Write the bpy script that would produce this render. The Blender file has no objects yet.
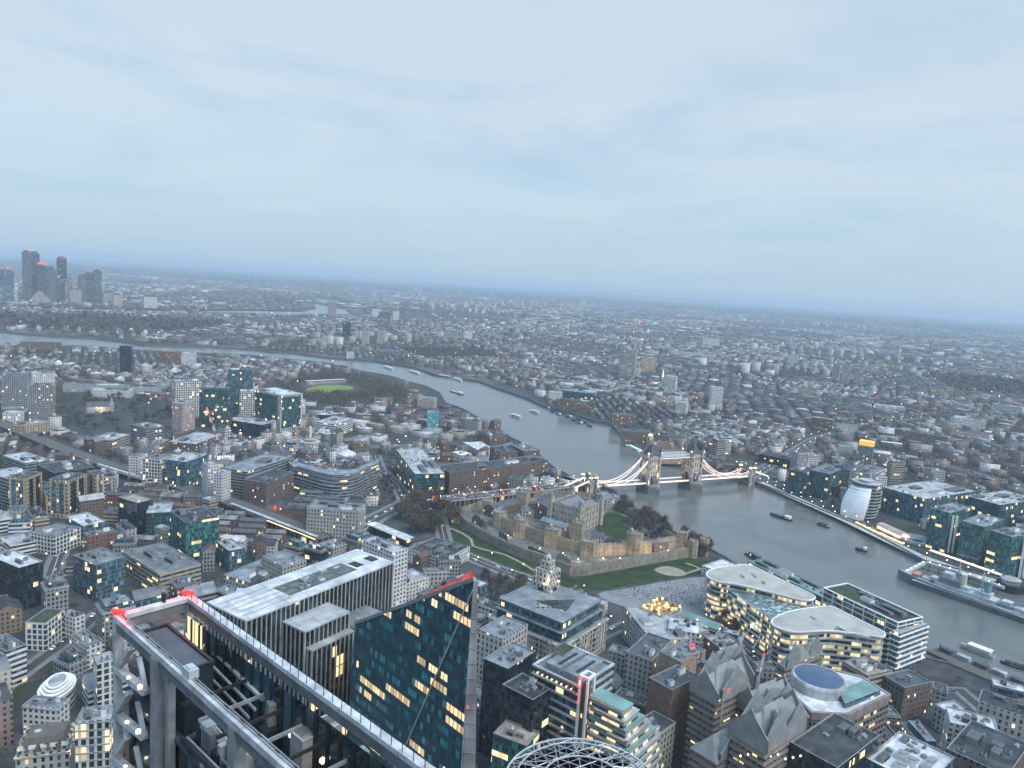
import bpy, math, random
import numpy as np
from mathutils import Vector, geometry as mgeo
S = bpy.context.scene
COL = S.collection
# ---------------------------------------------------------------- camera
CAM_H, YAW, PIT, ROL, FL = 262.0, 136.0, 7.7, 3.8, 740.0      # eye height, bearing, tilt down, roll, focal length in pixels
_y, _p, _r = math.radians(YAW), math.radians(PIT), math.radians(ROL)
_F = np.array([math.sin(_y)*math.cos(_p), math.cos(_y)*math.cos(_p), -math.sin(_p)])
_R = np.array([math.cos(_y), -math.sin(_y), 0.0]); _U = np.cross(_R, _F)
_R, _U = _R*math.cos(_r)+_U*math.sin(_r), _U*math.cos(_r)-_R*math.sin(_r)
_C = np.array([0, 0, CAM_H])
cd = bpy.data.cameras.new('camera'); cam = bpy.data.objects.new('camera', cd); COL.objects.link(cam)
cd.sensor_fit = 'HORIZONTAL'; cd.sensor_width = 36; cd.lens = 36*FL/1024; cd.clip_start = 1; cd.clip_end = 120000
from mathutils import Matrix
M = Matrix(((_R[0], _U[0], -_F[0], 0), (_R[1], _U[1], -_F[1], 0), (_R[2], _U[2], -_F[2], CAM_H), (0, 0, 0, 1)))
cam.matrix_world = M; S.camera = cam
# ---------------------------------------------------------------- sky, sun, exposure
SUN_EL, SUN_AZ = math.radians(52), math.radians(262)
w = bpy.data.worlds.new('World'); S.world = w; w.use_nodes = True
nt = w.node_tree; nt.nodes.clear(); L = nt.links.new
N = lambda t, **k: (lambda n: ([setattr(n, a, b) for a, b in k.items()], n)[1])(nt.nodes.new(t))
out = N('ShaderNodeOutputWorld'); bg = N('ShaderNodeBackground'); bg.inputs[1].default_value = 0.1
sky = N('ShaderNodeTexSky', sky_type='NISHITA', sun_disc=False, sun_elevation=SUN_EL, sun_rotation=SUN_AZ)
sky.air_density = 1.2; sky.dust_density = 2.0
tc = N('ShaderNodeTexCoord')
sep = N('ShaderNodeSeparateXYZ'); L(tc.outputs['Generated'], sep.inputs[0])
# overcast: a cloud sheet seen in perspective (direction divided by its elevation)
mx = N('ShaderNodeMath', operation='MAXIMUM'); L(sep.outputs[2], mx.inputs[0]); mx.inputs[1].default_value = 0.0
ad = N('ShaderNodeMath', operation='ADD'); L(mx.outputs[0], ad.inputs[0]); ad.inputs[1].default_value = 0.12
dv = N('ShaderNodeVectorMath', operation='DIVIDE'); cb = N('ShaderNodeCombineXYZ')
for k in range(3): L(ad.outputs[0], cb.inputs[k])
L(tc.outputs['Generated'], dv.inputs[0]); L(cb.outputs[0], dv.inputs[1])
n1 = N('ShaderNodeTexNoise'); n1.inputs['Scale'].default_value = 0.75; n1.inputs['Detail'].default_value = 8; n1.inputs['Roughness'].default_value = .56
n1.inputs['Distortion'].default_value = .3
L(dv.outputs[0], n1.inputs['Vector'])
cr = N('ShaderNodeValToRGB'); e = cr.color_ramp.elements
e[0].position, e[0].color = .43, (2.1, 2.85, 3.65, 1)
e[1].position, e[1].color = .60, (2.9, 3.42, 3.85, 1)
L(n1.outputs['Fac'], cr.inputs[0])
# bluer band low down, brighter overhead
gr = N('ShaderNodeMapRange'); gr.inputs[1].default_value = 0.0; gr.inputs[2].default_value = .22; L(sep.outputs[2], gr.inputs[0])
lowc = N('ShaderNodeRGB'); lowc.outputs[0].default_value = (2.15, 2.95, 3.75, 1)
m1 = N('ShaderNodeMix', data_type='RGBA'); L(gr.outputs[0], m1.inputs[0]); L(lowc.outputs[0], m1.inputs[6]); L(cr.outputs[0], m1.inputs[7])
gz = N('ShaderNodeMapRange'); gz.inputs[1].default_value = .40; gz.inputs[2].default_value = .66; L(sep.outputs[2], gz.inputs[0])
zen = N('ShaderNodeRGB'); zen.outputs[0].default_value = (2.6, 4.6, 6.9, 1)                       # dusk blue overhead
mz = N('ShaderNodeMix', data_type='RGBA'); L(gz.outputs[0], mz.inputs[0]); L(m1.outputs[2], mz.inputs[6]); L(zen.outputs[0], mz.inputs[7])
m2 = N('ShaderNodeMix', data_type='RGBA'); m2.inputs[0].default_value = .88; L(sky.outputs[0], m2.inputs[6]); L(mz.outputs[2], m2.inputs[7])
L(m2.outputs[2], bg.inputs[0]); L(bg.outputs[0], out.inputs[0])
sl = bpy.data.lights.new('sun', 'SUN'); so = bpy.data.objects.new('sun', sl); COL.objects.link(so)
sl.energy = 1.5; sl.angle = math.radians(40); sl.color = (1, .965, .93)
so.rotation_euler = Vector((-math.sin(SUN_AZ)*math.cos(SUN_EL), -math.cos(SUN_AZ)*math.cos(SUN_EL), -math.sin(SUN_EL))).to_track_quat('-Z', 'Y').to_euler()
S.view_settings.view_transform = 'Standard'; S.view_settings.look = 'None'; S.view_settings.gamma = 1; S.view_settings.exposure = 1.12
S.view_settings.use_curve_mapping = False
S.render.engine = 'CYCLES'; cy = S.cycles
cy.use_denoising = True; cy.use_adaptive_sampling = True; cy.adaptive_threshold = .02
cy.max_bounces = 5; cy.diffuse_bounces = 2; cy.glossy_bounces = 2; cy.transmission_bounces = 2; cy.volume_bounces = 2
cy.sample_clamp_indirect = 4; cy.sample_clamp_direct = 0; cy.caustics_reflective = False; cy.caustics_refractive = False
# ---------------------------------------------------------------- helpers
rng = random.Random(7); nrs = np.random.RandomState(7)
def G(px, py, z=0.0):
    """the point at height z that the photograph shows at a pixel"""
    d = _F*FL + _R*(px-512) - _U*(py-384)
    return _C + d*((z-CAM_H)/d[2])
def proj(X):
    d = np.asarray(X, float)-_C; z = d @ _F
    zz = np.where(np.abs(z) < 1e-6, 1e-6, z)
    return np.stack([512+FL*(d @ _R)/zz, 384-FL*(d @ _U)/zz, z], -1)
def hgt(x, yb, yt, z0=0.0):
    """height of an upright edge from its foot's and its top's pixel rows"""
    b = G(x, yb, z0); lo, hi = z0, z0+400
    for _ in range(40):
        m = (lo+hi)/2
        if proj((b[0], b[1], m))[1] > yt: lo = m
        else: hi = m
    return lo
def rect3(A, B, C, h):
    """rectangle from near roof corner A, corner B and the side towards C"""
    a, b, c = (G(*q, h)[:2] for q in (A, B, C))
    ds = float(np.hypot(*a))
    if ds > 1250:                                    # far off: width across the view, an ordinary depth
        v = a/ds; u = np.array([v[1], -v[0]]); wd = abs((c-b) @ u); dp = min(wd*.8, 22.0); r_ = .25*math.sin(a[0]*12.9)
        m = (b @ u+c @ u)/2; ctr = v*(ds+dp/2)+u*(m-v*(ds+dp/2) @ u); return ccw(grid_poly(ctr[0], ctr[1], wd, dp, math.atan2(u[1], u[0])+r_))
    if np.linalg.norm(b-a) >= np.linalg.norm(c-a): u = b-a; v = c-a
    else: u = c-a; v = b-a
    n = np.array([-u[1], u[0]])/np.linalg.norm(u); w_ = n*(v @ n)
    return ccw([a, a+u, a+u+w_, a+w_])
def area(p): return .5*sum(p[i][0]*p[(i+1) % len(p)][1]-p[(i+1) % len(p)][0]*p[i][1] for i in range(len(p)))
def ccw(p): return [np.array(q[:2], float) for q in (p if area(p) > 0 else p[::-1])]
def inset(p, d):
    p = ccw(p); n = len(p); o = []
    for i in range(n):
        a, b, c = p[i-1], p[i], p[(i+1) % n]
        e1 = (b-a)/(np.linalg.norm(b-a)+1e-9); e2 = (c-b)/(np.linalg.norm(c-b)+1e-9)
        n1_ = np.array([-e1[1], e1[0]]); n2_ = np.array([-e2[1], e2[0]])
        m = n1_+n2_; m = m/(np.linalg.norm(m)+1e-9); o.append(b+m*d/max(.35, m @ n1_))
    return o
def grid_poly(cx, cy, sx, sy, rot=0.0):
    c, s = math.cos(rot), math.sin(rot)
    return [np.array((cx+x*c-y*s, cy+x*s+y*c)) for x, y in ((-sx/2, -sy/2), (sx/2, -sy/2), (sx/2, sy/2), (-sx/2, sy/2))]
def circle(cx, cy, r, n=24, ry=None, rot=0.0):
    ry = ry or r; c, s = math.cos(rot), math.sin(rot)
    return [np.array((cx+r*math.cos(t)*c-ry*math.sin(t)*s, cy+r*math.cos(t)*s+ry*math.sin(t)*c)) for t in (2*math.pi*k/n for k in range(n))]
class MB:
    """collects faces; each face has its own vertices, UVs in metres and a material slot"""
    def __init__(s): s.v = []; s.f = []; s.m = []; s.uv = []; s.uoff = rng.randrange(0, 4000)*10.0
    def face(s, pts, m=0, uv=None):
        k = len(s.v); s.v += [tuple(map(float, q)) for q in pts]; s.f.append(tuple(range(k, k+len(pts)))); s.m.append(m)
        s.uv += uv if uv else [(q[0], q[1]) for q in pts]
    def sides(s, poly, z0, z1, m=0, poly1=None):
        poly = ccw(poly); u = s.uoff; q = ccw(poly1) if poly1 is not None else poly; n = len(poly)
        for i in range(n):
            j = (i+1) % n; d = float(np.linalg.norm(poly[j]-poly[i]))
            s.face([(*poly[i], z0), (*poly[j], z0), (*q[j], z1), (*q[i], z1)], m, [(u, z0), (u+d, z0), (u+d, z1), (u, z1)]); u += d
    def cap(s, poly, z, m=0, up=True):
        poly = ccw(poly); s.face([(*q, z) for q in (poly if up else poly[::-1])], m)
    def prism(s, poly, z0, z1, m=0, mt=None, bottom=False):
        s.sides(poly, z0, z1, m); s.cap(poly, z1, m if mt is None else mt)
        if bottom: s.cap(poly, z0, m, False)
        return s
    def ring(s, outer, inner, z0, z1, m=0):
        outer = ccw(outer); inner = ccw(inner); s.sides(outer, z0, z1, m); n = len(outer)
        for i in range(n):
            j = (i+1) % n
            s.face([(*outer[i], z1), (*outer[j], z1), (*inner[j], z1), (*inner[i], z1)], m)
            s.face([(*inner[j], z0), (*inner[i], z0), (*inner[i], z1), (*inner[j], z1)], m)
            s.face([(*outer[j], z0), (*outer[i], z0), (*inner[i], z0), (*inner[j], z0)], m)
        return s
    def box(s, c, sz, rot=0.0, m=0):
        return s.prism(grid_poly(c[0], c[1], sz[0], sz[1], rot), c[2], c[2]+sz[2], m, bottom=True)
    def bar(s, p, q, wd, ht=None, m=0):
        p = Vector(p); q = Vector(q); d = (q-p).normalized(); up = Vector((0, 0, 1)) if abs(d.z) < .95 else Vector((1, 0, 0))
        x = d.cross(up).normalized()*wd/2; y = x.cross(d).normalized()*(ht or wd)/2
        a = [p-x-y, p+x-y, p+x+y, p-x+y]; b = [q-x-y, q+x-y, q+x+y, q-x+y]
        ln = (q-p).length
        for i in range(4):
            j = (i+1) % 4; s.face([a[i], a[j], b[j], b[i]], m, [(0, 0), (1, 0), (1, ln), (0, ln)])
        s.face(a[::-1], m); s.face(b, m); return s
    def tube(s, pts, r, n=6, m=0):
        pts = [Vector(p) for p in pts]; rr = r if isinstance(r, (list, tuple)) else [r]*len(pts); rings = []
        for i, p in enumerate(pts):
            d = (pts[min(i+1, len(pts)-1)]-pts[max(i-1, 0)]).normalized(); up = Vector((0, 0, 1)) if abs(d.z) < .9 else Vector((1, 0, 0))
            x = d.cross(up).normalized(); y = x.cross(d)
            rings.append([p+(x*math.cos(2*math.pi*k/n)+y*math.sin(2*math.pi*k/n))*rr[i] for k in range(n)])
        for a, b in zip(rings, rings[1:]):
            for k in range(n): s.face([a[k], a[(k+1) % n], b[(k+1) % n], b[k]], m)
        s.face(rings[0][::-1], m); s.face(rings[-1], m); return s
    def lathe(s, c, prof, n=12, m=0, capped=True):
        for (r0, z0), (r1, z1) in zip(prof, prof[1:]):
            for k in range(n):
                t0, t1 = 2*math.pi*k/n, 2*math.pi*(k+1)/n
                P = lambda r, t, z: (c[0]+r*math.cos(t), c[1]+r*math.sin(t), c[2]+z)
                s.face([P(r0, t0, z0), P(r0, t1, z0), P(r1, t1, z1), P(r1, t0, z1)], m, [(s.uoff+r0*t0, z0), (s.uoff+r0*t1, z0), (s.uoff+r0*t1, z1), (s.uoff+r0*t0, z1)])
        if capped and prof[-1][0] > .05: s.cap(circle(c[0], c[1], prof[-1][0], n), c[2]+prof[-1][1], m)
        return s
    def gable(s, poly, z0, z1, zr, m=0, mr=1, over=.4):
        """a house on a rectangle: walls to z1, ridge along its long side at zr"""
        p = ccw(poly)
        if np.linalg.norm(p[1]-p[0]) < np.linalg.norm(p[2]-p[1]): p = p[1:]+p[:1]
        s.sides(p, z0, z1, m); a, b = (p[3]+p[0])/2, (p[1]+p[2])/2
        s.face([(*p[1], z1), (*p[2], z1), (*b, zr)], m); s.face([(*p[3], z1), (*p[0], z1), (*a, zr)], m)
        q = inset(p, -over); a2, b2 = (q[3]+q[0])/2, (q[1]+q[2])/2; zz = z1-over*(zr-z1)/max(.5, np.linalg.norm(p[2]-p[1])/2)
        s.face([(*q[0], zz), (*q[1], zz), (*b2, zr+.05), (*a2, zr+.05)], mr); s.face([(*q[2], zz), (*q[3], zz), (*a2, zr+.05), (*b2, zr+.05)], mr)
        return s
    def mesh(s, name, mats, o=(0, 0, 0)):
        me = bpy.data.meshes.new(name); v = np.array(s.v, dtype=np.float64).reshape(-1, 3)-np.array(o)
        me.from_pydata(v.tolist(), [], s.f); mats = mats if isinstance(mats, (list, tuple)) else [mats]
        for mm in mats: me.materials.append(mm)
        me.polygons.foreach_set('material_index', s.m)
        uv = me.uv_layers.new(name='UVMap'); uv.data.foreach_set('uv', np.array(s.uv, dtype=np.float32).ravel()); me.update()
        return me
def tag(o, label=None, cat=None, group=None, kind=None):
    for k, v_ in (('label', label), ('category', cat), ('group', group), ('kind', kind)):
        if v_: o[k] = v_
    return o
THINGS = []
def thing(name, label, cat, loc, group=None, rz=0.0):
    o = bpy.data.objects.new(name, None); o.empty_display_size = 1; COL.objects.link(o); o.location = [float(q) for q in loc]; o.rotation_euler.z = rz
    THINGS.append((o, label)); return tag(o, label, cat, group)
def part(par, name, mb, mats, label=None):
    o = bpy.data.objects.new(name, mb.mesh(name, mats, root_loc(par))); COL.objects.link(o); o.parent = par
    if label: o['label'] = label
    return o
def root_loc(o):
    p = np.zeros(3)
    while o is not None: p = p+np.array(o.location); o = o.parent
    return p
def single(name, mb, mats, label=None, cat=None, group=None, kind=None, loc=(0, 0, 0)):
    o = bpy.data.objects.new(name, mb.mesh(name, mats, loc)); COL.objects.link(o); o.location = [float(q) for q in loc]
    if cat: THINGS.append((o, label))
    return tag(o, label, cat, group, kind)
def copy_tree(o, par=None):
    c = o.copy(); COL.objects.link(c); c.parent = par
    for ch in list(o.children): copy_tree(ch, c)
    return c
KEEP = []                                     # footprints that the infill leaves free
def keep(poly, grow=3.0): KEEP.append(np.array(inset(poly, -grow)))
def inside(poly, pts):
    poly = np.asarray(poly); x, y = pts[:, 0], pts[:, 1]; r = np.zeros(len(pts), bool); j = len(poly)-1
    for i in range(len(poly)):
        xi, yi = poly[i]; xj, yj = poly[j]
        c = ((yi > y) != (yj > y)) & (x < (xj-xi)*(y-yi)/(yj-yi+1e-12)+xi); r ^= c; j = i
    return r
# ---------------------------------------------------------------- materials
MATS = {}
def nodes(name):
    m = bpy.data.materials.new(name); m.use_nodes = True; t = m.node_tree; t.nodes.clear()
    o = t.nodes.new('ShaderNodeOutputMaterial'); b = t.nodes.new('ShaderNodeBsdfPrincipled'); t.links.new(b.outputs[0], o.inputs[0])
    def nd(ty, *ins, **k):
        n = t.nodes.new(ty)
        for a, v_ in k.items(): setattr(n, a, v_)
        for i, v_ in enumerate(ins):
            if v_ is None: continue
            if isinstance(v_, bpy.types.NodeSocket): t.links.new(v_, n.inputs[i])
            else: n.inputs[i].default_value = v_
        return n
    return m, t, b, nd
def mth(nd, op, a, b=None, c=None): return nd('ShaderNodeMath', a, b, c, operation=op).outputs[0]
def mix(nd, f, a, b, bl='MIX'):
    n = nd('ShaderNodeMix', data_type='RGBA', blend_type=bl); t = n.id_data
    for i, v_ in ((0, f), (6, a), (7, b)):
        if isinstance(v_, bpy.types.NodeSocket): t.links.new(v_, n.inputs[i])
        else: n.inputs[i].default_value = v_ if i == 0 else (*v_[:3], 1)
    return n.outputs[2]
def plain(name, col, rough=.7, metal=0.0, var=.25, scale=.25, spec=.3, panel=0.0):
    """a surface with soft blotches and fine grain in its colour"""
    if name in MATS: return MATS[name]
    m, t, b, nd = nodes(name); MATS[name] = m
    tc_ = nd('ShaderNodeTexCoord'); co = tc_.outputs['Object']
    n_ = nd('ShaderNodeTexNoise', co); n_.inputs['Scale'].default_value = scale; n_.inputs['Detail'].default_value = 5
    f = nd('ShaderNodeMapRange', n_.outputs[0], .3, .7, 1-var, 1+var).outputs[0]
    cc = nd('ShaderNodeCombineXYZ', f, f, f)
    if col is None:
        c0 = nd('ShaderNodeAttribute', attribute_name='Col').outputs[0]
    else:
        c0 = nd('ShaderNodeRGB').outputs[0]; c0.default_value = (*col, 1)
    if panel:                                     # sheets laid side by side, joints, stains
        sp = nd('ShaderNodeSeparateXYZ', nd('ShaderNodeUVMap').outputs[0]); a_ = mth(nd, 'DIVIDE', sp.outputs[0], panel); b_ = mth(nd, 'DIVIDE', sp.outputs[1], panel*1.7)
        wn = nd('ShaderNodeTexWhiteNoise', nd('ShaderNodeCombineXYZ', mth(nd, 'FLOOR', a_), mth(nd, 'FLOOR', b_), 0.0).outputs[0], noise_dimensions='3D').outputs[0]
        ed = mth(nd, 'MAXIMUM', mth(nd, 'LESS_THAN', mth(nd, 'FRACT', a_), .07), mth(nd, 'LESS_THAN', mth(nd, 'FRACT', b_), .04))
        st = nd('ShaderNodeTexNoise', co); st.inputs['Scale'].default_value = .07; st.inputs['Detail'].default_value = 8; st.inputs['Roughness'].default_value = .7
        f = mth(nd, 'MULTIPLY', f, mth(nd, 'MULTIPLY', mth(nd, 'MULTIPLY_ADD', wn, .3, .85), mth(nd, 'MULTIPLY_ADD', ed, -.28, 1.0)))
        f = mth(nd, 'MULTIPLY', f, nd('ShaderNodeMapRange', st.outputs[0], .42, .62, .72, 1.12).outputs[0]); cc = nd('ShaderNodeCombineXYZ', f, f, f)
    c = mix(nd, 1.0, c0, cc.outputs[0], 'MULTIPLY'); t.links.new(c, b.inputs['Base Color'])
    b.inputs['Roughness'].default_value = rough; b.inputs['Metallic'].default_value = metal; b.inputs['Specular IOR Level'].default_value = spec
    return m
def glow(name, col, st):
    if name in MATS: return MATS[name]
    m, t, b, nd = nodes(name); MATS[name] = m
    b.inputs['Base Color'].default_value = (*[min(1, q*.6) for q in col], 1); b.inputs['Emission Color'].default_value = (*col, 1); b.inputs['Emission Strength'].default_value = st
    return m
WARM = (1.0, .70, .34)
def facade(name, wall=(.3, .3, .3), glass=(.03, .05, .06), bay=3.0, fl=3.6, ww=.55, wh=.55, lit=.05, cl=1, st=1.0, litcol=WARM, grough=.14, var=.2, wrough=.75):
    """wall with a grid of panes in metres (UV); some panes lit from inside, in runs of cl bays"""
    if name in MATS: return MATS[name]
    m, t, b, nd = nodes(name); MATS[name] = m
    uv = nd('ShaderNodeUVMap').outputs[0]; sp = nd('ShaderNodeSeparateXYZ', uv)
    u = mth(nd, 'DIVIDE', sp.outputs[0], bay); v_ = mth(nd, 'DIVIDE', sp.outputs[1], fl)
    fu = mth(nd, 'FRACT', u); fv = mth(nd, 'FRACT', v_); iu = mth(nd, 'FLOOR', u); iv = mth(nd, 'FLOOR', v_)
    du = mth(nd, 'ABSOLUTE', mth(nd, 'SUBTRACT', fu, .5)); dv_ = mth(nd, 'ABSOLUTE', mth(nd, 'SUBTRACT', fv, .5))
    win = mth(nd, 'MULTIPLY', mth(nd, 'LESS_THAN', du, ww/2 if ww < 1 else 2), mth(nd, 'LESS_THAN', dv_, wh/2 if wh < 1 else 2))
    cell = nd('ShaderNodeCombineXYZ', iu, iv, 0.0).outputs[0]
    wn = nd('ShaderNodeTexWhiteNoise', cell, noise_dimensions='3D')
    if cl > 1:
        big = nd('ShaderNodeCombineXYZ', mth(nd, 'FLOOR', mth(nd, 'DIVIDE', u, float(cl))), iv, 7.0).outputs[0]
        wb = nd('ShaderNodeTexWhiteNoise', big, noise_dimensions='3D').outputs[0]
        on = mth(nd, 'MULTIPLY', mth(nd, 'LESS_THAN', wb, lit), mth(nd, 'LESS_THAN', wn.outputs[0], .85))
    else: on = mth(nd, 'LESS_THAN', wn.outputs[0], lit)
    if wall is None: wc = nd('ShaderNodeAttribute', attribute_name='Col').outputs[0]
    else: wc = nd('ShaderNodeRGB').outputs[0]; wc.default_value = (*wall, 1)
    co = nd('ShaderNodeTexCoord').outputs['Object']
    n_ = nd('ShaderNodeTexNoise', co); n_.inputs['Scale'].default_value = .12; n_.inputs['Detail'].default_value = 6; n_.inputs['Roughness'].default_value = .65
    f = nd('ShaderNodeMapRange', n_.outputs[0], .3, .7, 1-var, 1+var).outputs[0]
    wc = mix(nd, 1.0, wc, nd('ShaderNodeCombineXYZ', f, f, f).outputs[0], 'MULTIPLY')
    sp2 = nd('ShaderNodeSeparateColor', wn.outputs[1])
    gv = mth(nd, 'MULTIPLY_ADD', mth(nd, 'POWER', sp2.outputs[1], 3.0), 3.0, .6)          # blinds, desks, things behind the glass, and dim room light put into the colour
    gc = nd('ShaderNodeRGB').outputs[0]; gc.default_value = (*glass, 1)
    gc = mix(nd, 1.0, gc, nd('ShaderNodeCombineXYZ', gv, gv, gv).outputs[0], 'MULTIPLY')
    t.links.new(mix(nd, win, wc, gc), b.inputs['Base Color'])
    rg = mth(nd, 'MULTIPLY_ADD', win, grough-wrough, wrough); t.links.new(rg, b.inputs['Roughness'])
    b.inputs['Specular IOR Level'].default_value = .5
    es = mth(nd, 'MULTIPLY', mth(nd, 'MULTIPLY', win, on), mth(nd, 'MULTIPLY_ADD', sp2.outputs[2], st*.9, st*.35))
    b.inputs['Emission Color'].default_value = (*litcol, 1); t.links.new(es, b.inputs['Emission Strength'])
    return m
# ---------------------------------------------------------------- river and ground
SOUTH = [(0, 331), (25, 334), (62, 336.5), (95, 338), (120, 341), (145, 345), (225, 347), (256, 349.5), (271, 351.5), (296, 353), (331, 357.5), (376, 361), (416, 367.5), (436, 375), (478, 380.5), (498, 388), (512, 392.5), (530, 399), (545, 406), (570, 412), (594, 420.5), (612, 423), (622, 435), (640, 448), (664, 460), (700, 470), (748, 479), (768, 487), (815, 507), (860, 526), (925, 561), (1005, 581), (1060, 602), (1200, 650)]
NORTH = [(0, 346), (15, 346), (25, 341), (62, 346), (75, 345.5), (105, 347.5), (140, 350), (200, 353), (250, 355), (281, 358), (328, 363), (361, 371), (391, 376), (406, 381), (426, 386), (440, 393), (446, 403), (463, 409), (490, 424), (512, 438), (532, 448), (552, 466), (570, 476), (600, 493), (627, 508), (652, 521), (672, 531), (700, 544), (725, 557), (760, 579), (800, 605), (860, 634), (900, 652), (950, 664), (985, 679), (1040, 702), (1180, 775)]
REACH = [(0, 307.5), (190, 312.5), (256, 313), (281, 314.8), (310, 313.8), (352, 314.6), (346, 309), (330, 306), (314, 303), (316, 308.5), (300, 311), (256, 310), (150, 309.5), (0, 305.8)]
def world2(px, z=0): return [G(x, y, z)[:2] for x, y in px]
def ext(p, q, d): return p+(p-q)/np.linalg.norm(p-q)*d
_s = world2(SOUTH); _n = world2(NORTH)
_s[0] = _s[0]; _s.insert(0, ext(_s[0], _s[3], 900)); _n.insert(0, ext(_n[0], _n[1], 900))
RIVER = ccw(_s+_n[::-1]); RIVER2 = ccw(world2(REACH)+[])
WZ = -4.0
def water_mat():
    m, t, b, nd = nodes('river_water')
    co = nd('ShaderNodeTexCoord').outputs['Object']
    a = nd('ShaderNodeTexNoise', co); a.inputs['Scale'].default_value = .35; a.inputs['Detail'].default_value = 4
    c = nd('ShaderNodeTexNoise', co); c.inputs['Scale'].default_value = .012; c.inputs['Detail'].default_value = 4; c.inputs['Distortion'].default_value = 1.2
    s_ = mth(nd, 'ADD', a.outputs[0], mth(nd, 'MULTIPLY', c.outputs[0], 2.0))
    bp = nd('ShaderNodeBump', .16); bp.inputs['Distance'].default_value = .6; t.links.new(s_, bp.inputs['Height']); t.links.new(bp.outputs[0], b.inputs['Normal'])
    t.links.new(mix(nd, nd('ShaderNodeMapRange', c.outputs[0], .35, .65).outputs[0], (.085, .095, .092), (.125, .132, .125)), b.inputs['Base Color'])
    t.links.new(nd('ShaderNodeMapRange', c.outputs[0], .35, .65, .16, .26).outputs[0], b.inputs['Roughness'])
    return m
WATER = water_mat()
def ground_mat():
    m, t, b, nd = nodes('city_ground')
    co = nd('ShaderNodeTexCoord').outputs['Object']
    def noise(s_, d=5):
        n_ = nd('ShaderNodeTexNoise', co); n_.inputs['Scale'].default_value = s_; n_.inputs['Detail'].default_value = d; n_.inputs['Roughness'].default_value = .65; return n_.outputs[0]
    vo = nd('ShaderNodeTexVoronoi', co); vo.inputs['Scale'].default_value = .0045
    sc_ = nd('ShaderNodeSeparateColor', vo.outputs['Color'])
    near = mix(nd, nd('ShaderNodeMapRange', noise(.05), .35, .65).outputs[0], (.030, .034, .038), (.085, .088, .09))
    near = mix(nd, nd('ShaderNodeMapRange', noise(.011), .56, .66).outputs[0], near, (.035, .045, .022))
    far = mix(nd, nd('ShaderNodeMapRange', noise(.006, 7), .38, .62).outputs[0], (.022, .030, .020), (.085, .083, .075))
    far = mix(nd, nd('ShaderNodeMapRange', noise(.0011, 6), .48, .66).outputs[0], far, (.030, .045, .022))
    far = mix(nd, mth(nd, 'MULTIPLY', mth(nd, 'GREATER_THAN', sc_.outputs[0], .93), .6), far, (.16, .15, .14))
    ln = nd('ShaderNodeVectorMath', co, operation='LENGTH').outputs['Value']
    t.links.new(mix(nd, nd('ShaderNodeMapRange', ln, 900.0, 2600.0).outputs[0], near, far), b.inputs['Base Color'])
    b.inputs['Roughness'].default_value = .9; b.inputs['Specular IOR Level'].default_value = .15
    return m
def land():
    R = 45000; vs = [Vector(q) for q in ((-R, -R), (R, -R), (R, R), (-R, R))]; fs = [list(range(4))]
    for rp in (RIVER, RIVER2):
        k = len(vs); vs += [Vector((float(q[0]), float(q[1]))) for q in rp]; fs.append(list(range(k, len(vs))))
    v2, e2, f2, ov, oe, of = mgeo.delaunay_2d_cdt(vs, [], fs, 0, 1e-3)
    mb = MB()
    for f, o in zip(f2, of):
        if 1 in o or 2 in o or 0 not in o: continue
        p = [v2[i] for i in f]; mb.cap([np.array(q) for q in p], 0)
    single('ground', mb, ground_mat(), kind='structure')
    for nm, rp in (('river', RIVER), ('river_reach', RIVER2)):
        mb = MB(); x0, y0 = np.min(rp, 0)-30; x1, y1 = np.max(rp, 0)+30
        mb.face([(x0, y0, WZ), (x1, y0, WZ), (x1, y1, WZ), (x0, y1, WZ)]); single(nm, mb, WATER, kind='structure')
    quay = plain('quay_stone', (.12, .12, .115), .85, scale=.3)
    for nm, line in (('embankment_wall', _s), ('embankment_wall', _n)):
        mb = MB(); side = 1 if line is _s else -1
        for a, b_ in zip(line, line[1:]):
            d = (b_-a)/np.linalg.norm(b_-a); n_ = np.array([-d[1], d[0]])*1.1
            mb.prism([a-n_, b_-n_, b_+n_, a+n_], WZ-1, 1.15)
        single(nm, mb, quay, 'dark stone river wall along the '+('far' if line is _s else 'near')+' bank of the river', 'river wall')
land()
# far ridges
def hills():
    mb = MB(); m = plain('hill_woods', (.035, .045, .03), .9, scale=.002, var=.5)
    for (d0, d1, amp, sd) in ((12000, 15000, 40, 1), (18000, 23000, 90, 5), (27000, 38000, 170, 9)):
        rs = random.Random(sd); ph = [rs.uniform(0, 6.28) for _ in range(9)]; n = 90; rows = []
        for k in range(n+1):
            az = math.radians(YAW-48+96*k/n)
            hh = sum(math.sin(az*(7*1.7**i)+ph[i])/(1.35**i) for i in range(9))
            hh = amp*max(0, .55+.16*hh)
            r = [((d0+(d1-d0)*q)*math.sin(az), (d0+(d1-d0)*q)*math.cos(az), hh*z_) for q, z_ in ((0, -.01), (.3, .6), (.5, 1), (.7, .8), (1, -.01))]
            rows.append(r)
        for a, b_ in zip(rows, rows[1:]):
            for i in range(4): mb.face([a[i], b_[i], b_[i+1], a[i+1]])
    single('hills', mb, m, kind='structure')
hills()
def haze():
    m = bpy.data.materials.new('haze_air'); m.use_nodes = True; t = m.node_tree; t.nodes.clear()
    o = t.nodes.new('ShaderNodeOutputMaterial'); v_ = t.nodes.new('ShaderNodeVolumePrincipled'); t.links.new(v_.outputs[0], o.inputs['Volume'])
    v_.inputs['Color'].default_value = (.62, .74, .86, 1); v_.inputs['Density'].default_value = 0.8e-4; v_.inputs['Anisotropy'].default_value = 0.0
    mb = MB(); mb.prism(grid_poly(0, 0, 94000, 94000), WZ-2.5, 300, bottom=True)
    single('haze', mb, m, kind='stuff')
haze()
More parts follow.
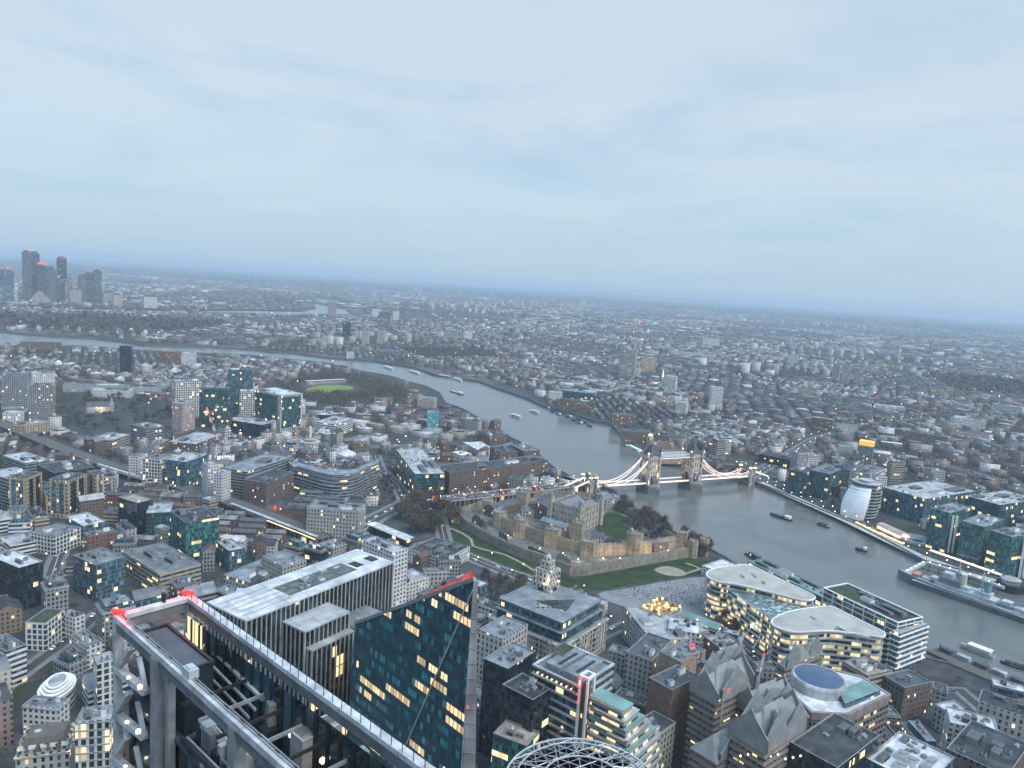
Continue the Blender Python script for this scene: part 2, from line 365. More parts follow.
# ---------------------------------------------------------------- shared looks
ROOF = dict(
    grey=plain('roof_grey', (.17, .18, .185), .85, scale=.12, var=.35, panel=3.5), dark=plain('roof_dark', (.055, .06, .065), .8, scale=.15, var=.4, panel=3),
    pale=plain('roof_pale', (.37, .38, .385), .8, scale=.1, var=.25, panel=4), white=plain('roof_white', (.56, .57, .58), .7, scale=.15, var=.18, panel=4.5),
    tan=plain('roof_tan', (.30, .26, .21), .85, scale=.12, var=.3, panel=3), green=plain('roof_sedum', (.045, .060, .032), .95, scale=.3, var=.5),
    slate=plain('roof_slate', (.075, .082, .095), .6, scale=.3, var=.3), tile=plain('roof_tile', (.115, .075, .06), .85, scale=.3, var=.3),
    copper=plain('roof_copper', (.16, .27, .25), .7, scale=.1, var=.25), lead=plain('roof_lead', (.21, .235, .255), .55, scale=.12, var=.25, panel=2.6))
FAC = dict(
    white=facade('facade_white_render', (.54, .54, .53), (.04, .05, .06), 3.2, 3.3, .5, .5, .05),
    whitegrid=facade('facade_white_grid', (.56, .56, .54), (.03, .045, .055), 3.6, 3.8, .66, .72, .08),
    whiteband=facade('facade_white_strips', (.60, .61, .60), (.035, .05, .06), 3, 3.6, 1, .5, .06, 2),
    stone=facade('facade_grey_stone', (.33, .325, .30), (.03, .038, .045), 3.2, 3.7, .42, .55, .05),
    palestone=facade('facade_portland_stone', (.39, .38, .35), (.03, .035, .04), 3.4, 4, .42, .6, .06),
    tan=facade('facade_tan_strips', (.34, .30, .23), (.035, .042, .045), 3, 3.7, 1, .42, .08, 3),
    sand=facade('facade_sandstone', (.37, .30, .20), (.03, .035, .04), 4.5, 4, .35, .6, .04),
    brick=facade('facade_brown_brick', (.135, .10, .085), (.03, .035, .04), 3, 3.4, .4, .5, .07),
    redbrick=facade('facade_red_brick', (.17, .095, .075), (.035, .04, .045), 3, 3.3, .42, .5, .05),
    yellowbrick=facade('facade_stock_brick', (.20, .165, .125), (.03, .035, .04), 3, 3.3, .42, .5, .06),
    pink=facade('facade_pink_grey', (.42, .345, .32), (.04, .045, .05), 2.6, 3.2, .5, .5, .05),
    greyband=facade('facade_grey_strips', (.22, .23, .235), (.03, .042, .05), 3, 3.5, 1, .5, .06, 3),
    greygrid=facade('facade_grey_grid', (.24, .25, .25), (.028, .04, .048), 2.6, 3.4, .6, .62, .05),
    glass=facade('facade_teal_glass', (.05, .085, .09), (.018, .052, .06), 1.6, 3.8, .88, .86, .05, 3, grough=.08),
    darkglass=facade('facade_black_glass', (.022, .028, .032), (.012, .02, .026), 1.8, 3.9, .9, .86, .035, 3, grough=.07),
    greenglass=facade('facade_green_glass', (.05, .10, .095), (.018, .085, .08), 1.7, 3.8, .9, .74, .09, 5, grough=.08, st=1.0),
    blueglass=facade('facade_blue_glass', (.10, .13, .15), (.03, .075, .095), 1.6, 3.6, .86, .84, .04, 2, grough=.08),
    shed=facade('facade_metal_shed', (.30, .31, .32), (.05, .06, .06), 9, 9, .2, .2, .06),
    concrete=facade('facade_concrete_flats', (.34, .33, .31), (.04, .045, .05), 3.4, 2.8, .62, .48, .05),
    any=facade('facade_city', None, (.03, .036, .042), 3.2, 3.4, .46, .5, .03, st=.7), anyband=facade('facade_city_strips', None, (.03, .04, .046), 3, 3.5, 1, .5, .05, 3))
METAL = plain('grey_metal', (.28, .29, .30), .5, .3, scale=.6); DARK = plain('black_metal', (.03, .033, .036), .5, .2, scale=.5)
WHITE = plain('white_paint', (.72, .72, .70), .55, scale=.4, var=.12); STEEL = plain('pale_steel', (.46, .48, .50), .45, .35, scale=.5, var=.15)
RED_LAMP = glow('red_lamp', (1, .015, .015), 2.2); WARM_LAMP = glow('warm_lamp', (1, .72, .38), 5); WHITE_LAMP = glow('white_lamp', (1, .93, .8), 6)
def unit_meshes():
    o = {}
    mb = MB(); mb.prism(grid_poly(0, 0, 1, 1), 0, .85); mb.lathe((0, 0, .85), [(.42, 0), (.42, .12), (.34, .12), (.34, .03)], 10, 1); o['cooling_unit'] = mb.mesh('cooling_unit', [METAL, DARK])
    mb = MB(); mb.prism(grid_poly(0, 0, 1, 1), 0, 1, 0, 1)
    for k in range(7): mb.box((0, -.5, .12+.1*k), (.8, .06, .05), 0, 2); mb.box((0, .5, .12+.1*k), (.8, .06, .05), 0, 2)
    o['plant_room'] = mb.mesh('plant_room', [METAL, ROOF['grey'], DARK])
    mb = MB(); mb.gable(grid_poly(0, 0, 1, 1), 0, .4, 1, 0, 1, .02); o['skylight'] = mb.mesh('skylight', [METAL, FAC['blueglass']])
    mb = MB(); mb.prism(grid_poly(0, 0, 1, 1), 0, .7)
    for k in (-.3, 0, .3): mb.lathe((k, 0, .7), [(.09, 0), (.09, .3), (.12, .3), (.12, .36)], 7, 1)
    o['vent_stack'] = mb.mesh('vent_stack', [ROOF['pale'], STEEL])
    mb = MB(); mb.prism(grid_poly(0, 0, 1, 1), 0, 1, 0, 1); mb.prism(grid_poly(.1, .05, .5, .6), 1, 1.12, 2); o['lift_overrun'] = mb.mesh('lift_overrun', [WHITE, ROOF['pale'], METAL])
    return o
UNIT = unit_meshes()
def plants(t, poly, z, n, seed, big=1.0):
    r = random.Random(seed); p = inset(poly, 2.0); c = sum(p)/len(p); o = root_loc(t)
    e = max(range(len(p)), key=lambda i: np.linalg.norm(p[(i+1) % len(p)]-p[i])); d = p[(e+1) % len(p)]-p[e]; rot = math.atan2(d[1], d[0])
    ux = d/np.linalg.norm(d); uy = np.array([-ux[1], ux[0]]); w_ = max(abs((q-c) @ ux) for q in p); h_ = max(abs((q-c) @ uy) for q in p)
    put = []
    for k in range(n*8):
        if len(put) >= n: break
        kind = r.choice(['cooling_unit', 'plant_room', 'plant_room', 'skylight', 'vent_stack', 'lift_overrun'])
        if kind in ('plant_room', 'lift_overrun'): s = (r.uniform(.25, .6)*w_*big, r.uniform(.25, .5)*h_*big, r.uniform(2, 3.6))
        else: s = (r.uniform(1.6, 4), r.uniform(1.6, 3.2), r.uniform(1.2, 2.2))
        a, b = r.uniform(-1, 1)*max(0, w_-s[0]*.6), r.uniform(-1, 1)*max(0, h_-s[1]*.6)
        if any(abs(a-q[0]) < (s[0]+q[2])/2+.5 and abs(b-q[1]) < (s[1]+q[3])/2+.5 for q in put): continue
        x = c+ux*a+uy*b
        if not inside(p, np.array([x]))[0]: continue
        put.append((a, b, s[0], s[1])); ob = bpy.data.objects.new(kind, UNIT[kind]); COL.objects.link(ob); ob.parent = t
        ob.location = (x[0]-o[0], x[1]-o[1], z-o[2]); ob.scale = s; ob.rotation_euler.z = rot
DEBUG = []
def block(name, label, cat, poly, h, wall='stone', roof='grey', nplant=3, par=1.0, z0=0.0, bands=None, group=None, root=None, big=1.0, free=True):
    """a flat-roofed building: walls, sunk roof behind a parapet, rooftop plant, optional projecting floor bands"""
    poly = ccw(poly); c = sum(poly)/len(poly); t = root or thing(name, label, cat, (c[0], c[1], 0), group)
    fm = FAC[wall] if isinstance(wall, str) else wall; rm = ROOF[roof] if isinstance(roof, str) else roof
    mb = MB(); mb.sides(poly, z0, h, 0); ip = inset(poly, .45)
    cop = 1
    n = len(poly)
    for i in range(n):
        j = (i+1) % n; mb.face([(*poly[i], h), (*poly[j], h), (*ip[j], h), (*ip[i], h)], 1); mb.face([(*ip[j], h-par), (*ip[i], h-par), (*ip[i], h), (*ip[j], h)], 1)
    part(t, 'wall', mb, [fm, ROOF['pale'] if roof in ('white', 'pale') else METAL])
    mb = MB(); mb.cap(ip, h-par, 0); part(t, 'roof', mb, rm)
    if nplant: plants(t, poly, h-par, int(nplant*1.7), hash((round(c[0]), round(c[1]))) & 0xffff, big)
    if bands:
        st, prj, th, bm, b0 = bands; z = z0+b0
        while z < h-.4:
            mb = MB(); mb.ring(inset(poly, -prj), inset(poly, .1), z, z+th); part(t, 'floor_band', mb, bm); z += st
    if free: keep(poly)
    DEBUG.append((name, label, h, [round(float(np.linalg.norm(poly[(i+1) % n]-poly[i])), 1) for i in range(min(n, 4))], c.round()))
    return t
def bpx(name, label, A, B, C, yb=None, h=None, wall='stone', roof='grey', nplant=3, cat=None, **k):
    if h is None: h = hgt(A[0], yb, A[1])
    return block(name, label, cat or ('flats' if 'apartment' in name or 'flats' in name else 'tower' if 'tower' in name else 'building'), rect3(A, B, C, h), h, wall, roof, nplant, **k)
# ---------------------------------------------------------------- buildings read one by one from the photograph
T = []
for a in [
 # far-left edge and the Aldgate side
 ('office_tower', 'black glass office tower with broad white roof on the lower left edge', (19, 568), (-10, 556), (43, 561), 612, None, 'darkglass', 'white', 2),
 ('office_building', 'small white building with sedum roof and scattered square windows beside the black glass tower', (25, 622), (45, 608), (58, 614), 650, None, 'whitegrid', 'green', 0),
 ('apartment_building', 'pale grey corner block with flat cluttered roof right of the sedum roofed building', (75, 618), (60, 613), (89, 615), 641, None, 'white', 'grey', 3),
 ('mansard_building', 'white block with rounded dark dormer windows in its roof, behind the tower frame left leg', (87, 647), (69, 635), (105, 641), 670, None, 'white', 'grey', 3),
 ('office_building', 'blue glass office slab with white striped corner and blank white gable', (96, 565), (73, 555), (122, 555), 602, None, 'blueglass', 'grey', 4),
 ('office_building', 'tan office ziggurat with long horizontal window strips behind the red beacons', (160, 574), (123, 551), (206, 566), 598, None, 'tan', 'grey', 5),
 ('office_building', 'deep green glass office with brightly lit floors left of the railway', (186, 523), (170, 511), (214, 514), 563, None, 'greenglass', 'dark', 4),
 ('office_building', 'teal glass office with smooth pale roof beside the deep green glass office', (146, 513), (150, 503), (171, 511), 541, None, 'glass', 'pale', 1),
 ('office_building', 'dark glass slab with blank pale end wall left of the teal glass office', (137, 503), (118, 497), (150, 498), 536, None, 'darkglass', 'tan', 1),
 ('office_building', 'small blue office drum with white rim near the railway viaduct', (229, 551), (216, 541), (241, 545), 573, None, 'blueglass', 'pale', 2),
 ('office_building', 'low white modernist office with square black windows on the left', (53, 537), (40, 529), (81, 527), 556, None, 'whitegrid', 'grey', 3),
 ('office_building', 'long low white office with stepped roofs at the left edge', (10, 546), (-8, 538), (51, 538), 558, None, 'whiteband', 'pale', 4),
 ('office_building', 'white framed glass pavilion block behind the low modernist office', (83, 526), (65, 516), (102, 519), 541, None, 'blueglass', 'white', 2),
 ('office_building', 'sandstone and black office wing, leftmost of the three sandstone towers', (26, 478), (18, 473), (42, 472), 519, None, 'sand', 'dark', 2),
 ('office_building', 'sandstone and black office wing, middle of the three sandstone towers', (67, 481), (57, 476), (87, 473.5), 519, None, 'sand', 'dark', 2),
 ('office_building', 'slim sandstone tower with three round openings, rightmost of the three', (95, 475), (87, 471), (103, 472), 512, None, 'sand', 'dark', 1),
 ('office_building', 'low beige link building between two sandstone office wings', (46, 496), (43, 490), (57, 493), 517, None, 'sand', 'grey', 1),
 ('office_building', 'dark office hall with sandstone parapet behind the sandstone wings', (54, 473), (37, 464), (88, 464), 494, None, 'darkglass', 'dark', 3),
 ('office_building', 'grey office with bright white roof at the left edge above the sandstone wings', (25, 463), (2, 455), (43, 457), 479, None, 'greyband', 'white', 4),
 ('office_building', 'grey strip-windowed office at the left edge beside the sandstone wings', (9, 479), (-14, 472), (24, 470), 513, None, 'greyband', 'pale', 3),
 ('tower_block', 'dark grey tower block at the left edge, left of the striped tower block', (9, 374), (2, 372), (28, 372), 413, None, 'greygrid', 'grey', 2),
 ('tower_block', 'tall tower block with vertical white stripes on the left', (37, 385), (29, 383), (54, 383), 425, None, 'greygrid', 'grey', 2),
 ('tower_block', 'pale tower block behind the striped tower block', (33, 373), (31, 371), (54, 371), 398, None, 'white', 'pale', 2),
 ('office_building', 'plain white box building in front of the striped tower block', (9, 413), (4, 410), (26, 410), 425, None, 'white', 'white', 1),
 ('apartment_building', 'low tan and green building beside the left park', (25, 426), (22, 422), (50, 421), 438, None, 'sand', 'tan', 2),
 ('warehouse', 'very wide low warehouse with dark ribbed roof beyond the park', (100, 386), (65, 377), (160, 382), None, 14, 'shed', 'grey', 4),
 ('office_building', 'white low building cluster on the far side of the park', (97, 390), (92, 386), (132, 386), 398, None, 'white', 'white', 4),
 ('office_building', 'red clad low building beside the white clusters beyond the park', (163, 394), (160, 392), (172, 393), 399, None, 'redbrick', 'tile', 1),
 # Aldgate and Whitechapel
 ('tower_block', 'white framed tower with dark glass set back, leftmost of the Aldgate towers', (186, 381), (174, 378), (200, 379), 418, None, 'whitegrid', 'pale', 2),
 ('apartment_building', 'pinkish grey gridded block at the foot of the white framed tower', (182, 404), (174, 402), (195, 402), 432, None, 'pink', 'pale', 2),
 ('tower_block', 'wide dark teal glass block between the two white towers', (208, 389), (200, 385), (229, 387), 427, None, 'glass', 'dark', 2),
 ('office_building', 'lower teal glass cube in front of the dark teal block', (215, 409), (209, 406), (226, 407), 430, None, 'glass', 'dark', 1),
 ('tower_block', 'tallest white and teal tower with red lamp on its roof', (237, 370), (229, 368), (253, 368), 414, None, 'blueglass', 'dark', 2),
 ('tower_block', 'white gridded tower just right of the tallest teal tower', (245, 391), (240, 389), (256, 389), 418, None, 'whitegrid', 'white', 1),
 ('hospital_building', 'small white hospital block at the right side of the big hospital', (298, 400), (294, 398), (305, 398), 421, None, 'white', 'white', 1),
 ('hospital_building', 'dark glass podium in front of the big white hospital', (262, 425), (231, 420), (272, 420), 438, None, 'darkglass', 'pale', 3),
 ('apartment_building', 'slim white slab standing before the hospital podium', (274, 421), (271, 420), (277, 420), 436, None, 'white', 'white', 0),
 ('office_building', 'dark cube with white roof right of the hospital', (330, 415), (318, 410), (333, 411), 425, None, 'darkglass', 'white', 2),
 ('office_building', 'pale low block with glass front right of the hospital cube', (336, 424), (320, 420), (353, 418), 437, None, 'whiteband', 'pale', 3),
 ('apartment_building', 'row of white bay apartments, leftmost block beside the railway', (137, 457), (134, 454), (148, 453), 481, None, 'white', 'grey', 1),
 ('apartment_building', 'white and teal apartment block, second of the railway row', (160, 460), (148, 456), (173, 455), 489, None, 'whitegrid', 'grey', 2),
 ('apartment_building', 'white sided apartment block with glass front, third of the railway row', (186, 462), (175, 456), (209, 454), 492, None, 'blueglass', 'pale', 2),
 ('apartment_building', 'narrow white slab block, left of the pair at the railway', (208, 465), (202, 462), (216, 462), 501, None, 'white', 'pale', 1),
 ('apartment_building', 'narrow white slab block, right of the pair at the railway', (222, 473), (219, 470), (231, 470), 507, None, 'white', 'pale', 1),
 ('office_building', 'grey office with dark roof above the railway row', (146, 428), (131, 424), (158, 424), 446, None, 'greyband', 'grey', 3),
 ('office_building', 'tan low building with long windows left of the grey office', (112, 440), (100, 435), (130, 434), 451, None, 'tan', 'pale', 2),
 ('office_building', 'flat brown brick hall with pale roof behind the apartment row', (196, 444), (178, 438), (222, 434), 456, None, 'brick', 'pale', 3),
 ('office_building', 'long grey stepped office wing left of the curved office', (247, 472), (235, 463), (292, 457), 498, None, 'greyband', 'lead', 4),
 ('office_building', 'brown brick office wing in front of the grey stepped wing', (266, 483), (247, 478), (294, 472), 506, None, 'brick', 'dark', 2),
 ('hotel', 'big grey stone hotel with deep bays and crowded plant roof above the station', (307, 507), (286, 497), (360, 511), 537, None, 'stone', 'lead', 9),
 ('office_building', 'long cream terrace of low offices left of the glass fronted office', (347, 482), (311, 477), (365, 471), 491, None, 'palestone', 'lead', 4),
 ('office_building', 'long glass office with lime green end wall and white roof plant', (415, 474), (396, 449), (443, 471), 500, None, 'glass', 'pale', 7),
 ('warehouse', 'long brown brick warehouse with glass attic, left half', (450, 472), (447, 464), (500, 467), 495, None, 'brick', 'dark', 2),
 ('warehouse', 'long brown brick warehouse with lit windows, right half by the bridge road', (500, 467), (497, 460), (548, 460), 487, None, 'brick', 'dark', 2),
 ('apartment_building', 'cream curved apartment block at the dock behind the brick warehouses', (478, 450), (463, 442), (490, 446), 456, None, 'palestone', 'white', 1),
 ('apartment_building', 'dark brown wharf building rising behind the brick warehouses', (500, 452), (490, 446), (512, 448), None, 24, 'brick', 'dark', 2),
 ('apartment_building', 'brown dockside flats nearest the river behind the warehouses', (524, 451), (511, 445), (540, 450), None, 24, 'brick', 'grey', 2),
 ('apartment_building', 'dark dockside block close to the river bend', (490, 437), (478, 430), (503, 436), None, 20, 'brick', 'dark', 2),
 ('apartment_building', 'grey dockside block upstream of the dockside flats', (474, 420), (462, 415), (487, 420), None, 18, 'yellowbrick', 'grey', 2),
 ('apartment_building', 'bright teal clad riverside block at the river bend', (433, 412), (428, 407), (439, 409), None, 30, facade('facade_turquoise', (.10, .36, .40), (.03, .08, .09), 3, 3, .5, .5, .04), 'copper', 1),
 ('apartment_building', 'stepped teal roofed riverside flats upstream of the turquoise block', (428, 398), (419, 394), (436, 397), None, 24, 'pink', 'copper', 1),
 ('apartment_building', 'white narrow river flat block on the far bank of the upper river', (350, 352), (347, 351), (354, 351), 359, None, 'white', 'white', 0),
 # beyond the railway, middle
 ('office_building', 'white art deco office with stepped top behind the ribbed slab tower', (394, 553), (362, 540), (407, 548), None, 62, 'white', 'pale', 3),
 ('office_building', 'lower white wing with small square windows right of the white art deco office', (391, 588), (384, 576), (429, 577), 608, None, 'white', 'pale', 3),
 ('office_building', 'pale block with black roof and white skylights above the green moat', (446, 559), (407, 550), (470, 546), 573, None, 'white', 'dark', 7),
 ('office_building', 'flat grey roofed block left of the white art deco office', (252, 583), (232, 571), (296, 563), 592, None, 'palestone', 'lead', 4),
 ('office_building', 'low grey gabled hall beside the railway curve', (282, 566), (262, 556), (296, 554), None, 20, 'stone', 'lead', 2),
 # lower right City
 ('office_building', 'low office with pale ribbed roof and glass penthouse below the grand stone hotel', (503, 639), (480, 628), (528, 624), None, 42, 'palestone', 'lead', 3),
 ('office_building', 'flat grey roofed office with square plant cage left of the banded offices', (508, 669), (489, 655), (536, 651), None, 56, 'darkglass', 'lead', 4),
 ('office_building', 'stepped dark glass office with timber terrace and lit top floors', (533, 700), (502, 684), (558, 690), None, 62, 'darkglass', 'dark', 3),
 ('office_building', 'lower lit glass office with brown roof terrace at the bottom centre', (527, 746), (493, 733), (549, 735), None, 46, 'greenglass', 'tan', 2),
 ('office_building', 'white mansard block under the orange lit roof terrace', (652, 640), (625, 607), (681, 626), None, 24, 'palestone', 'pale', 2),
 ('office_building', 'old blue grey roofed office between the grand hotel and the gabled spires', (652, 660), (630, 648), (672, 640), None, 34, 'stone', 'slate', 4),
 ('office_building', 'tan windowless block with cluttered roof left of the gabled towers', (681, 662), (664, 649), (706, 650), None, 46, plain('tan_brick', (.30, .215, .14), .85), 'grey', 4),
 ('office_building', 'brown brick block left below the tan windowless block', (672, 690), (652, 676), (700, 676), None, 46, plain('brown_brick_plain', (.20, .135, .10), .85), 'slate', 4),
 ('office_building', 'old grey block with round bays at its corner beside the red crane', (648, 742), (628, 727), (676, 722), None, 34, 'stone', 'dark', 4),
 ('office_building', 'flat brown hall with lift housings behind the tan windowless block', (723, 650), (704, 636), (744, 645), None, 32, 'brick', 'tan', 5),
 ('office_building', 'low white sheet roofed hall left of the paved plaza', (700, 634), (668, 628), (706, 622), None, 26, 'white', 'white', 3),
 ('office_building', 'dark glass office with lit floors at the bottom right of the gabled towers', (838, 768), (790, 742), (880, 735), None, 52, 'darkglass', 'dark', 3),
 ('office_building', 'pale office with white slab roof full of ducts at the bottom right', (924, 788), (864, 760), (955, 757), None, 44, 'blueglass', 'white', 9),
 ('office_building', 'dark slate roofed block at the bottom right corner beside the ducted roof', (1008, 776), (955, 738), (1030, 744), None, 30, 'brick', 'dark', 5),
 ('office_building', 'white roofed low block between the ducted roof and the cream river office', (1000, 735), (950, 722), (1012, 722), None, 26, 'white', 'white', 5),
 ('office_building', 'cream stone river office with many sash windows, at the right edge', (978, 701), (968, 684), (1046, 724), None, 26, 'palestone', 'dark', 4),
 ('pub_building', 'dark brown gabled wharf building with oval roof near the custom pier', (905, 688), (884, 674), (932, 682), None, 22, 'brick', 'slate', 2),
 ('office_building', 'small white roofed shed right of the wharf building', (948, 712), (938, 703), (968, 708), None, 16, 'stone', 'white', 1),
 ('office_building', 'tan flat roofed block between the second curved office and the wharf building', (868, 676), (855, 658), (893, 670), None, 24, 'tan', 'tan', 4),
 # south bank, right
 ('office_building', 'pale glass office with white roof, left of the southern riverside offices', (925, 499), (888, 486), (977, 491), 524, None, 'blueglass', 'pale', 6),
 ('office_building', 'green glass office with tall white lift strips beside the amphitheatre', (950, 513), (930, 508), (972, 507), 553, None, 'greenglass', 'lead', 5),
 ('office_building', 'green glass office with yellow lit floors behind the warship', (985, 527), (964, 520), (1004, 519), 566, None, 'greenglass', 'lead', 4),
 ('office_building', 'rounded green glass office at the right edge behind the warship', (1012, 537), (997, 529), (1040, 533), 579, None, 'greenglass', 'lead', 3),
 ('office_building', 'wide low roofed office spreading behind the green glass offices', (1000, 505), (962, 496), (1040, 499), None, 34, 'glass', 'pale', 7),
 ('apartment_building', 'dark glass riverside flats, first from the bridge foot', (806, 473), (793, 468), (822, 467), None, 34, 'glass', 'dark', 3),
 ('apartment_building', 'dark glass riverside flats with pale balconies, second from the bridge foot', (830, 474), (815, 468), (846, 467), None, 36, 'glass', 'grey', 3),
 ('apartment_building', 'dark glass riverside flats in front of the orange topped tower', (850, 470), (838, 464), (864, 463), None, 36, 'greyband', 'dark', 2),
 ('apartment_building', 'low lit flats left of the white wrapped round hall', (834, 487), (806, 479), (850, 480), None, 16, 'darkglass', 'green', 2),
 ('apartment_building', 'striped grey apartment block right of the orange topped tower', (872, 474), (858, 468), (887, 468), 492, None, 'whiteband', 'grey', 2),
 ('apartment_tower', 'apartment tower with lit orange top behind the round hall', (866, 446), (860, 443), (874, 444), 474, None, 'greygrid', 'dark', 0),
 ('theatre', 'low black roofed hall beside the bridge southern approach', (769, 456), (760, 452), (794, 451), 464, None, 'darkglass', 'dark', 1),
 # far south bank
 ('tower_block', 'tan brown tower block, rightmost of the building site group', (645, 357), (641, 354), (656, 355), 373, None, 'sand', 'tan', 1),
 ('tower_block', 'white clad block at the foot of the building site', (632, 368), (627, 366), (641, 366), 376, None, 'white', 'white', 1),
 ('tower_block', 'white tower block with dark window columns, left of the pair of pale towers', (669, 376), (666, 374), (677, 374), 394, None, 'white', 'white', 1),
 ('tower_block', 'white tower block, right of the pair of pale towers', (714, 387), (711, 385), (723, 385), 407, None, 'white', 'white', 1),
 ('apartment_building', 'white stepped flats with blue glass beyond the bridge', (680, 402), (677, 400), (688, 400), 414, None, 'white', 'white', 1),
 ('tower_block', 'broad pale slab block far off right of the cranes', (707, 338), (703, 336), (719, 336), 347, None, 'white', 'white', 1),
 ('warehouse', 'long pale lit shed far off below the broad slab', (680, 352), (672, 347), (727, 352), None, 14, 'white', 'white', 2),
 ('apartment_building', 'dark brick riverside block behind the floating pontoons', (580, 401), (561, 394), (595, 400), 412, None, 'brick', 'dark', 4),
 ('apartment_building', 'white riverside block left of the dark brick riverside block', (557, 392), (549, 390), (562, 391), 401, None, 'white', 'pale', 1),
 ('warehouse', 'teal roofed hall behind the dark brick riverside block', (580, 392), (557, 384), (595, 386), None, 18, 'glass', 'copper', 1),
 ('warehouse', 'long dark wharf warehouse on the far bank behind the bridge, left end', (622, 415), (612, 411), (634, 409), None, 24, 'brick', 'slate', 1),
 ('warehouse', 'long dark wharf warehouse on the far bank behind the bridge, right end', (640, 432), (624, 420), (651, 427), None, 22, 'brick', 'slate', 1),
 ('tower_block', 'grey tower block, leftmost of three in a row on the right', (838, 365), (834, 364), (841, 364), 382, None, 'concrete', 'pale', 1),
 ('tower_block', 'grey tower block, middle of three in a row on the right', (847, 365), (843, 364), (851, 364), 384, None, 'concrete', 'pale', 1),
 ('tower_block', 'grey tower block, rightmost of three in a row on the right', (859, 368), (855, 366), (864, 366), 385, None, 'concrete', 'pale', 1),
 ('tower_block', 'short pale block left below the three grey tower blocks', (804, 385), (802, 383), (812, 383), 396, None, 'concrete', 'pale', 1),
 ('tower_block', 'white tower block left of the three grey tower blocks', (792, 355), (789, 353), (799, 353), 366, None, 'white', 'pale', 1),
 ('flats_block', 'long white slab of flats right below the three grey tower blocks', (890, 406), (875, 401), (905, 408), 412, None, 'white', 'white', 1),
 ('flats_block', 'cream slab of flats with bright front on the right', (956, 417), (953, 414), (986, 421), 427, None, 'white', 'white', 2),
 ('flats_block', 'white slab of flats at the right edge', (996, 404), (993, 401), (1024, 407), 412, None, 'white', 'white', 2),
 ('flats_block', 'pink brick flats with white balconies below the cream slab', (956, 430), (953, 427), (988, 433), 440, None, 'pink', 'tile', 2),
 ('flats_block', 'long tan brick flats left of the pink brick flats', (900, 430), (894, 425), (950, 436), 441, None, 'yellowbrick', 'grey', 3),
 ('flats_block', 'yellow lit block far right beside dark parkland', (935, 389), (932, 387), (953, 389), 395, None, 'sand', 'tan', 1),
 ('flats_block', 'rose brick block with lit balconies behind the riverside flats', (818, 418), (813, 415), (834, 417), 428, None, 'redbrick', 'tan', 1),
 ('flats_block', 'grey white block right of the rose brick block', (840, 424), (837, 422), (857, 424), 433, None, 'white', 'grey', 1),
 ('warehouse', 'pale green roofed shed left of the orange topped tower', (842, 446), (838, 443), (853, 444), None, 12, 'shed', 'copper', 0),
 # far downstream
 ('tower_block', 'pink tower block, left of two at the upper river bend', (364.5, 331), (362.5, 330), (369, 330), 346, None, 'pink', 'pale', 0),
 ('tower_block', 'pale tower block, right of two at the upper river bend', (380, 331), (378, 330), (385, 330), 345, None, 'pink', 'pale', 0),
 ('tower_block', 'dark slab tower between two white blocks far down the river', (382, 312), (379, 311), (390, 311), 330, None, 'blueglass', 'grey', 0),
 ('tower_block', 'white slab left of the dark slab tower far down the river', (375, 309), (372, 308), (381, 308), 318, None, 'white', 'white', 0),
 ('tower_block', 'white slab right of the dark slab tower far down the river', (394, 311), (393, 310), (399, 310), 321, None, 'white', 'white', 0),
 ('tower_block', 'dark tower standing before the distant river reach', (329, 302), (328, 301), (336, 301), 317, None, 'greygrid', 'grey', 0),
 ('tower_block', 'dark narrow block below the tower before the distant reach', (345, 322), (343, 321), (351, 321), 336, None, 'darkglass', 'grey', 0),
 ('tower_block', 'pale pair block far off right of the red light', (466, 331), (464, 330), (472, 330), 341, None, 'white', 'pale', 0),
 ('tower_block', 'wide grey block left of the pale pair block', (449, 330), (446, 329), (458, 329), 339, None, 'concrete', 'pale', 0),
 ('tower_block', 'dark tower with black top standing by the upper left river', (122, 346), (120, 345), (132, 345), 376, None, 'darkglass', 'dark', 0),
 ('flats_block', 'brown brick riverside flats at the upper left bank', (25, 342), (20, 340), (62, 344), 350, None, 'brick', 'tile', 1),
 ('flats_block', 'red and white flats right of the dark tower by the upper river', (170, 352), (164, 351), (182, 353), 362, None, 'redbrick', 'tile', 1),
 ('flats_block', 'white flats beside the red and white flats', (184, 353), (182, 352), (196, 353), 366, None, 'white', 'white', 1),
]:
    T.append(bpx(*a[:5], yb=a[5], h=a[6], wall=a[7], roof=a[8], nplant=a[9]))
# ---------------------------------------------------------------- the landmarks
def Gplane(px, py, p0, n):
    d = _F*FL + _R*(px-512) - _U*(py-384); p0 = np.array(p0, float); n = np.array(n, float); return _C+d*(((p0-_C) @ n)/(d @ n))
def hot(par, name, c, r, m, sub=None):
    mb = MB(); mb.lathe((c[0], c[1], c[2]), [(r*.5, -r), (r, -r*.4), (r, r*.4), (r*.5, r)], 8); mb.cap(circle(c[0], c[1], r*.5, 8), c[2]-r, 0, False); return part(par, name, mb, m)
def point(par, c, col, e, r=.6):
    l = bpy.data.lights.new('lamp_light', 'POINT'); l.energy = e; l.color = col; l.shadow_soft_size = r; o = bpy.data.objects.new('lamp_light', l); COL.objects.link(o); o.location = [float(q) for q in c]; return o
def spot(c, tgt, col, e, ang=70, r=.6):
    l = bpy.data.lights.new('flood_spot', 'SPOT'); l.energy = e; l.color = col; l.shadow_soft_size = r; l.spot_size = math.radians(ang); l.spot_blend = .6; o = bpy.data.objects.new('flood_spot', l); COL.objects.link(o)
    o.location = [float(q) for q in c]; o.rotation_euler = (Vector([float(q) for q in tgt])-Vector([float(q) for q in c])).to_track_quat('-Z', 'Y').to_euler(); return o
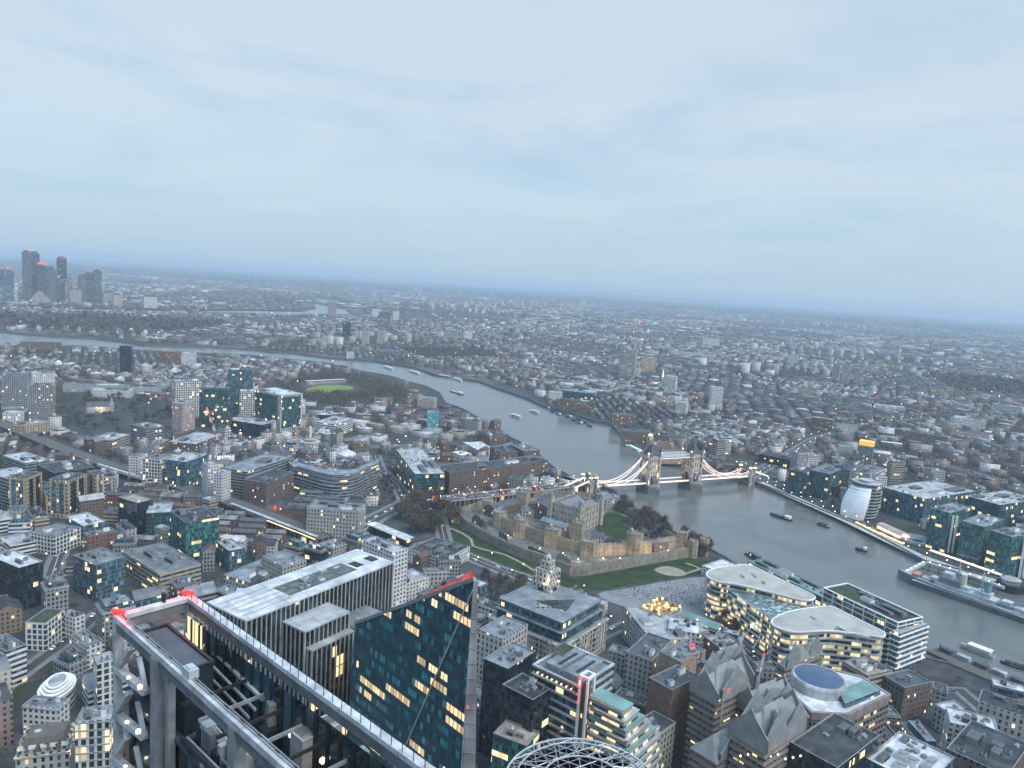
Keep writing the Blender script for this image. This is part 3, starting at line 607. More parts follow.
class Fr:
    """local frame: u along, v to the left of it"""
    def __init__(s, o, d): s.o = np.array(o[:2], float); s.u = np.array(d[:2], float)/np.linalg.norm(d[:2]); s.v = np.array([-s.u[1], s.u[0]]); s.rot = math.atan2(s.u[1], s.u[0])
    def p(s, u, v, z=None):
        q = s.o+s.u*u+s.v*v; return q if z is None else (q[0], q[1], z)
    def rect(s, u0, u1, v0, v1): return [s.p(u0, v0), s.p(u1, v0), s.p(u1, v1), s.p(u0, v1)]
    def box(s, mb, u0, u1, v0, v1, z0, z1, m=0, mt=None): mb.prism(s.rect(u0, u1, v0, v1), z0, z1, m, mt, bottom=True); return mb
# --- 1. tower with an open steel frame on top, nearest to the camera
def frame_tower():
    Z = 218.0; P1 = G(117, 615, Z)[:2]; P2 = G(194, 599, Z)[:2]; Q1 = G(290, 768, Z)[:2]
    f = Fr(P1, Q1-P1); W_ = (P2-P1) @ f.v; Ln = 70.0; s = 1 if W_ > 0 else -1; W_ = abs(W_)
    V = lambda v: v*s
    t = thing('steel_frame_tower', 'dark tower topped by an open pale steel frame with red beacons, lower left', 'tower', (*f.p(Ln/2, V(W_/2)), 0)); keep(f.rect(-2, Ln, V(-2) if s > 0 else V(W_+2), V(W_+2) if s > 0 else V(-2)))
    R_ = lambda u0, u1, v0, v1: f.rect(u0, u1, min(V(v0), V(v1)), max(V(v0), V(v1)))
    B = lambda mb, u0, u1, v0, v1, z0, z1, m=0: mb.prism(R_(u0, u1, v0, v1), z0, z1, m, bottom=True)
    gl = facade('facade_frame_tower', (.03, .04, .045), (.008, .018, .022), 1.5, 4, .9, .9, .03, 2, st=.8, grough=.1)
    mb = MB(); mb.prism(R_(1.2, Ln, .9, W_-.9), 0, 208, 0, 1); part(t, 'wall', mb, [gl, DARK])
    mb = MB(); B(mb, .8, Ln, .6, W_-.6, 208, 208.5); part(t, 'roof_deck', mb, plain('deck_dark', (.05, .062, .07), .75, scale=.6, var=.4))
    pale = plain('frame_steel', (.47, .48, .49), .5, .1, scale=.5, var=.35)
    for nm, a in (('top_beam', (0, Ln, -.5, .5)), ('top_beam', (0, Ln, W_-.5, W_+.5)), ('top_beam', (-.5, .7, .5, W_-.5))):
        mb = MB(); B(mb, *a, Z-.55, Z); bm_ = part(t, nm, mb, pale); mb = MB(); B(mb, a[0]+.2, a[1]-.2, a[2]+.22, a[3]-.22, Z-1.9, Z-.55); part(bm_, 'beam_web', mb, plain('web_grey', (.16, .17, .18), .55, .1, scale=.5))
    mb = MB()                                                    # walkway kerbs and rail on the near beam
    B(mb, .3, Ln, -.48, -.4, Z, Z+.12); B(mb, .3, Ln, .38, .46, Z, Z+.25); B(mb, .3, Ln, .1, .2, Z+.02, Z+.16); part(t, 'walkway_track', mb, METAL)
    mb = MB(); B(mb, .3, Ln, W_-.42, W_-.37, Z+.95, Z+1.0); part(t, 'handrail', mb, DARK)
    for u in np.arange(1.5, Ln, 3.2):
        mb = MB(); B(mb, u, u+.5, .2, .38, Z, Z+.18); part(t, 'track_bracket', mb, DARK)
        for v0, v1 in ((-.52, .52), (W_-.52, W_+.52)): mb = MB(); B(mb, u+1.2, u+1.28, v0, v1, Z-.56, Z+.012); part(t, 'beam_joint', mb, METAL)
        for k_ in range(2): mb = MB(); v0 = W_-.42; B(mb, u+k_*1.6, u+k_*1.6+.06, v0, v0+.06, Z, Z+1.0); part(t, 'rail_post', mb, DARK)
    mb = MB(); B(mb, 18.6, 20.2, -.2, .9, Z+.0, Z+1.0); B(mb, 18.9, 19.9, 0, .7, Z+1, Z+1.2); part(t, 'gantry_trolley', mb, STEEL)
    # corner columns and zigzag bracing of the near side
    for u, v, w_ in ((.1, 0, .85), (0, W_, .8), (12.2, .1, 1.5), (14.6, .3, .8), (30, .1, 1.3), (46, .1, 1.3)):
        mb = MB(); B(mb, u-w_/2, u+w_/2, v-w_/2, v+w_/2, 60, Z-.6); part(t, 'column', mb, pale if u < 1 else METAL)
    nv = np.array([*f.v, 0.0]); on = np.array([*f.p(0, V(-.1)), 0.0]); zz = lambda x, y: Gplane(x, y, on, nv)
    for k in range(5):
        dy = 44.5*k; dx = -1.6*k; a_, b_, c_, d_ = zz(131+dx, 648+dy), zz(117.5+dx, 669+dy), zz(146+dx, 692+dy), zz(139+dx, 657+dy)
        for p_, q_, r in ((a_, b_, .75), (b_, c_, .9), (d_, c_, .5)): mb = MB(); mb.bar(p_, q_, r, r*.8); part(t, 'brace', mb, pale)
        mb = MB(); mb.bar(a_*.8+b_*.2+nv*.35, a_*.25+b_*.75+nv*.35, .6, .3); part(t, 'lit_brace_panel', mb, plain('tan_panel', (.42, .31, .17), .6))  # plain tan strip laid along the upper brace
        for q_, r in ((b_*.6+c_*.4, .2), (b_*.2+c_*.8, .3)): hot(t, 'bracing_lamp', q_+(_C-q_)/np.linalg.norm(_C-q_)*.9, r, WARM_LAMP)
    for z in np.arange(Z-9, 150, -4.0):
        mb = MB(); B(mb, 16.5, Ln, .5, .85, z, z+.5); part(t, 'floor_edge', mb, DARK if int(z) % 3 else METAL)
    for u in np.arange(22, 66, 5.0):
        mb = MB(); mb.bar(f.p(u, V(.55), Z-9), f.p(u+6, V(.55), Z-36), .5); part(t, 'brace', mb, METAL)
    # dark plant house below the beacons
    mb = MB(); b0 = R_(3.2, 15.5, 1.5, W_-4.2); mb.prism(b0, 208.5, 216.3, 0, 1); part(t, 'plant_house', mb, [plain('plant_house_wall', (.018, .03, .04), .55), plain('plant_house_roof', (.075, .09, .105), .7, scale=.4, var=.2)])
    mb = MB(); mb.ring(inset(b0, -.1), inset(b0, .25), 216.2, 216.6); part(t, 'roof_edge', mb, DARK)
    # south glass screen with fins
    mb = MB()
    a, b = f.p(1, V(W_-.7)), f.p(Ln, V(W_-.7)); mb.face([(*a, 208.5), (*b, 208.5), (*b, Z-2.2), (*a, Z-2.2)], 0, [(0, 0), (Ln, 0), (Ln, 8), (0, 8)])
    part(t, 'glass_screen', mb, facade('facade_screen', (.04, .05, .055), (.015, .035, .045), 2.2, 9, .9, .94, .12, 2, st=.7, grough=.1))
    for u in np.arange(2.5, Ln, 2.2):
        mb = MB(); B(mb, u, u+.14, W_-.98, W_-.72, 208.5, Z-2.1); part(t, 'screen_fin', mb, DARK)
    for u in (27, 33, 38, 40.5, 43.5, 46): hot(t, 'deck_lamp', f.p(u, V(W_-1.0), 211.5), .3, WARM_LAMP)
    # window-cleaning machine: rails, boom, cabinets, cooling cabinet with three fans
    cz = 209
    def dq(x, y, z): return (G(x, y, z)[:2]-f.o)
    q0 = G(203, 640, 213.5); q1 = G(263, 699, 213.0)
    mb = MB(); mb.tube([q0, q1], .32, 8); part(t, 'boom_tube', mb, plain('silver_tube', (.6, .61, .6), .3, .6))
    d = (q1-q0)/np.linalg.norm(q1-q0); nrm = np.array([-d[1], d[0], 0])*(1 if s > 0 else -1)
    mb = MB(); mb.bar(q0+nrm*1.1-np.array([0, 0, .8]), q1+nrm*1.1-np.array([0, 0, .8]), 1.5, .9); part(t, 'boom_arm', mb, METAL)
    for k in range(5):
        mb = MB(); mb.bar(q0-nrm*(.9+.75*k)-np.array([0, 0, 1.0+.7*k]), q1-nrm*(.9+.75*k)-np.array([0, 0, 1.0+.7*k]), .22, .3); part(t, 'track_rail', mb, METAL if k % 2 else STEEL)
    for (x0, y0, x1, y1, x2, y2, z0, z1, nm, mm) in ((265, 701, 269, 706, 292, 700, 210, 213.4, 'machine_house', METAL), (286, 733.5, 302.5, 742, 342.5, 723.5, 208.5, 213.2, 'fan_cabinet', plain('cabinet_grey', (.27, .28, .275), .6, scale=.5)), (337, 756, 347, 761, 370, 751, 208.5, 211.5, 'machine_house', METAL), (258, 726, 265, 734, 300, 722, 208.5, 210.8, 'machine_house', DARK)):
        A_, B_, C_ = (G(x, y, z1)[:2] for x, y in ((x1, y1), (x0, y0), (x2, y2))); u_ = C_-A_; n_ = np.array([-u_[1], u_[0]])/np.linalg.norm(u_); v_ = n_*((B_-A_) @ n_); po = ccw([A_, A_+u_, A_+u_+v_, A_+v_])
        mb = MB(); mb.prism(po, z0, z1); c = part(t, nm, mb, mm)
        if nm == 'fan_cabinet':
            for k in range(3):
                e = A_+u_*(.18+.32*k)+v_*.5; mb = MB(); mb.prism(grid_poly(*e, np.linalg.norm(u_)*.25, np.linalg.norm(v_)*.62, math.atan2(u_[1], u_[0])), z1, z1+.3, 0, 1); part(c, 'fan_grille', mb, [STEEL, plain('fan_mesh', (.12, .115, .11), .8)])
            mb = MB(); mb.ring(inset(po, -.06), inset(po, .2), z1, z1+.12); part(c, 'cabinet_rim', mb, STEEL)
    mb = MB(); mb.bar(f.p(6, V(W_-3.2), 216), f.p(11.5, V(W_-2.6), 209), .2); mb.bar(f.p(8.4, V(W_-3), 213), f.p(7.4, V(W_-1.4), 214.5), .15); part(t, 'ladder_stay', mb, STEEL)
    for k in range(14):
        u = 13+k*2.1; mb = MB(); r_ = random.Random(k); B(mb, u, u+r_.uniform(.7, 1.8), W_-r_.uniform(3.4, 4.2), W_-r_.uniform(2.2, 2.6), 208.5, 208.5+r_.uniform(.5, 2.2)); part(t, 'deck_equipment', mb, [METAL, DARK, STEEL][k % 3])
    r_ = random.Random(77)                                     # plant, ducts and pipes crowding the open deck
    for k in range(34):
        u = 16.5+k*.95; v = r_.uniform(1.6, W_-5.2); mb = MB(); B(mb, u, u+r_.uniform(.6, 1.9), v, v+r_.uniform(.6, 1.8), 208.5, 208.5+r_.uniform(.6, 3.4)); part(t, 'deck_equipment', mb, [METAL, DARK, STEEL, ROOF['grey']][k % 4])
    for k in range(7): v = 1.4+k*.8; mb = MB(); mb.tube([f.p(16.5, V(v), 209+.15*k), f.p(52, V(v+r_.uniform(-.4, .4)), 209.2+.15*k)], .13, 6); part(t, 'pipe', mb, [STEEL, METAL][k % 2])
    for k in range(8): u = 17+k*4; mb = MB(); mb.bar(f.p(u, V(.5), 213.5), f.p(u, V(W_-.9), 213.5), .22, .4); part(t, 'cross_tie', mb, METAL if k % 2 else DARK)
    for (u, v) in ((0.2, 0.1), (.1, W_-.2)):
        for q in range(3): hot(t, 'beacon', f.p(u+.5*q-.5, V(v+.35*(q-1)), Z+.5), .3, RED_LAMP)
        point(t, f.p(u+.3, V(v), Z+1.5), (1, .02, .02), 240, .3)
    # the little person-high davit and louvres on the cross beam
    mb = MB(); B(mb, -.5, .2, W_*.62, W_*.62+.3, Z, Z+1.2); part(t, 'davit', mb, DARK)
frame_tower()
# --- 2. stepped tower of thin ribbed slabs
def ribbed():
    t = None
    rib = plain('rib_metal', (.36, .36, .35), .5, .2, scale=.3); gl = facade('facade_ribbed', (.02, .028, .032), (.01, .022, .028), 1.9, 4, .95, .9, .04, 2, st=.8)
    a, b, c = (G(*q, 150)[:2] for q in ((246, 620), (205, 603), (393, 562))); L_ = float(np.linalg.norm(c-a)); f = Fr(a, c-a); s = 1 if (b-a) @ f.v > 0 else -1; W_ = abs((b-a) @ f.v)
    t = thing('ribbed_slab_tower', 'stepped office tower of thin slabs with pale vertical ribs and white ribbed roof', 'tower', (*f.p(L_/2, s*W_/2), 0))
    def slab(u0, u1, v0, v1, h, z0=0, roof='white'):
        po = f.rect(u0, u1, min(s*v0, s*v1), max(s*v0, s*v1)); mb = MB(); mb.sides(po, z0, h-.6); part(t, 'wall', mb, gl); keep(po)
        mb = MB(); mb.prism(inset(po, -.35), h-.6, h, bottom=True); rf = part(t, 'roof', mb, ROOF[roof])
        mb = MB(); p = ccw(po)
        for i in range(4):
            e = p[(i+1) % 4]-p[i]; l = np.linalg.norm(e); k = int(l/1.9)
            for j in range(k+1):
                q = p[i]+e*(j/k); mb.prism(grid_poly(*q, .42, .7, math.atan2(e[1], e[0])), max(0, h-75), h-.6)
        part(t, 'facade_rib', mb, rib); return rf
    rf = slab(0, L_, 0, W_, 150)
    for k in range(5):
        mb = MB(); mb.prism(f.rect(1, L_*.30, s*W_*(.16*k+.15)-.15, s*W_*(.16*k+.15)+.15), 150, 150.18); part(rf, 'roof_seam', mb, ROOF['pale'])
    mb = MB(); mb.prism(f.rect(L_*.31, L_*.78, min(s*W_*.22, s*W_*.68), max(s*W_*.22, s*W_*.68)), 150, 150.12); part(rf, 'roof_well', mb, plain('roof_well_grey', (.10, .115, .11), .85, scale=.5, var=.5))
    r = random.Random(4)
    for k in range(16):
        u, v = r.uniform(L_*.36, L_*.74), r.uniform(W_*.26, W_*.62); mb = MB(); mb.box((*f.p(u, s*v), 150.12), (r.uniform(.6, 2.6), r.uniform(.5, 1.4), r.uniform(.3, .9)), f.rot); part(rf, 'roof_unit', mb, [STEEL, METAL, ROOF['tan']][k % 3])
    for u in (.80, .92):
        mb = MB(); mb.prism(f.rect(L_*u, L_*(u+.055), min(s*W_*.3, s*W_*.55), max(s*W_*.3, s*W_*.55)), 150, 150.15); part(rf, 'roof_hatch', mb, DARK)
    def at(px, h): q = G(*px, h)[:2]-f.o; return q @ f.u, q @ f.v*s
    for pa, pc, h, dp, z0 in (((305, 631), (350, 612), 144.5, None, 0), ((312, 650), (352, 630), 138.5, None, 0)):
        u0, v0 = at(pa, h); u1, _ = at(pc, h); slab(u0, u1, v0, 0 if h > 140 else -6.0, h, 0, 'pale')
    u0, v0 = at((352, 626), 139); slab(u0, u0+18, v0+2, 0, 137, 0, 'grey')
ribbed()
# --- 3. glass blade tower with a sloping top
def blade():
    R = G(474.5, 579, 190); L3 = G(355, 623, 158); f = Fr(R, L3-R); W_ = float(np.linalg.norm((L3-R)[:2])); s = 1 if np.array([-R[0], -R[1]]) @ f.v > 0 else -1; D = -s*44
    t = thing('glass_blade_tower', 'dark teal glass tower with sloping top edge, diagonal white line and many lit windows', 'tower', (*f.p(W_/2, D/2), 0))
    gl = facade('facade_blade', (.03, .07, .08), (.022, .092, .108), 1.35, 3.6, .82, .56, .19, 5, st=.62, grough=.06, litcol=(1, .68, .34))
    keep(f.rect(0, W_+6, min(0, D), max(0, D)))
    dr = R[:2]/np.linalg.norm(R[:2]); k3 = R[:2]+dr*30+f.u*7; p = [f.p(0, 0), f.p(W_, 0), k3+f.u*(W_-4), k3]; z = [190, 158, 138, 166]; pb = [f.p(0, 0), f.p(W_+9, 0), k3+f.u*(W_+8), k3]
    mb = MB(); us = [0, W_, W_+44, 2*W_+44, 2*W_+88]
    q = list(range(4))
    for i in range(4):
        j = (i+1) % 4; fc = [(*pb[i], 0), (*pb[j], 0), (*p[j], z[j]), (*p[i], z[i])]; uvs = [(us[i], 0), (us[i+1], 0), (us[i+1], z[j]), (us[i], z[i])]
        if s > 0: fc = fc[::-1]; uvs = uvs[::-1]
        mb.face(fc, 0, uvs)
    part(t, 'glass_wall', mb, gl)
    pk = plain('red_lit_lining', (.36, .22, .20), .7, scale=.3)  # pinkish base colour carries the red lamp light on roof and screen
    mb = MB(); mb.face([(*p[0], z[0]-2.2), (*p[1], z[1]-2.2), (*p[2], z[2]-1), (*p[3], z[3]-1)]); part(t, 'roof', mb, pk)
    mb = MB()
    for i in range(4):
        j = (i+1) % 4; mb.bar((*p[i], z[i]), (*p[j], z[j]), .5, .9)
    part(t, 'roof_rim', mb, METAL)
    for k in range(5):
        mb = MB(); a = np.array((*p[0], z[0]-1))+(np.array((*p[1], z[1]-1))-np.array((*p[0], z[0]-1)))*(.08+.1*k); b = a+(np.array((*p[3], z[3]))-np.array((*p[0], z[0])))*.5
        mb.bar(a, b, .35); part(t, 'roof_rafter', mb, STEEL)
    n = np.array([*f.v, 0]); o = np.array([*f.p(0, s*.25), 0]); a, b = Gplane(473, 590, o, n), Gplane(396, 768, o, n); mb = MB(); mb.bar(a, b, .35, .35); part(t, 'diagonal_line', mb, STEEL)
    # red lit screen wall that stands behind the sloping edge near the tip
    zl = lambda u: 190-32*u/W_
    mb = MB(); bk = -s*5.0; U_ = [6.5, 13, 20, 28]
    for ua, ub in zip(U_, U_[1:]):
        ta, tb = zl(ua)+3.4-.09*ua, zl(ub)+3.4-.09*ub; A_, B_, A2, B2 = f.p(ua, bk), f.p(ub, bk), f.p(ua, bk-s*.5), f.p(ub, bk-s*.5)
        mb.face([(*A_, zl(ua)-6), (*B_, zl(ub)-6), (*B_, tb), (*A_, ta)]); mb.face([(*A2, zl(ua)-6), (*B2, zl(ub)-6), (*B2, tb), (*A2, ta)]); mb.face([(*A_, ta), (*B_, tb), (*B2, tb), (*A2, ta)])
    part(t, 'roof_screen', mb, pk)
    for u in (8, 15, 21): point(t, (*f.p(u, -s*2.2), zl(u)+1.6), (1, .10, .06), 150, .4)
    # folded edge strip right of the tip
    mb = MB(); e0 = f.p(0, s*.3); e1 = f.p(-5.2, -s*6.0)
    mb.face([(*f.p(1.2, s*.35), 40), (*e0, 189.5), (*f.p(-.6, -s*.6), 189.5), (*e1, 40)][::(1 if s > 0 else -1)]); part(t, 'edge_strip', mb, plain('edge_glass', (.30, .31, .32), .25, .2, scale=.08, var=.5))
    for zz in range(60, 186, 4):
        mb = MB(); w_ = (189.5-zz)/149.5; mb.bar(np.array((*f.p(.3, s*.5), zz)), np.array((*f.p(-.6-4.4*w_, -s*(.6+5.2*w_)+s*.1), zz)), .12); part(t, 'edge_rung', mb, METAL)
    for k in range(4): hot(t, 'beacon', (*f.p(1+1.6*k, -s*(1.5+k)), 187.5-1.0*k), .35, RED_LAMP)
    point(t, (*f.p(5, -s*5), 186.5), (1, .08, .04), 700, .5)
    hot(t, 'beacon', (*f.p(-2.2, s*1.6), 158), .3, RED_LAMP)
blade()
# --- 4. banded office with a red lit lift tower
def banded():
    h = 70; a, b, c = (G(*q, h)[:2] for q in ((579, 686), (535, 665), (597, 672))); f = Fr(a, b-a); L_ = float(np.linalg.norm(b-a)); s = 1 if (c-a) @ f.v > 0 else -1
    t = thing('banded_office', 'white banded office of stacked floors with a red lit lift tower, at the bottom centre', 'office', (*f.p(L_/2, s*14), 0)); R_ = lambda u0, u1, v0, v1: f.rect(u0, u1, min(s*v0, s*v1), max(s*v0, s*v1))
    po = R_(0, L_, 0, 30); block('', '', '', po, h, 'glass', 'lead', 0, root=t); keep(R_(-32, L_, -2, 32))
    z = 8
    while z < h+1:
        mb = MB(); mb.ring(inset(po, -1.1), inset(po, .2), z, z+.9); part(t, 'floor_band', mb, ROOF['pale']); z += 4.4
    for k in range(2):
        mb = MB(); mb.prism(R_(3+k*11, 12+k*11, 3, 26), h-.8, h+2.4, 0, 1); pr = part(t, 'plant_room', mb, [METAL, ROOF['lead']])
        mb = MB(); mb.prism(R_(5+k*11, 6.5+k*11, 6, 22), h+2.4, h+2.7); part(pr, 'louvre', mb, DARK)
    mb = MB(); mb.prism(R_(L_-8, L_-1, 14, 24), h-.8, h+4, 0, 1); part(t, 'stair_house', mb, [ROOF['pale'], ROOF['green']])
    for k in range(8): hot(t, 'terrace_lamp', f.p(4+k*3.0, s*-.6, h-3), .3, WARM_LAMP)
    # stepped wing to the right of the lift tower
    wm = facade('facade_banded_wing', (.30, .31, .30), (.03, .05, .05), 2.4, 4.4, 1, .55, .55, 2, st=.8)
    for k in range(6):
        e = R_(-31+k*1.2, -7, 0, 30-k*4.2); mb = MB(); mb.sides(e, 0 if k == 0 else 46+(k-1)*4.4, 46+k*4.4); part(t, 'wing_wall', mb, wm)
        mb = MB(); mb.prism(inset(e, -.5), 46+k*4.4-.5, 46+k*4.4+.1, bottom=True); part(t, 'wing_terrace', mb, ROOF['copper'] if k % 2 else ROOF['pale'])
    for zz in np.arange(10, 44, 4.4):
        mb = MB(); e = R_(-31, -7, 0, 30); mb.ring(inset(e, -.6), inset(e, .1), zz, zz+.8); part(t, 'floor_band', mb, ROOF['pale'])
    # lift tower: two white posts, braced cage, red lamps
    for u, v in ((-1.5, -1.5), (-5.8, -1.5), (-5.8, 4), (-1.5, 4)):
        mb = MB(); mb.prism(R_(u-.55, u+.55, v-.55, v+.55), 0, h+7); part(t, 'lift_post', mb, WHITE)
    mb = MB(); mb.prism(R_(-5, -2.2, -.6, 3.2), 0, h+3); part(t, 'lift_shaft', mb, facade('facade_lift', (.10, .07, .045), (.12, .09, .05), 1.4, 3.2, .7, .7, .15, st=.5))
    mb = MB(); mb.ring(R_(-6.4, -.9, -2.1, 4.6), R_(-5.4, -1.9, -1.1, 3.6), h+6, h+7.2); part(t, 'lift_crown', mb, WHITE)
    for zz in (h+5, h+1, h-3, h-7, 28, 24): hot(t, 'red_lift_lamp', f.p(-1.2, -s*2.3, zz), .42, RED_LAMP)
    point(t, f.p(-.6, -s*4, h+3), (1, .1, .08), 700)
banded()
# --- 5. round steel lattice roof at the lower edge
def lattice():
    Z = 128; l, r, tp = G(514, 773, Z)[:2], G(668, 775, Z)[:2], G(588, 741, Z)[:2]; 
    c = (l+r)/2; rad = float(np.linalg.norm(l-r)/2); c = tp-(tp/np.linalg.norm(tp))*rad*.98
    t = thing('round_lattice_tower', 'round tower top with a white steel lattice ring, cut by the lower edge', 'tower', (*c, 0)); keep(circle(*c, rad+2))
    mb = MB(); mb.lathe((*c, 0), [(rad, 0), (rad, Z-3)], 40, 0); part(t, 'wall', mb, [FAC['darkglass']])
    mb = MB(); mb.cap(circle(*c, rad-.2, 40), Z-3); part(t, 'roof', mb, ROOF['grey'])
    P = lambda q, a, z: (c[0]+rad*q*math.cos(a), c[1]+rad*q*math.sin(a), z)
    for q, z, th in ((1.0, Z, .7), (.86, Z+.8, .45), (.52, Z+1.6, .5)):
        mb = MB(); mb.tube([P(q, 2*math.pi*k/48, z) for k in range(49)], th/2, 5); part(t, 'lattice_ring', mb, STEEL)
    for k in range(36):
        a = 2*math.pi*k/36; mb = MB(); mb.tube([P(1, a, Z), P(.52, a+(.28 if k % 2 else -.05), Z+1.6)], .16, 4); part(t, 'lattice_bar', mb, STEEL if k % 3 else METAL)
    for k in range(24):
        a = 2*math.pi*k/24; mb = MB(); mb.tube([P(.98, a+.1, Z-.1), P(.6, a-.25, Z+1.2)], .1, 4); part(t, 'lattice_brace', mb, STEEL)
    for dr in (0, 1, 2):                                     # crossing chords of the lattice
        for k in range(-6, 7):
            q = k/7.0; hl = math.sqrt(1-q*q); a = dr*math.pi/3+.3; ca, sa = math.cos(a), math.sin(a); E_ = [(c[0]+rad*(ca*u_-sa*q), c[1]+rad*(sa*u_+ca*q), Z+.2+1.3*(1-(u_*u_+q*q))) for u_ in (-hl, -hl*.5, 0, hl*.5, hl)]
            mb = MB(); mb.tube(E_, .08 if k % 2 else .13, 4); part(t, 'lattice_chord', mb, METAL if k % 2 else STEEL)
lattice()
# --- 6. grand stone hotel with modern glass attic and a stepped tower
def grand():
    h = 38; A_, B_, C_ = (562.6, 623.7), (497.5, 598), (603, 600.6); po = rect3(A_, B_, C_, h)
    t = block('grand_hotel', 'grand pale stone hotel with set-back glass attic, pale flat roof and stepped stone tower behind', 'hotel', inset(po, -3.5), 25, 'palestone', 'lead', 0, bands=(100, .9, 1.2, FAC['palestone'], 23))
    for z0, z1, d, fm in ((24, 31, 0, 'glass'), (31, 38, 1.6, 'blueglass')):
        mb = MB(); mb.sides(inset(po, d), z0, z1); part(t, 'glass_attic', mb, FAC[fm]); mb = MB(); mb.prism(inset(po, d-1.0), z1-.5, z1+.2, bottom=True); part(t, 'attic_roof', mb, ROOF['lead'])
    c = sum(po)/4; e = po[1]-po[0]; rot = math.atan2(e[1], e[0]); L_ = np.linalg.norm(e)
    p = ccw(po); mid = (G(520, 603, h)[:2]+G(590, 600, h)[:2])/2; mb = MB(); tri = [G(535, 601, h)[:2], G(575, 600, h)[:2], G(566, 612, h)[:2]]; mb.prism(ccw(tri), 38.2, 38.5); part(t, 'roof_light', mb, FAC['darkglass'])
    for k in range(12):
        q = G(538+k % 6*5, 604+k//6*4, h); mb = MB(); mb.box((q[0], q[1], 38.2), (1.4, 1.4, .5), rot); part(t, 'roof_vent', mb, DARK)
    # colonnade piers
    b0 = ccw(inset(po, -3.8))
    for i in range(4):
        e = b0[(i+1) % 4]-b0[i]; l = np.linalg.norm(e); n_ = int(l/4)
        if l > 20:
            for k in range(n_): q = b0[i]+e*((k+.5)/n_); mb = MB(); mb.prism(grid_poly(*q, 1, .8, math.atan2(e[1], e[0])), 6, 22.8); part(t, 'pier', mb, FAC['palestone'])
    q = G(545.5, 597, 34)[:2]; q = q+q/np.linalg.norm(q)*7
    mb = MB(); st = FAC['palestone']
    mb.prism(grid_poly(*q, 15, 15, rot), 20, 44); mb.prism(grid_poly(*q, 12, 12, rot), 44, 54); mb.prism(grid_poly(*q, 8, 8, rot), 54, 60); mb.lathe((*q, 60), [(3.4, 0), (3.2, 2), (1.2, 4.5), (.3, 6)], 10); tw = part(t, 'tower', mb, st)
    for sx in (-1, 1):
        for sy in (-1, 1):
            w_ = q+np.array([sx*math.cos(rot)-sy*math.sin(rot), sx*math.sin(rot)+sy*math.cos(rot)])*6.2; mb = MB(); mb.lathe((*w_, 44), [(1.3, 0), (1.3, 8), (1.6, 8.2), (.3, 10.5)], 8); part(tw, 'column', mb, st)
    for k in range(4):
        d = np.array([math.cos(rot+k*math.pi/2), math.sin(rot+k*math.pi/2)]); mb = MB(); mb.prism(grid_poly(*(q+d*7.4), .5, 5, rot+k*math.pi/2), 30, 41); part(tw, 'arch_window', mb, FAC['darkglass'])
    for k in range(4): hot(t, 'flood_lamp', (*(q+np.array([9*math.cos(k*1.57+.5), 9*math.sin(k*1.57+.5)])), 45), .5, WARM_LAMP)
    point(t, (q[0]-q[0]/np.linalg.norm(q)*12, q[1]-q[1]/np.linalg.norm(q)*12, 48), (1, .8, .5), 900)
    d = G(588, 648, 5); 
    for k in range(8): hot(t, 'entrance_lamp', (*G(588+k*2.0, 648-k*1.6, 8)[:2], 9), .5, WARM_LAMP)
    keep(inset(po, -8))
grand()
# --- 7. two curved offices with flat stone roofs joined by a glass roof
LITBAND = facade('facade_lit_bands', (.50, .50, .48), (.04, .06, .06), 2.2, 4.0, 1, .6, .58, 3, st=.5, litcol=(1, .78, .42))
def smooth(P, n=6):
    P = [np.array(p) for p in P]; o = []
    for i in range(len(P)):
        p0, p1, p2, p3 = P[i-1], P[i], P[(i+1) % len(P)], P[(i+2) % len(P)]
        for k in range(n):
            t_ = k/n; o.append(.5*((2*p1)+(p2-p0)*t_+(2*p0-5*p1+4*p2-p3)*t_*t_+(3*p1-p0-3*p2+p3)*t_**3))
    return o
def curved(label, px, h, solid=False):
    po = ccw(smooth([G(x, y, h)[:2] for x, y in px])); c = sum(po)/len(po); t = thing('curved_office', label, 'office', (*c, 0), 'pair of curved plaza offices'); keep(po, 6)
    ins = [q+(c-q)/np.linalg.norm(c-q)*2.2 for q in po]; mb = MB(); mb.sides(ins, 0, h-.5); part(t, 'wall', mb, LITBAND)
    mb = MB(); mb.prism(po, h-.7, h, 0, 1, bottom=True); rf = part(t, 'roof', mb, [WHITE, plain('stone_roof', (.35, .335, .30), .85, scale=.06, var=.2)])
    rim = [q+(c-q)/np.linalg.norm(c-q)*1.0 for q in po]; mb = MB(); mb.ring(po, rim, h, h+.35); part(rf, 'roof_rim', mb, WHITE)
    z = 3.6
    while z < h-3:
        mb = MB(); o2 = [q+(c-q)/np.linalg.norm(c-q)*.7 for q in po]; mb.ring(o2, [q+(c-q)/np.linalg.norm(c-q)*3 for q in po], z, z+1.0); part(t, 'floor_band', mb, ROOF['pale']); z += 4
    r = random.Random(int(c[0]))
    for k in range(3):
        q = c+np.array([r.uniform(-14, 14), r.uniform(-9, 9)]); mb = MB(); mb.box((*q, h), (r.uniform(5, 10), r.uniform(1.5, 3), .25), r.uniform(0, 3)); part(rf, 'roof_patch', mb, ROOF['grey'])
    return t, po
h1 = hgt(707, 613, 575)
curved('curved office with tongue-shaped pale stone roof, nearer the fortress', [(706, 575), (712, 569), (731, 565.5), (750, 565), (764, 571), (790, 583.5), (812, 594), (815, 599), (803, 600), (770, 592), (735, 584), (716, 581)], h1)
curved('curved office with fan-shaped pale stone roof, nearer the camera', [(771, 622), (777, 616), (792, 610.5), (815, 607), (832, 606.5), (846, 613), (868, 624), (884, 632), (883, 637), (860, 634), (828, 631), (795, 632), (778, 628)], h1+1)
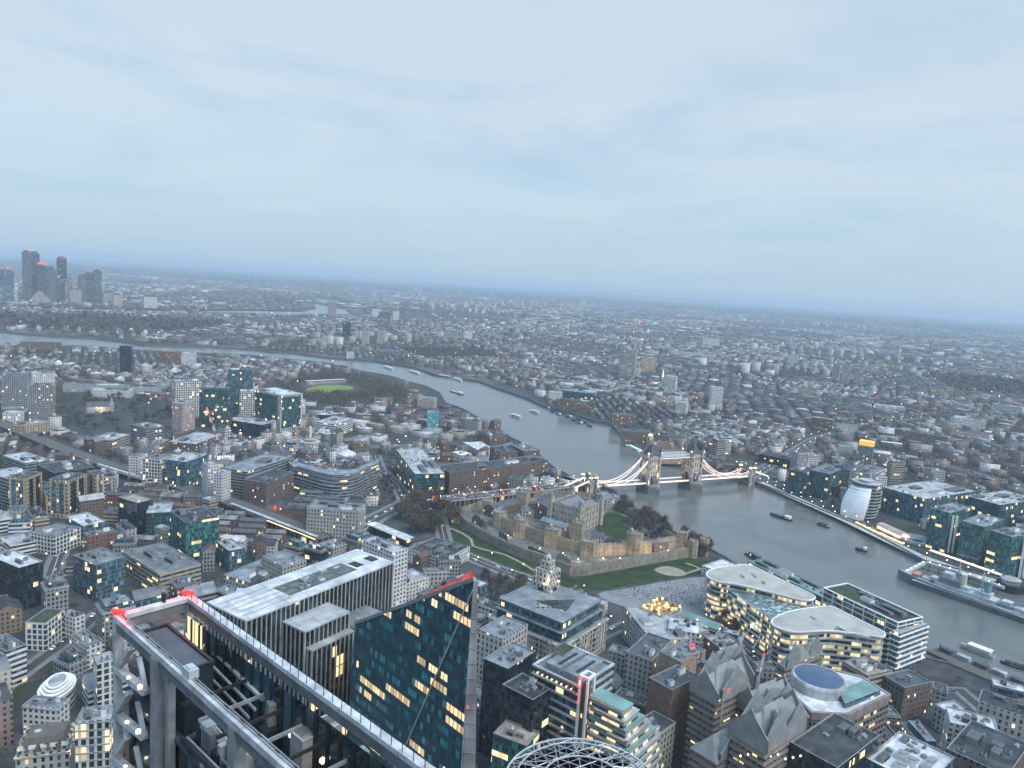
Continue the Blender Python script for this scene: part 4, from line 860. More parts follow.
def atrium():
    po = ccw([G(x, y, h1-4)[:2] for x, y in ((722, 583), (768, 593), (812, 601), (826, 607), (790, 612), (772, 618), (775, 620), (750, 603))]); c = sum(po)/len(po)
    t = thing('glass_atrium', 'sloping pale glass roof joining the two curved offices', 'atrium', (*c, 0)); mb = MB(); mb.cap(po, h1-6); part(t, 'glass_roof', mb, facade('facade_atrium', (.35, .40, .40), (.10, .15, .155), 3, 3, .94, .94, 0, grough=.15))
    mb = MB(); mb.sides(inset(po, .4), 0, h1-6.1); part(t, 'glass_wall', mb, LITBAND); keep(po)
    p = G(745, 613, 0); tr = 0
atrium()
# --- 8. white framed river office
def quay_office():
    h = hgt(898, 669, 623); po = rect3((898, 623), (824, 588), (917, 615), h); p = ccw(po)
    t = block('framed_river_office', 'long white framed glass office with sedum roof beside the river', 'office', po, h, facade('facade_framed', (.07, .10, .10), (.035, .07, .075), 3, 4, .8, .8, .06, 2), 'dark', 4, bands=(4.1, .55, .55, WHITE, 4.1))
    for i in range(4):
        e = p[(i+1) % 4]-p[i]; l = np.linalg.norm(e); n_ = max(2, int(l/9))
        for k in range(n_+1): q = p[i]+e*(k/n_); mb = MB(); mb.prism(grid_poly(*q, .6, .9, math.atan2(e[1], e[0])), 0, h+.3); part(t, 'frame_post', mb, WHITE)
    e = p[1]-p[0]; 
    mb = MB(); a = inset(po, 3); mb.prism([a[0]*.5+a[1]*.5, a[1], a[2], a[2]*.5+a[3]*.5], h-1, h-.7); part(t, 'sedum_bed', mb, ROOF['green'])
    mb = MB(); mb.ring(inset(po, -.6), inset(po, .6), h, h+.5); part(t, 'roof_frame', mb, WHITE)
    po2 = rect3((900, 634), (893, 630), (928, 624), h-5); mb = MB(); mb.prism(po2, 0, h-5, 0, 1); part(t, 'stepped_wing', mb, [FAC['blueglass'], ROOF['pale']]); keep(po2)
    for k in range(1, 8): mb = MB(); mb.ring(inset(po2, -1.2), inset(po2, .2), k*4.1, k*4.1+.55); part(t, 'balcony', mb, WHITE)
    bpx('river_office', 'dark green glass office strip between the curved office and the river', (822, 597), (748, 561), (833, 592), None, 20, 'glass', 'copper', 6)
    bpx('marquee', 'white marquee beside the moat and the curved office', (716, 571), (709, 563), (737, 564), None, 9, 'white', 'white', 0, cat='tent')
quay_office()
def seamed(name, col):
    m, t, b, nd = nodes(name); MATS[name] = m; uv = nd('ShaderNodeUVMap').outputs[0]; sp = nd('ShaderNodeSeparateXYZ', uv); fu = mth(nd, 'FRACT', mth(nd, 'DIVIDE', sp.outputs[0], 1.2)); ln = mth(nd, 'LESS_THAN', fu, .16)
    n_ = nd('ShaderNodeTexNoise', nd('ShaderNodeTexCoord').outputs['Object']); n_.inputs['Scale'].default_value = .2; n_.inputs['Detail'].default_value = 5; f = nd('ShaderNodeMapRange', n_.outputs[0], .3, .7, .8, 1.2).outputs[0]
    c = mix(nd, ln, col, [q*1.25 for q in col]); t.links.new(mix(nd, 1.0, c, nd('ShaderNodeCombineXYZ', f, f, f).outputs[0], 'MULTIPLY'), b.inputs['Base Color']); b.inputs['Roughness'].default_value = .5; return m
# --- 9. gabled spiky towers in the lower right and the drum roofed office
SLATE = seamed('standing_seam_roof', (.225, .235, .235)); DSTONE = facade('facade_brown_granite', (.19, .165, .15), (.02, .028, .034), 3.2, 3.7, .8, .5, .10, 2, st=.9)
def gothic(label, A_, B_, C_, h, ridge, fins):
    po = rect3(A_, B_, C_, h); p = ccw(po); c = sum(p)/4; t = thing('gabled_tower', label, 'office', (*c, 0), 'spiky gabled office towers'); keep(p, 2)
    mb = MB(); mb.sides(p, 0, h); mb.cap(p, h); part(t, 'wall', mb, DSTONE)
    for z in np.arange(6, h, 3.7):
        mb = MB(); mb.ring(inset(p, -.5), inset(p, .2), z, z+1.1); part(t, 'floor_band', mb, plain('granite_band', (.22, .19, .175), .7, scale=.3))
    q = p if np.linalg.norm(p[1]-p[0]) >= np.linalg.norm(p[2]-p[1]) else p[1:]+p[:1]; f = Fr(q[0], q[1]-q[0]); L_ = np.linalg.norm(q[1]-q[0]); W_ = np.linalg.norm(q[2]-q[1])
    # hipped main roof
    a, b = f.p(L_*.28, W_/2, h+ridge), f.p(L_*.72, W_/2, h+ridge); e = [(*k, h+.05) for k in inset(p if q is p else q, .6)]; mb = MB()
    U4 = lambda w_, s_: [(0, 0), (w_, 0), (w_*.7, s_), (w_*.3, s_)]
    mb.face([e[0], e[1], b, a], 0, U4(L_, 12)); mb.face([e[2], e[3], a, b], 0, U4(L_, 12)); mb.face([e[1], e[2], b], 0, [(0, 0), (W_, 0), (W_/2, 12)]); mb.face([e[3], e[0], a], 0, [(0, 0), (W_, 0), (W_/2, 12)]); part(t, 'roof', mb, SLATE)
    # tall curved fin gables that stand past the roof on each side
    for (u, v, w_, ht, dr) in fins:
        d, n_ = (f.u, f.v) if dr in (0, 2) else (f.v, f.u); o = f.p(L_*u, W_*v); mb = MB(); prof = []
        for k in range(9):
            x = -1+k/4; prof.append((x*w_, ht*(1-abs(x)**1.0*.62)+(1.2 if k == 4 else 0)))
        th = .7
        for sg in (-1, 1):
            for (x0, z0), (x1, z1) in zip(prof, prof[1:]):
                P = [o+d*x0+n_*th*sg*.5, o+d*x1+n_*th*sg*.5]; fc = [(*P[0], h-1), (*P[1], h-1), (*P[1], h+z1), (*P[0], h+z0)]; mb.face(fc if sg < 0 else fc[::-1], 0, [(x0, 0), (x1, 0), (x1, z1), (x0, z0)])
        for (x0, z0), (x1, z1) in zip(prof, prof[1:]):
            mb.face([(*(o+d*x0-n_*th*.5), h+z0), (*(o+d*x1-n_*th*.5), h+z1), (*(o+d*x1+n_*th*.5), h+z1), (*(o+d*x0+n_*th*.5), h+z0)])
        part(t, 'fin_gable', mb, SLATE)
        # small cross roof behind the fin
        mb = MB(); k0 = o-d*w_*.8; k1 = o+d*w_*.8; back = (sum(p)/4-o); back = back/np.linalg.norm(back)*min(9, np.linalg.norm(back)); r0 = (*o, h+ht*.86); r1 = (*(o+back), h+ht*.8)
        mb.face([(*k0, h), (*(k0+back), h), r1, r0]); mb.face([(*(k1+back), h), (*k1, h), r0, r1]); part(t, 'cross_roof', mb, SLATE)
    return t, f, L_, W_, h
gothic('gabled granite tower behind, with tall slate fin gables left of the round blue dome', (716, 703), (686, 692), (752, 684), 52, 14, [(.5, .0, 12, 15, 0), (.5, 1, 12, 16, 0), (0, .5, 9, 14, 1), (1, .5, 9, 15, 1)])
tg, fg, lg, wg, hg = gothic('gabled granite tower in front with lit floors and slate fins, at the bottom edge', (765, 752), (728, 735), (806, 727), 54, 15, [(.25, .0, 9, 17, 0), (.75, .0, 9, 15, 0), (.5, 1, 12, 16, 0), (1, .5, 10, 15, 1), (0, .5, 10, 16, 1)])
for k in range(9): hot(tg, 'window_lamp', (*G(741+k*7.5, 752-(k % 3)*2+k*.5, 52)[:2], 50), .4, WARM_LAMP)
gothic('small gabled slate tower beside the second curved office', (785, 668), (776, 664), (822, 655), 34, 9, [(.2, 0, 6, 15, 0), (.85, .2, 6, 14, 0)])
gothic('broad gabled slate roofed block between the two granite towers and the drum', (757, 716), (733, 704), (792, 702), 45, 12, [(.3, 0, 8, 12, 0), (.8, 0, 7, 11, 0), (1, .5, 8, 12, 1), (0, .5, 8, 12, 1)])
gothic('low gabled slate roof hall left behind the granite gabled tower', (716, 672), (700, 664), (744, 660), 36, 9, [(.3, 0, 7, 11, 0), (.8, 0, 7, 12, 0), (1, .5, 7, 11, 1)])
gothic('gabled granite block at the bottom edge left of the front gabled tower', (716, 764), (692, 748), (742, 748), 40, 9, [(.5, 0, 8, 10, 0), (1, .5, 7, 10, 1)])
def drum():
    h = 46; po = [G(x, y, h)[:2] for x, y in ((788, 690), (812, 712), (848, 714), (890, 694), (862, 676), (810, 664))]; po = ccw(po); c = G(819, 676, h+6)[:2]
    t = thing('drum_roofed_office', 'brown stone office with round blue domed drum on its white roof', 'office', (*c, 0)); keep(po)
    mb = MB(); mb.sides(po, 0, h); part(t, 'wall', mb, DSTONE); mb = MB(); mb.cap(po, h-.5); part(t, 'roof', mb, ROOF['white'])
    mb = MB(); mb.ring(inset(po, -.6), inset(po, 1.2), h-4, h); part(t, 'cornice', mb, plain('granite_band', None))
    r = abs(float(np.linalg.norm(G(843, 677, h+6)[:2]-G(796, 677, h+6)[:2])))/2
    mb = MB(); mb.lathe((*c, h-.5), [(r+.8, 0), (r+.8, 5), (r, 6.3), (r-1, 6.3)], 28, capped=False); part(t, 'drum', mb, ROOF['pale'])
    mb = MB(); mb.lathe((*c, h+5.6), [(r-.8, 0), (r*.7, 1.2), (r*.35, 1.9), (.3, 2.2)], 28); part(t, 'dome', mb, plain('blue_dome', (.06, .10, .16), .3, scale=.1, var=.15))
    mb = MB(); w_ = [G(x, y, h)[:2] for x, y in ((845, 708), (880, 694), (862, 684), (838, 696))]; mb.prism(ccw(w_), h-.5, h+2.5, 0, 1); part(t, 'roof_wing', mb, [FAC['blueglass'], ROOF['copper']])
    keep(po)
drum()
# --- 11. the stone fortress
STONE = facade('facade_fortress', (.33, .265, .185), (.03, .03, .03), 4.5, 5, .14, .35, .03, var=.3); PSTONE = facade('facade_keep', (.38, .345, .285), (.035, .035, .035), 4, 7, .22, .45, 0, var=.25); CURT = facade('facade_curtain_wall', (.23, .205, .16), (.03, .03, .03), 7, 9, .08, .25, 0, var=.35)
def crenel(mb, p, z, w_=1.1, step=2.6):
    for i in range(len(p)):
        e = p[(i+1) % len(p)]-p[i]; l = np.linalg.norm(e); k = int(l/step)
        for j in range(k): q = p[i]+e*((j+.5)/k); mb.prism(grid_poly(*q, step*.55, .6, math.atan2(e[1], e[0])), z, z+w_)
def battlement(name, label, line, h, th, mat, grp=None):
    pts = [G(x, y)[:2] for x, y in line]; c = sum(pts)/len(pts); t = thing(name, label, 'wall', (*c, 0), grp)
    for a, b in zip(pts, pts[1:]):
        d = (b-a)/np.linalg.norm(b-a); n_ = np.array([-d[1], d[0]])*th/2; po = ccw([a-n_-d*th*.3, b-n_+d*th*.3, b+n_+d*th*.3, a+n_-d*th*.3]); mb = MB(); mb.prism(po, 0, h-1.4, 0, 1); keep(po, 1)
        part(t, 'wall', mb, [mat, ROOF['tan']])
        mb = MB(); l = np.linalg.norm(b-a); k = max(2, int(l/3.2))
        for s_ in (-1, 1):
            q0, q1 = a+n_*s_*.86, b+n_*s_*.86; mb.prism([q0-n_*.12, q1-n_*.12, q1+n_*.12, q0+n_*.12], h-1.45, h-.7)
        for j in range(k):
            q = a+(b-a)*((j+.5)/k)-n_*.86*(1 if (a-n_) @ a < (a+n_) @ a else -1); mb.prism(grid_poly(*q, 1.7, .7, math.atan2(d[1], d[0])), h-.7, h+.3)
        part(t, 'parapet', mb, mat)
    return t
def tower_at(label, x, y, r, h, n=4, rot=.4, mat=None, cap=None):
    c = G(x, y)[:2]; c = c+c/np.linalg.norm(c)*r*.8; t = thing('fortress_tower', label, 'tower', (*c, 0)); p = circle(*c, r, n, rot=rot) if n > 4 else grid_poly(*c, r*1.8, r*1.8, rot); keep(p, 1)
    mb = MB(); mb.sides(p, 0, h); mb.cap(p, h-1); part(t, 'wall', mb, [mat or STONE]); mb = MB(); mb.ring(p, inset(p, .7), h-1, h-.2); crenel(mb, ccw(inset(p, .35)), h-.2); part(t, 'parapet', mb, mat or STONE)
    mb = MB(); mb.cap(inset(p, .7), h-.9); part(t, 'roof', mb, ROOF['lead'])
    if cap:
        mb = MB(); mb.lathe((*(c+np.array([r*.5, 0])), h), [(r*.3, -1), (r*.3, 2.2), (.1, 4.4)], 8); part(t, 'stair_turret', mb, mat or STONE)
    return t
def fortress():
    battlement('curtain_wall', 'outer stone curtain wall of the fortress above the green moat, with a rounded corner', [(453, 519), (461, 524), (470, 531), (487, 541), (505, 550), (522, 557), (540, 563), (558, 570), (570, 575), (583, 575), (600, 572), (622, 568.5), (641, 564.5), (665, 560.5), (691, 556)], 10, 4, CURT)
    battlement('curtain_wall', 'low river side wall of the fortress behind the wharf trees', [(694, 555), (668, 539), (640, 521), (612, 505), (600, 500), (560, 497), (500, 500), (455, 518)], 9, 3, CURT)
    battlement('inner_wall', 'inner stone wall of the fortress joining its square towers', [(497, 526), (520, 536), (552, 546), (570, 552), (587, 556), (610, 555), (632, 555), (645, 553), (682, 546), (690, 541)], 13, 3.5, STONE)
    battlement('inner_wall', 'inner cross wall behind the brick row of the fortress', [(497, 526), (502, 512), (522, 508), (548, 506)], 12, 3, STONE)
    for a in [('round stone tower at the left corner of the inner fortress wall', 499, 528, 8, 17, 10), ('round stone tower beside the dark yard, second on the inner fortress wall', 520, 538, 8, 19, 10), ('square stone tower in the middle of the inner fortress wall', 552, 548, 7.5, 19, 4),
              ('tall round stone tower with ribs where the lit fortress wall starts', 633, 557, 8.5, 23, 10), ('square pink stone tower left of the lit fortress wall', 588, 558, 7, 16, 4), ('small square tower at the right end of the lit fortress wall', 681, 549, 6, 17, 4),
              ('tall square tower behind the fortress cross wall', 522, 510, 7, 21, 4), ('square brown tower by the bridge road wall of the fortress', 487, 515, 6, 16, 4), ('low tower at the corner of the bridge road wall', 458, 524, 6, 13, 4), ('pale gatehouse tower at the moat entrance, left', 692, 558, 5, 17, 8), ('pale gatehouse tower at the moat entrance, right', 703, 556, 5, 17, 8),
              ('low square tower between the keep and the lit wall', 577, 542, 6.5, 20, 4)]:
        tower_at(*a[:5], n=a[5], cap=a[4] > 18)
    for x, y in ((603, 559), (620, 559), (652, 555), (668, 551), (578, 560), (540, 549), (563, 554), (508, 536)):
        q = G(x, y+.6)[:2]; t = thing('floodlight', 'warm floodlight at the foot of the inner fortress wall', 'floodlight', (*q, 0), 'floodlights along the inner fortress wall'); mb = MB(); mb.tube([(*q, 0), (*q, 1.2)], .15, 5); part(t, 'post', mb, METAL); hot(t, 'lamp', (*q, 1.5), .35, WARM_LAMP)
        point(t, (*(q-q/np.linalg.norm(q)*2.5), 3), (1, .74, .40), 1500 if x > 580 else 600, .5)
    # keep
    q = [G(x, y, 25)[:2] for x, y in ((556, 500), (602, 503), (582, 510))]; po = rect3((581, 511), (556, 501), (601, 503), 25); p = ccw(po); c = sum(p)/4
    t = thing('castle_keep', 'pale square stone keep with four corner turrets and grey roof, tallest in the fortress', 'castle', (*c, 0)); keep(p, 3)
    mb = MB(); mb.sides(p, 0, 26); part(t, 'wall', mb, PSTONE); mb = MB(); f = Fr(p[0], p[1]-p[0]); l, w_ = np.linalg.norm(p[1]-p[0]), np.linalg.norm(p[2]-p[1])
    mb.prism(inset(p, 1.2), 24, 24.4); mb.gable(f.rect(3, l-3, 2, w_/2-1), 24.4, 24.6, 27.5, 0, 0); mb.gable(f.rect(3, l-3, w_/2+1, w_-2), 24.4, 24.6, 27.5, 0, 0); part(t, 'roof', mb, plain('keep_roof', (.17, .165, .17), .7, scale=.3))
    mb = MB(); mb.ring(p, inset(p, .9), 25.5, 26.4); crenel(mb, ccw(inset(p, .45)), 26.4); part(t, 'parapet', mb, PSTONE)
    for i in range(4):
        e = p[(i+1) % 4]-p[i]; L_ = np.linalg.norm(e)
        for k in range(1, 6): qq = p[i]+e*(k/6); mb = MB(); mb.prism(grid_poly(*qq, 1.5, 1.6, math.atan2(e[1], e[0])), 0, 24.5); part(t, 'buttress', mb, PSTONE)
        mb = MB(); mb.prism(grid_poly(*p[i], 5.4, 5.4, f.rot) if i else circle(*p[i], 3.4, 12), 0, 33); tu = part(t, 'turret', mb, PSTONE)
        mb = MB(); mb.lathe((*p[i], 33), [(2.9, 0), (3.0, 1.2), (2.2, 3.0), (.8, 4.4), (.12, 5)], 10); part(tu, 'cupola', mb, ROOF['lead'])
        mb = MB(); mb.tube([(*p[i], 37.5), (*p[i], 41)], .08, 4); part(tu, 'weather_vane', mb, METAL)
    fp = G(588, 520)[:2]; t = thing('flagpole', 'white flagpole standing in front of the keep', 'flagpole', (*fp, 0)); mb = MB(); mb.tube([(*fp, 0), (*fp, 44)], [.3, .15], 6); part(t, 'pole', mb, WHITE); mb = MB(); mb.face([(*fp, 40), (fp[0]+3, fp[1]-1, 40), (fp[0]+3, fp[1]-1, 42), (*fp, 42)]); part(t, 'flag', mb, FAC['redbrick'])
    # ranges of houses inside
    for lab, A_, B_, C_, h, hr, fm, rf in [('long dark brick barracks inside the fortress behind the keep', (548, 508), (536, 500), (562, 498), 15, 19, 'brick', 'slate'), ('brick range with lead roof inside the fortress left of the keep', (540, 520), (528, 512), (566, 528), 11, 14, 'stone', 'lead'),
            ('pale terrace of warder houses along the inner fortress wall', (518, 525), (507, 517), (540, 531), 9, 13, 'palestone', 'slate'), ('low stone hall right of the square pink tower', (604, 544), (590, 542), (622, 546), 8, 12, 'stone', 'slate'), ('tall timbered house row by the green in the fortress', (620, 545), (606, 543), (634, 546), 9, 14, 'brick', 'slate'),
            ('stone barracks along the bridge road inside the fortress', (496, 510), (487, 505), (520, 503), 10, 14, 'brick', 'slate'), ('brick house row with dark roof beside the outer wall', (482, 526), (472, 518), (494, 531), 7, 11, 'brick', 'dark'), ('low mint street row behind the outer wall', (565, 562), (556, 557), (576, 564), 6, 9, 'brick', 'slate'),
            ('museum block with flat grey roof behind the keep', (606, 500), (596, 493), (624, 500), 12, 15, 'stone', 'lead'), ('slate roofed house row between the two left fortress towers', (507, 540), (499, 534), (516, 546), 6, 9, 'brick', 'slate'), ('low dark row between outer and inner wall in the middle', (545, 556), (528, 549), (556, 560), 6, 9, 'brick', 'dark'), ('slate house row behind the lit wall', (655, 546), (640, 545), (676, 540), 8, 12, 'brick', 'slate'), ('white fronted house by the castle green', (592, 536), (586, 533), (604, 537), 8, 12, 'palestone', 'slate'),
            ('chapel with pale roof left of the barracks', (534, 511), (524, 506), (538, 506), 9, 13, 'palestone', 'lead')]:
        po = rect3(A_, B_, C_, h); c = sum(po)/4; t = thing('fortress_house', lab, 'house', (*c, 0)); mb = MB(); mb.gable(po, 0, h, hr, 0, 1); part(t, 'wall', mb, [FAC[fm], ROOF[rf]])
        p = ccw(po); q = p if np.linalg.norm(p[1]-p[0]) >= np.linalg.norm(p[2]-p[1]) else p[1:]+p[:1]; a, b = (q[3]+q[0])/2, (q[1]+q[2])/2
        for k in range(3): mb = MB(); mb.box((*(a+(b-a)*(.2+.3*k)), hr-1), (1.4, 1, 2.8), .3); part(t, 'chimney', mb, FAC['brick'])
        keep(po)
    WARD = plain('ward_paving', (.13, .125, .115), .9, scale=.15, var=.35)
    GR = plain('moat_grass', (.032, .050, .021), .95, scale=.08, var=.35, spec=.1); PA = plain('pale_paving', (.20, .205, .205), .85, scale=.1, var=.15); PATH = plain('sandy_path', (.26, .23, .18), .9, scale=.2)
    def sheet(nm, px, m, z=.004, kind='structure', lab=None): mb = MB(); po = smooth([G(x, y)[:2] for x, y in px], 3); mb.cap(po, z); return single(nm, mb, m, lab, None, None, kind)
    sheet('moat_lawn', [(440, 534), (453, 521), (470, 533), (487, 543), (522, 559), (558, 572), (570, 577), (583, 577), (622, 570), (690, 558), (716, 566), (705, 574), (660, 580), (620, 587), (585, 592), (556, 588), (530, 577), (500, 566), (468, 552), (448, 544)], GR)
    sheet('castle_yard', [(458, 522), (487, 540), (522, 556), (558, 569), (570, 574), (583, 574), (622, 567), (690, 555), (664, 538), (612, 508), (560, 499), (500, 502)], WARD, .02)
    sheet('castle_green', [(600, 520), (612, 512), (640, 526), (640, 540), (618, 540), (596, 530)], GR, .05)
    sheet('plaza', [(598, 594), (630, 588), (662, 582), (700, 577), (714, 580), (720, 612), (700, 618), (660, 612), (622, 606)], PA); sheet('moat_stage', [(654, 570), (666, 566), (682, 570), (686, 575), (670, 576)], PATH, .03)
    def path(nm, px, wd, m, z): 
        mb = MB(); P = [G(x, y)[:2] for x, y in px]; d = [np.array([-(P[min(i+1, len(P)-1)]-P[max(i-1, 0)])[1], (P[min(i+1, len(P)-1)]-P[max(i-1, 0)])[0]]) for i in range(len(P))]; d = [q/np.linalg.norm(q)*wd/2 for q in d]
        for i in range(len(P)-1): mb.cap([P[i]-d[i], P[i+1]-d[i+1], P[i+1]+d[i+1], P[i]+d[i]], z)
        return single(nm, mb, m, None, None, None, 'structure')
    path('moat_path', [(450, 528), (462, 533), (471, 539), (473, 546), (482, 549), (505, 554.5), (522, 563), (535, 571), (548, 577)], 3, PATH, .03); path('moat_path', [(684, 574), (700, 569), (716, 566)], 3, PATH, .035); path('moat_path', [(686, 563), (697, 567), (704, 572)], 3, PATH, .04)
    AS = plain('asphalt', (.05, .052, .055), .9, scale=.2, var=.25); PV = plain('street_paving', (.16, .16, .155), .9, scale=.15, var=.2)
    for i, (ln, wd) in enumerate(zip(LANES_PX, LANEW)):
        if i == 0: continue
        path('pavement', ln, wd+5, PV, .008+.001*i); path('road', ln, wd*.72, AS, .02+.002*i)
        if wd >= 12: path('lane_marking', ln, .35, WHITE, .05+.001*i)
    keep(ccw([G(x, y)[:2] for x, y in ((430, 540), (452, 515), (600, 492), (700, 545), (720, 575), (700, 600), (610, 606), (560, 596), (500, 574))]), 0)
    keep(ccw([G(x, y)[:2] for x, y in ((448, 552), (470, 545), (500, 560), (548, 578), (548, 590), (536, 600), (500, 606), (480, 592))]), 0)
    keep(ccw([G(x, y)[:2] for x, y in ((596, 594), (700, 575), (722, 612), (700, 622), (640, 612))]), 0)
LANES_PX = [[(-10, 425), (60, 452), (110, 470), (170, 488), (230, 507), (290, 530), (322, 548)], [(363, 535), (372, 520), (405, 503), (432, 507)],
    [(405, 500), (398, 485), (380, 470), (375, 455)], [(437, 500), (440, 520), (446, 545), (470, 557)], [(470, 557), (500, 569.5), (535, 581), (560, 593), (600, 603)], [(214, 420), (250, 446), (300, 452), (380, 446), (450, 445)],
    [(748, 478), (775, 462), (812, 440), (860, 425), (930, 418)], [(770, 470), (860, 490), (1024, 500)], [(830, 440), (900, 455), (960, 470), (1040, 490)], [(0, 600), (50, 580), (62, 545), (110, 540)], [(100, 612), (165, 590), (240, 600)],
    [(380, 580), (400, 560), (420, 545), (440, 540)], [(690, 622), (735, 640), (770, 668), (800, 690)], [(590, 640), (625, 625), (690, 620)], [(0, 690), (40, 660), (68, 640), (100, 612)], [(640, 650), (680, 690), (720, 760)], [(900, 690), (960, 690), (1040, 760)]]
LANEW = [26, 22, 14, 12, 14, 12, 16, 10, 22, 12, 12, 10, 12, 9, 9, 8, 10]
VIA = [(424, 508), (470, 503), (520, 497.5), (586, 488.5)]
def approach():
    P = [G(x, y)[:2] for x, y in VIA]; t = thing('approach_viaduct', 'brick arched viaduct carrying the queue of traffic to the spired bridge', 'viaduct', (*P[1], 0)); br = facade('facade_approach_arches', (.17, .115, .085), (.02, .02, .02), 6, 9, .6, .7, .1)
    for i, (a, b) in enumerate(zip(P, P[1:])):
        d = (b-a)/np.linalg.norm(b-a); n_ = np.array([-d[1], d[0]])*11; mb = MB(); mb.prism([a-n_-d, b-n_+d, b+n_+d, a+n_-d], 0, 8+.003*i, 0, 1); part(t, 'viaduct_span', mb, [br, plain('approach_asphalt', (.075, .077, .08), .85, scale=.2)]); keep([a-n_-d, b-n_+d, b+n_+d, a+n_-d], 1)
        for s_ in (-1, 1): mb = MB(); mb.prism([a+n_*s_*.97-n_*.03, b+n_*s_*.97-n_*.03, b+n_*s_*.97+n_*.03, a+n_*s_*.97+n_*.03], 7.9, 9.1); part(t, 'viaduct_parapet', mb, PSTONE)
        mb = MB(); mb.prism([a-n_*.02, b-n_*.02, b+n_*.02, a+n_*.02], 8.01, 8.02); part(t, 'lane_line', mb, WHITE)
fortress(); approach()
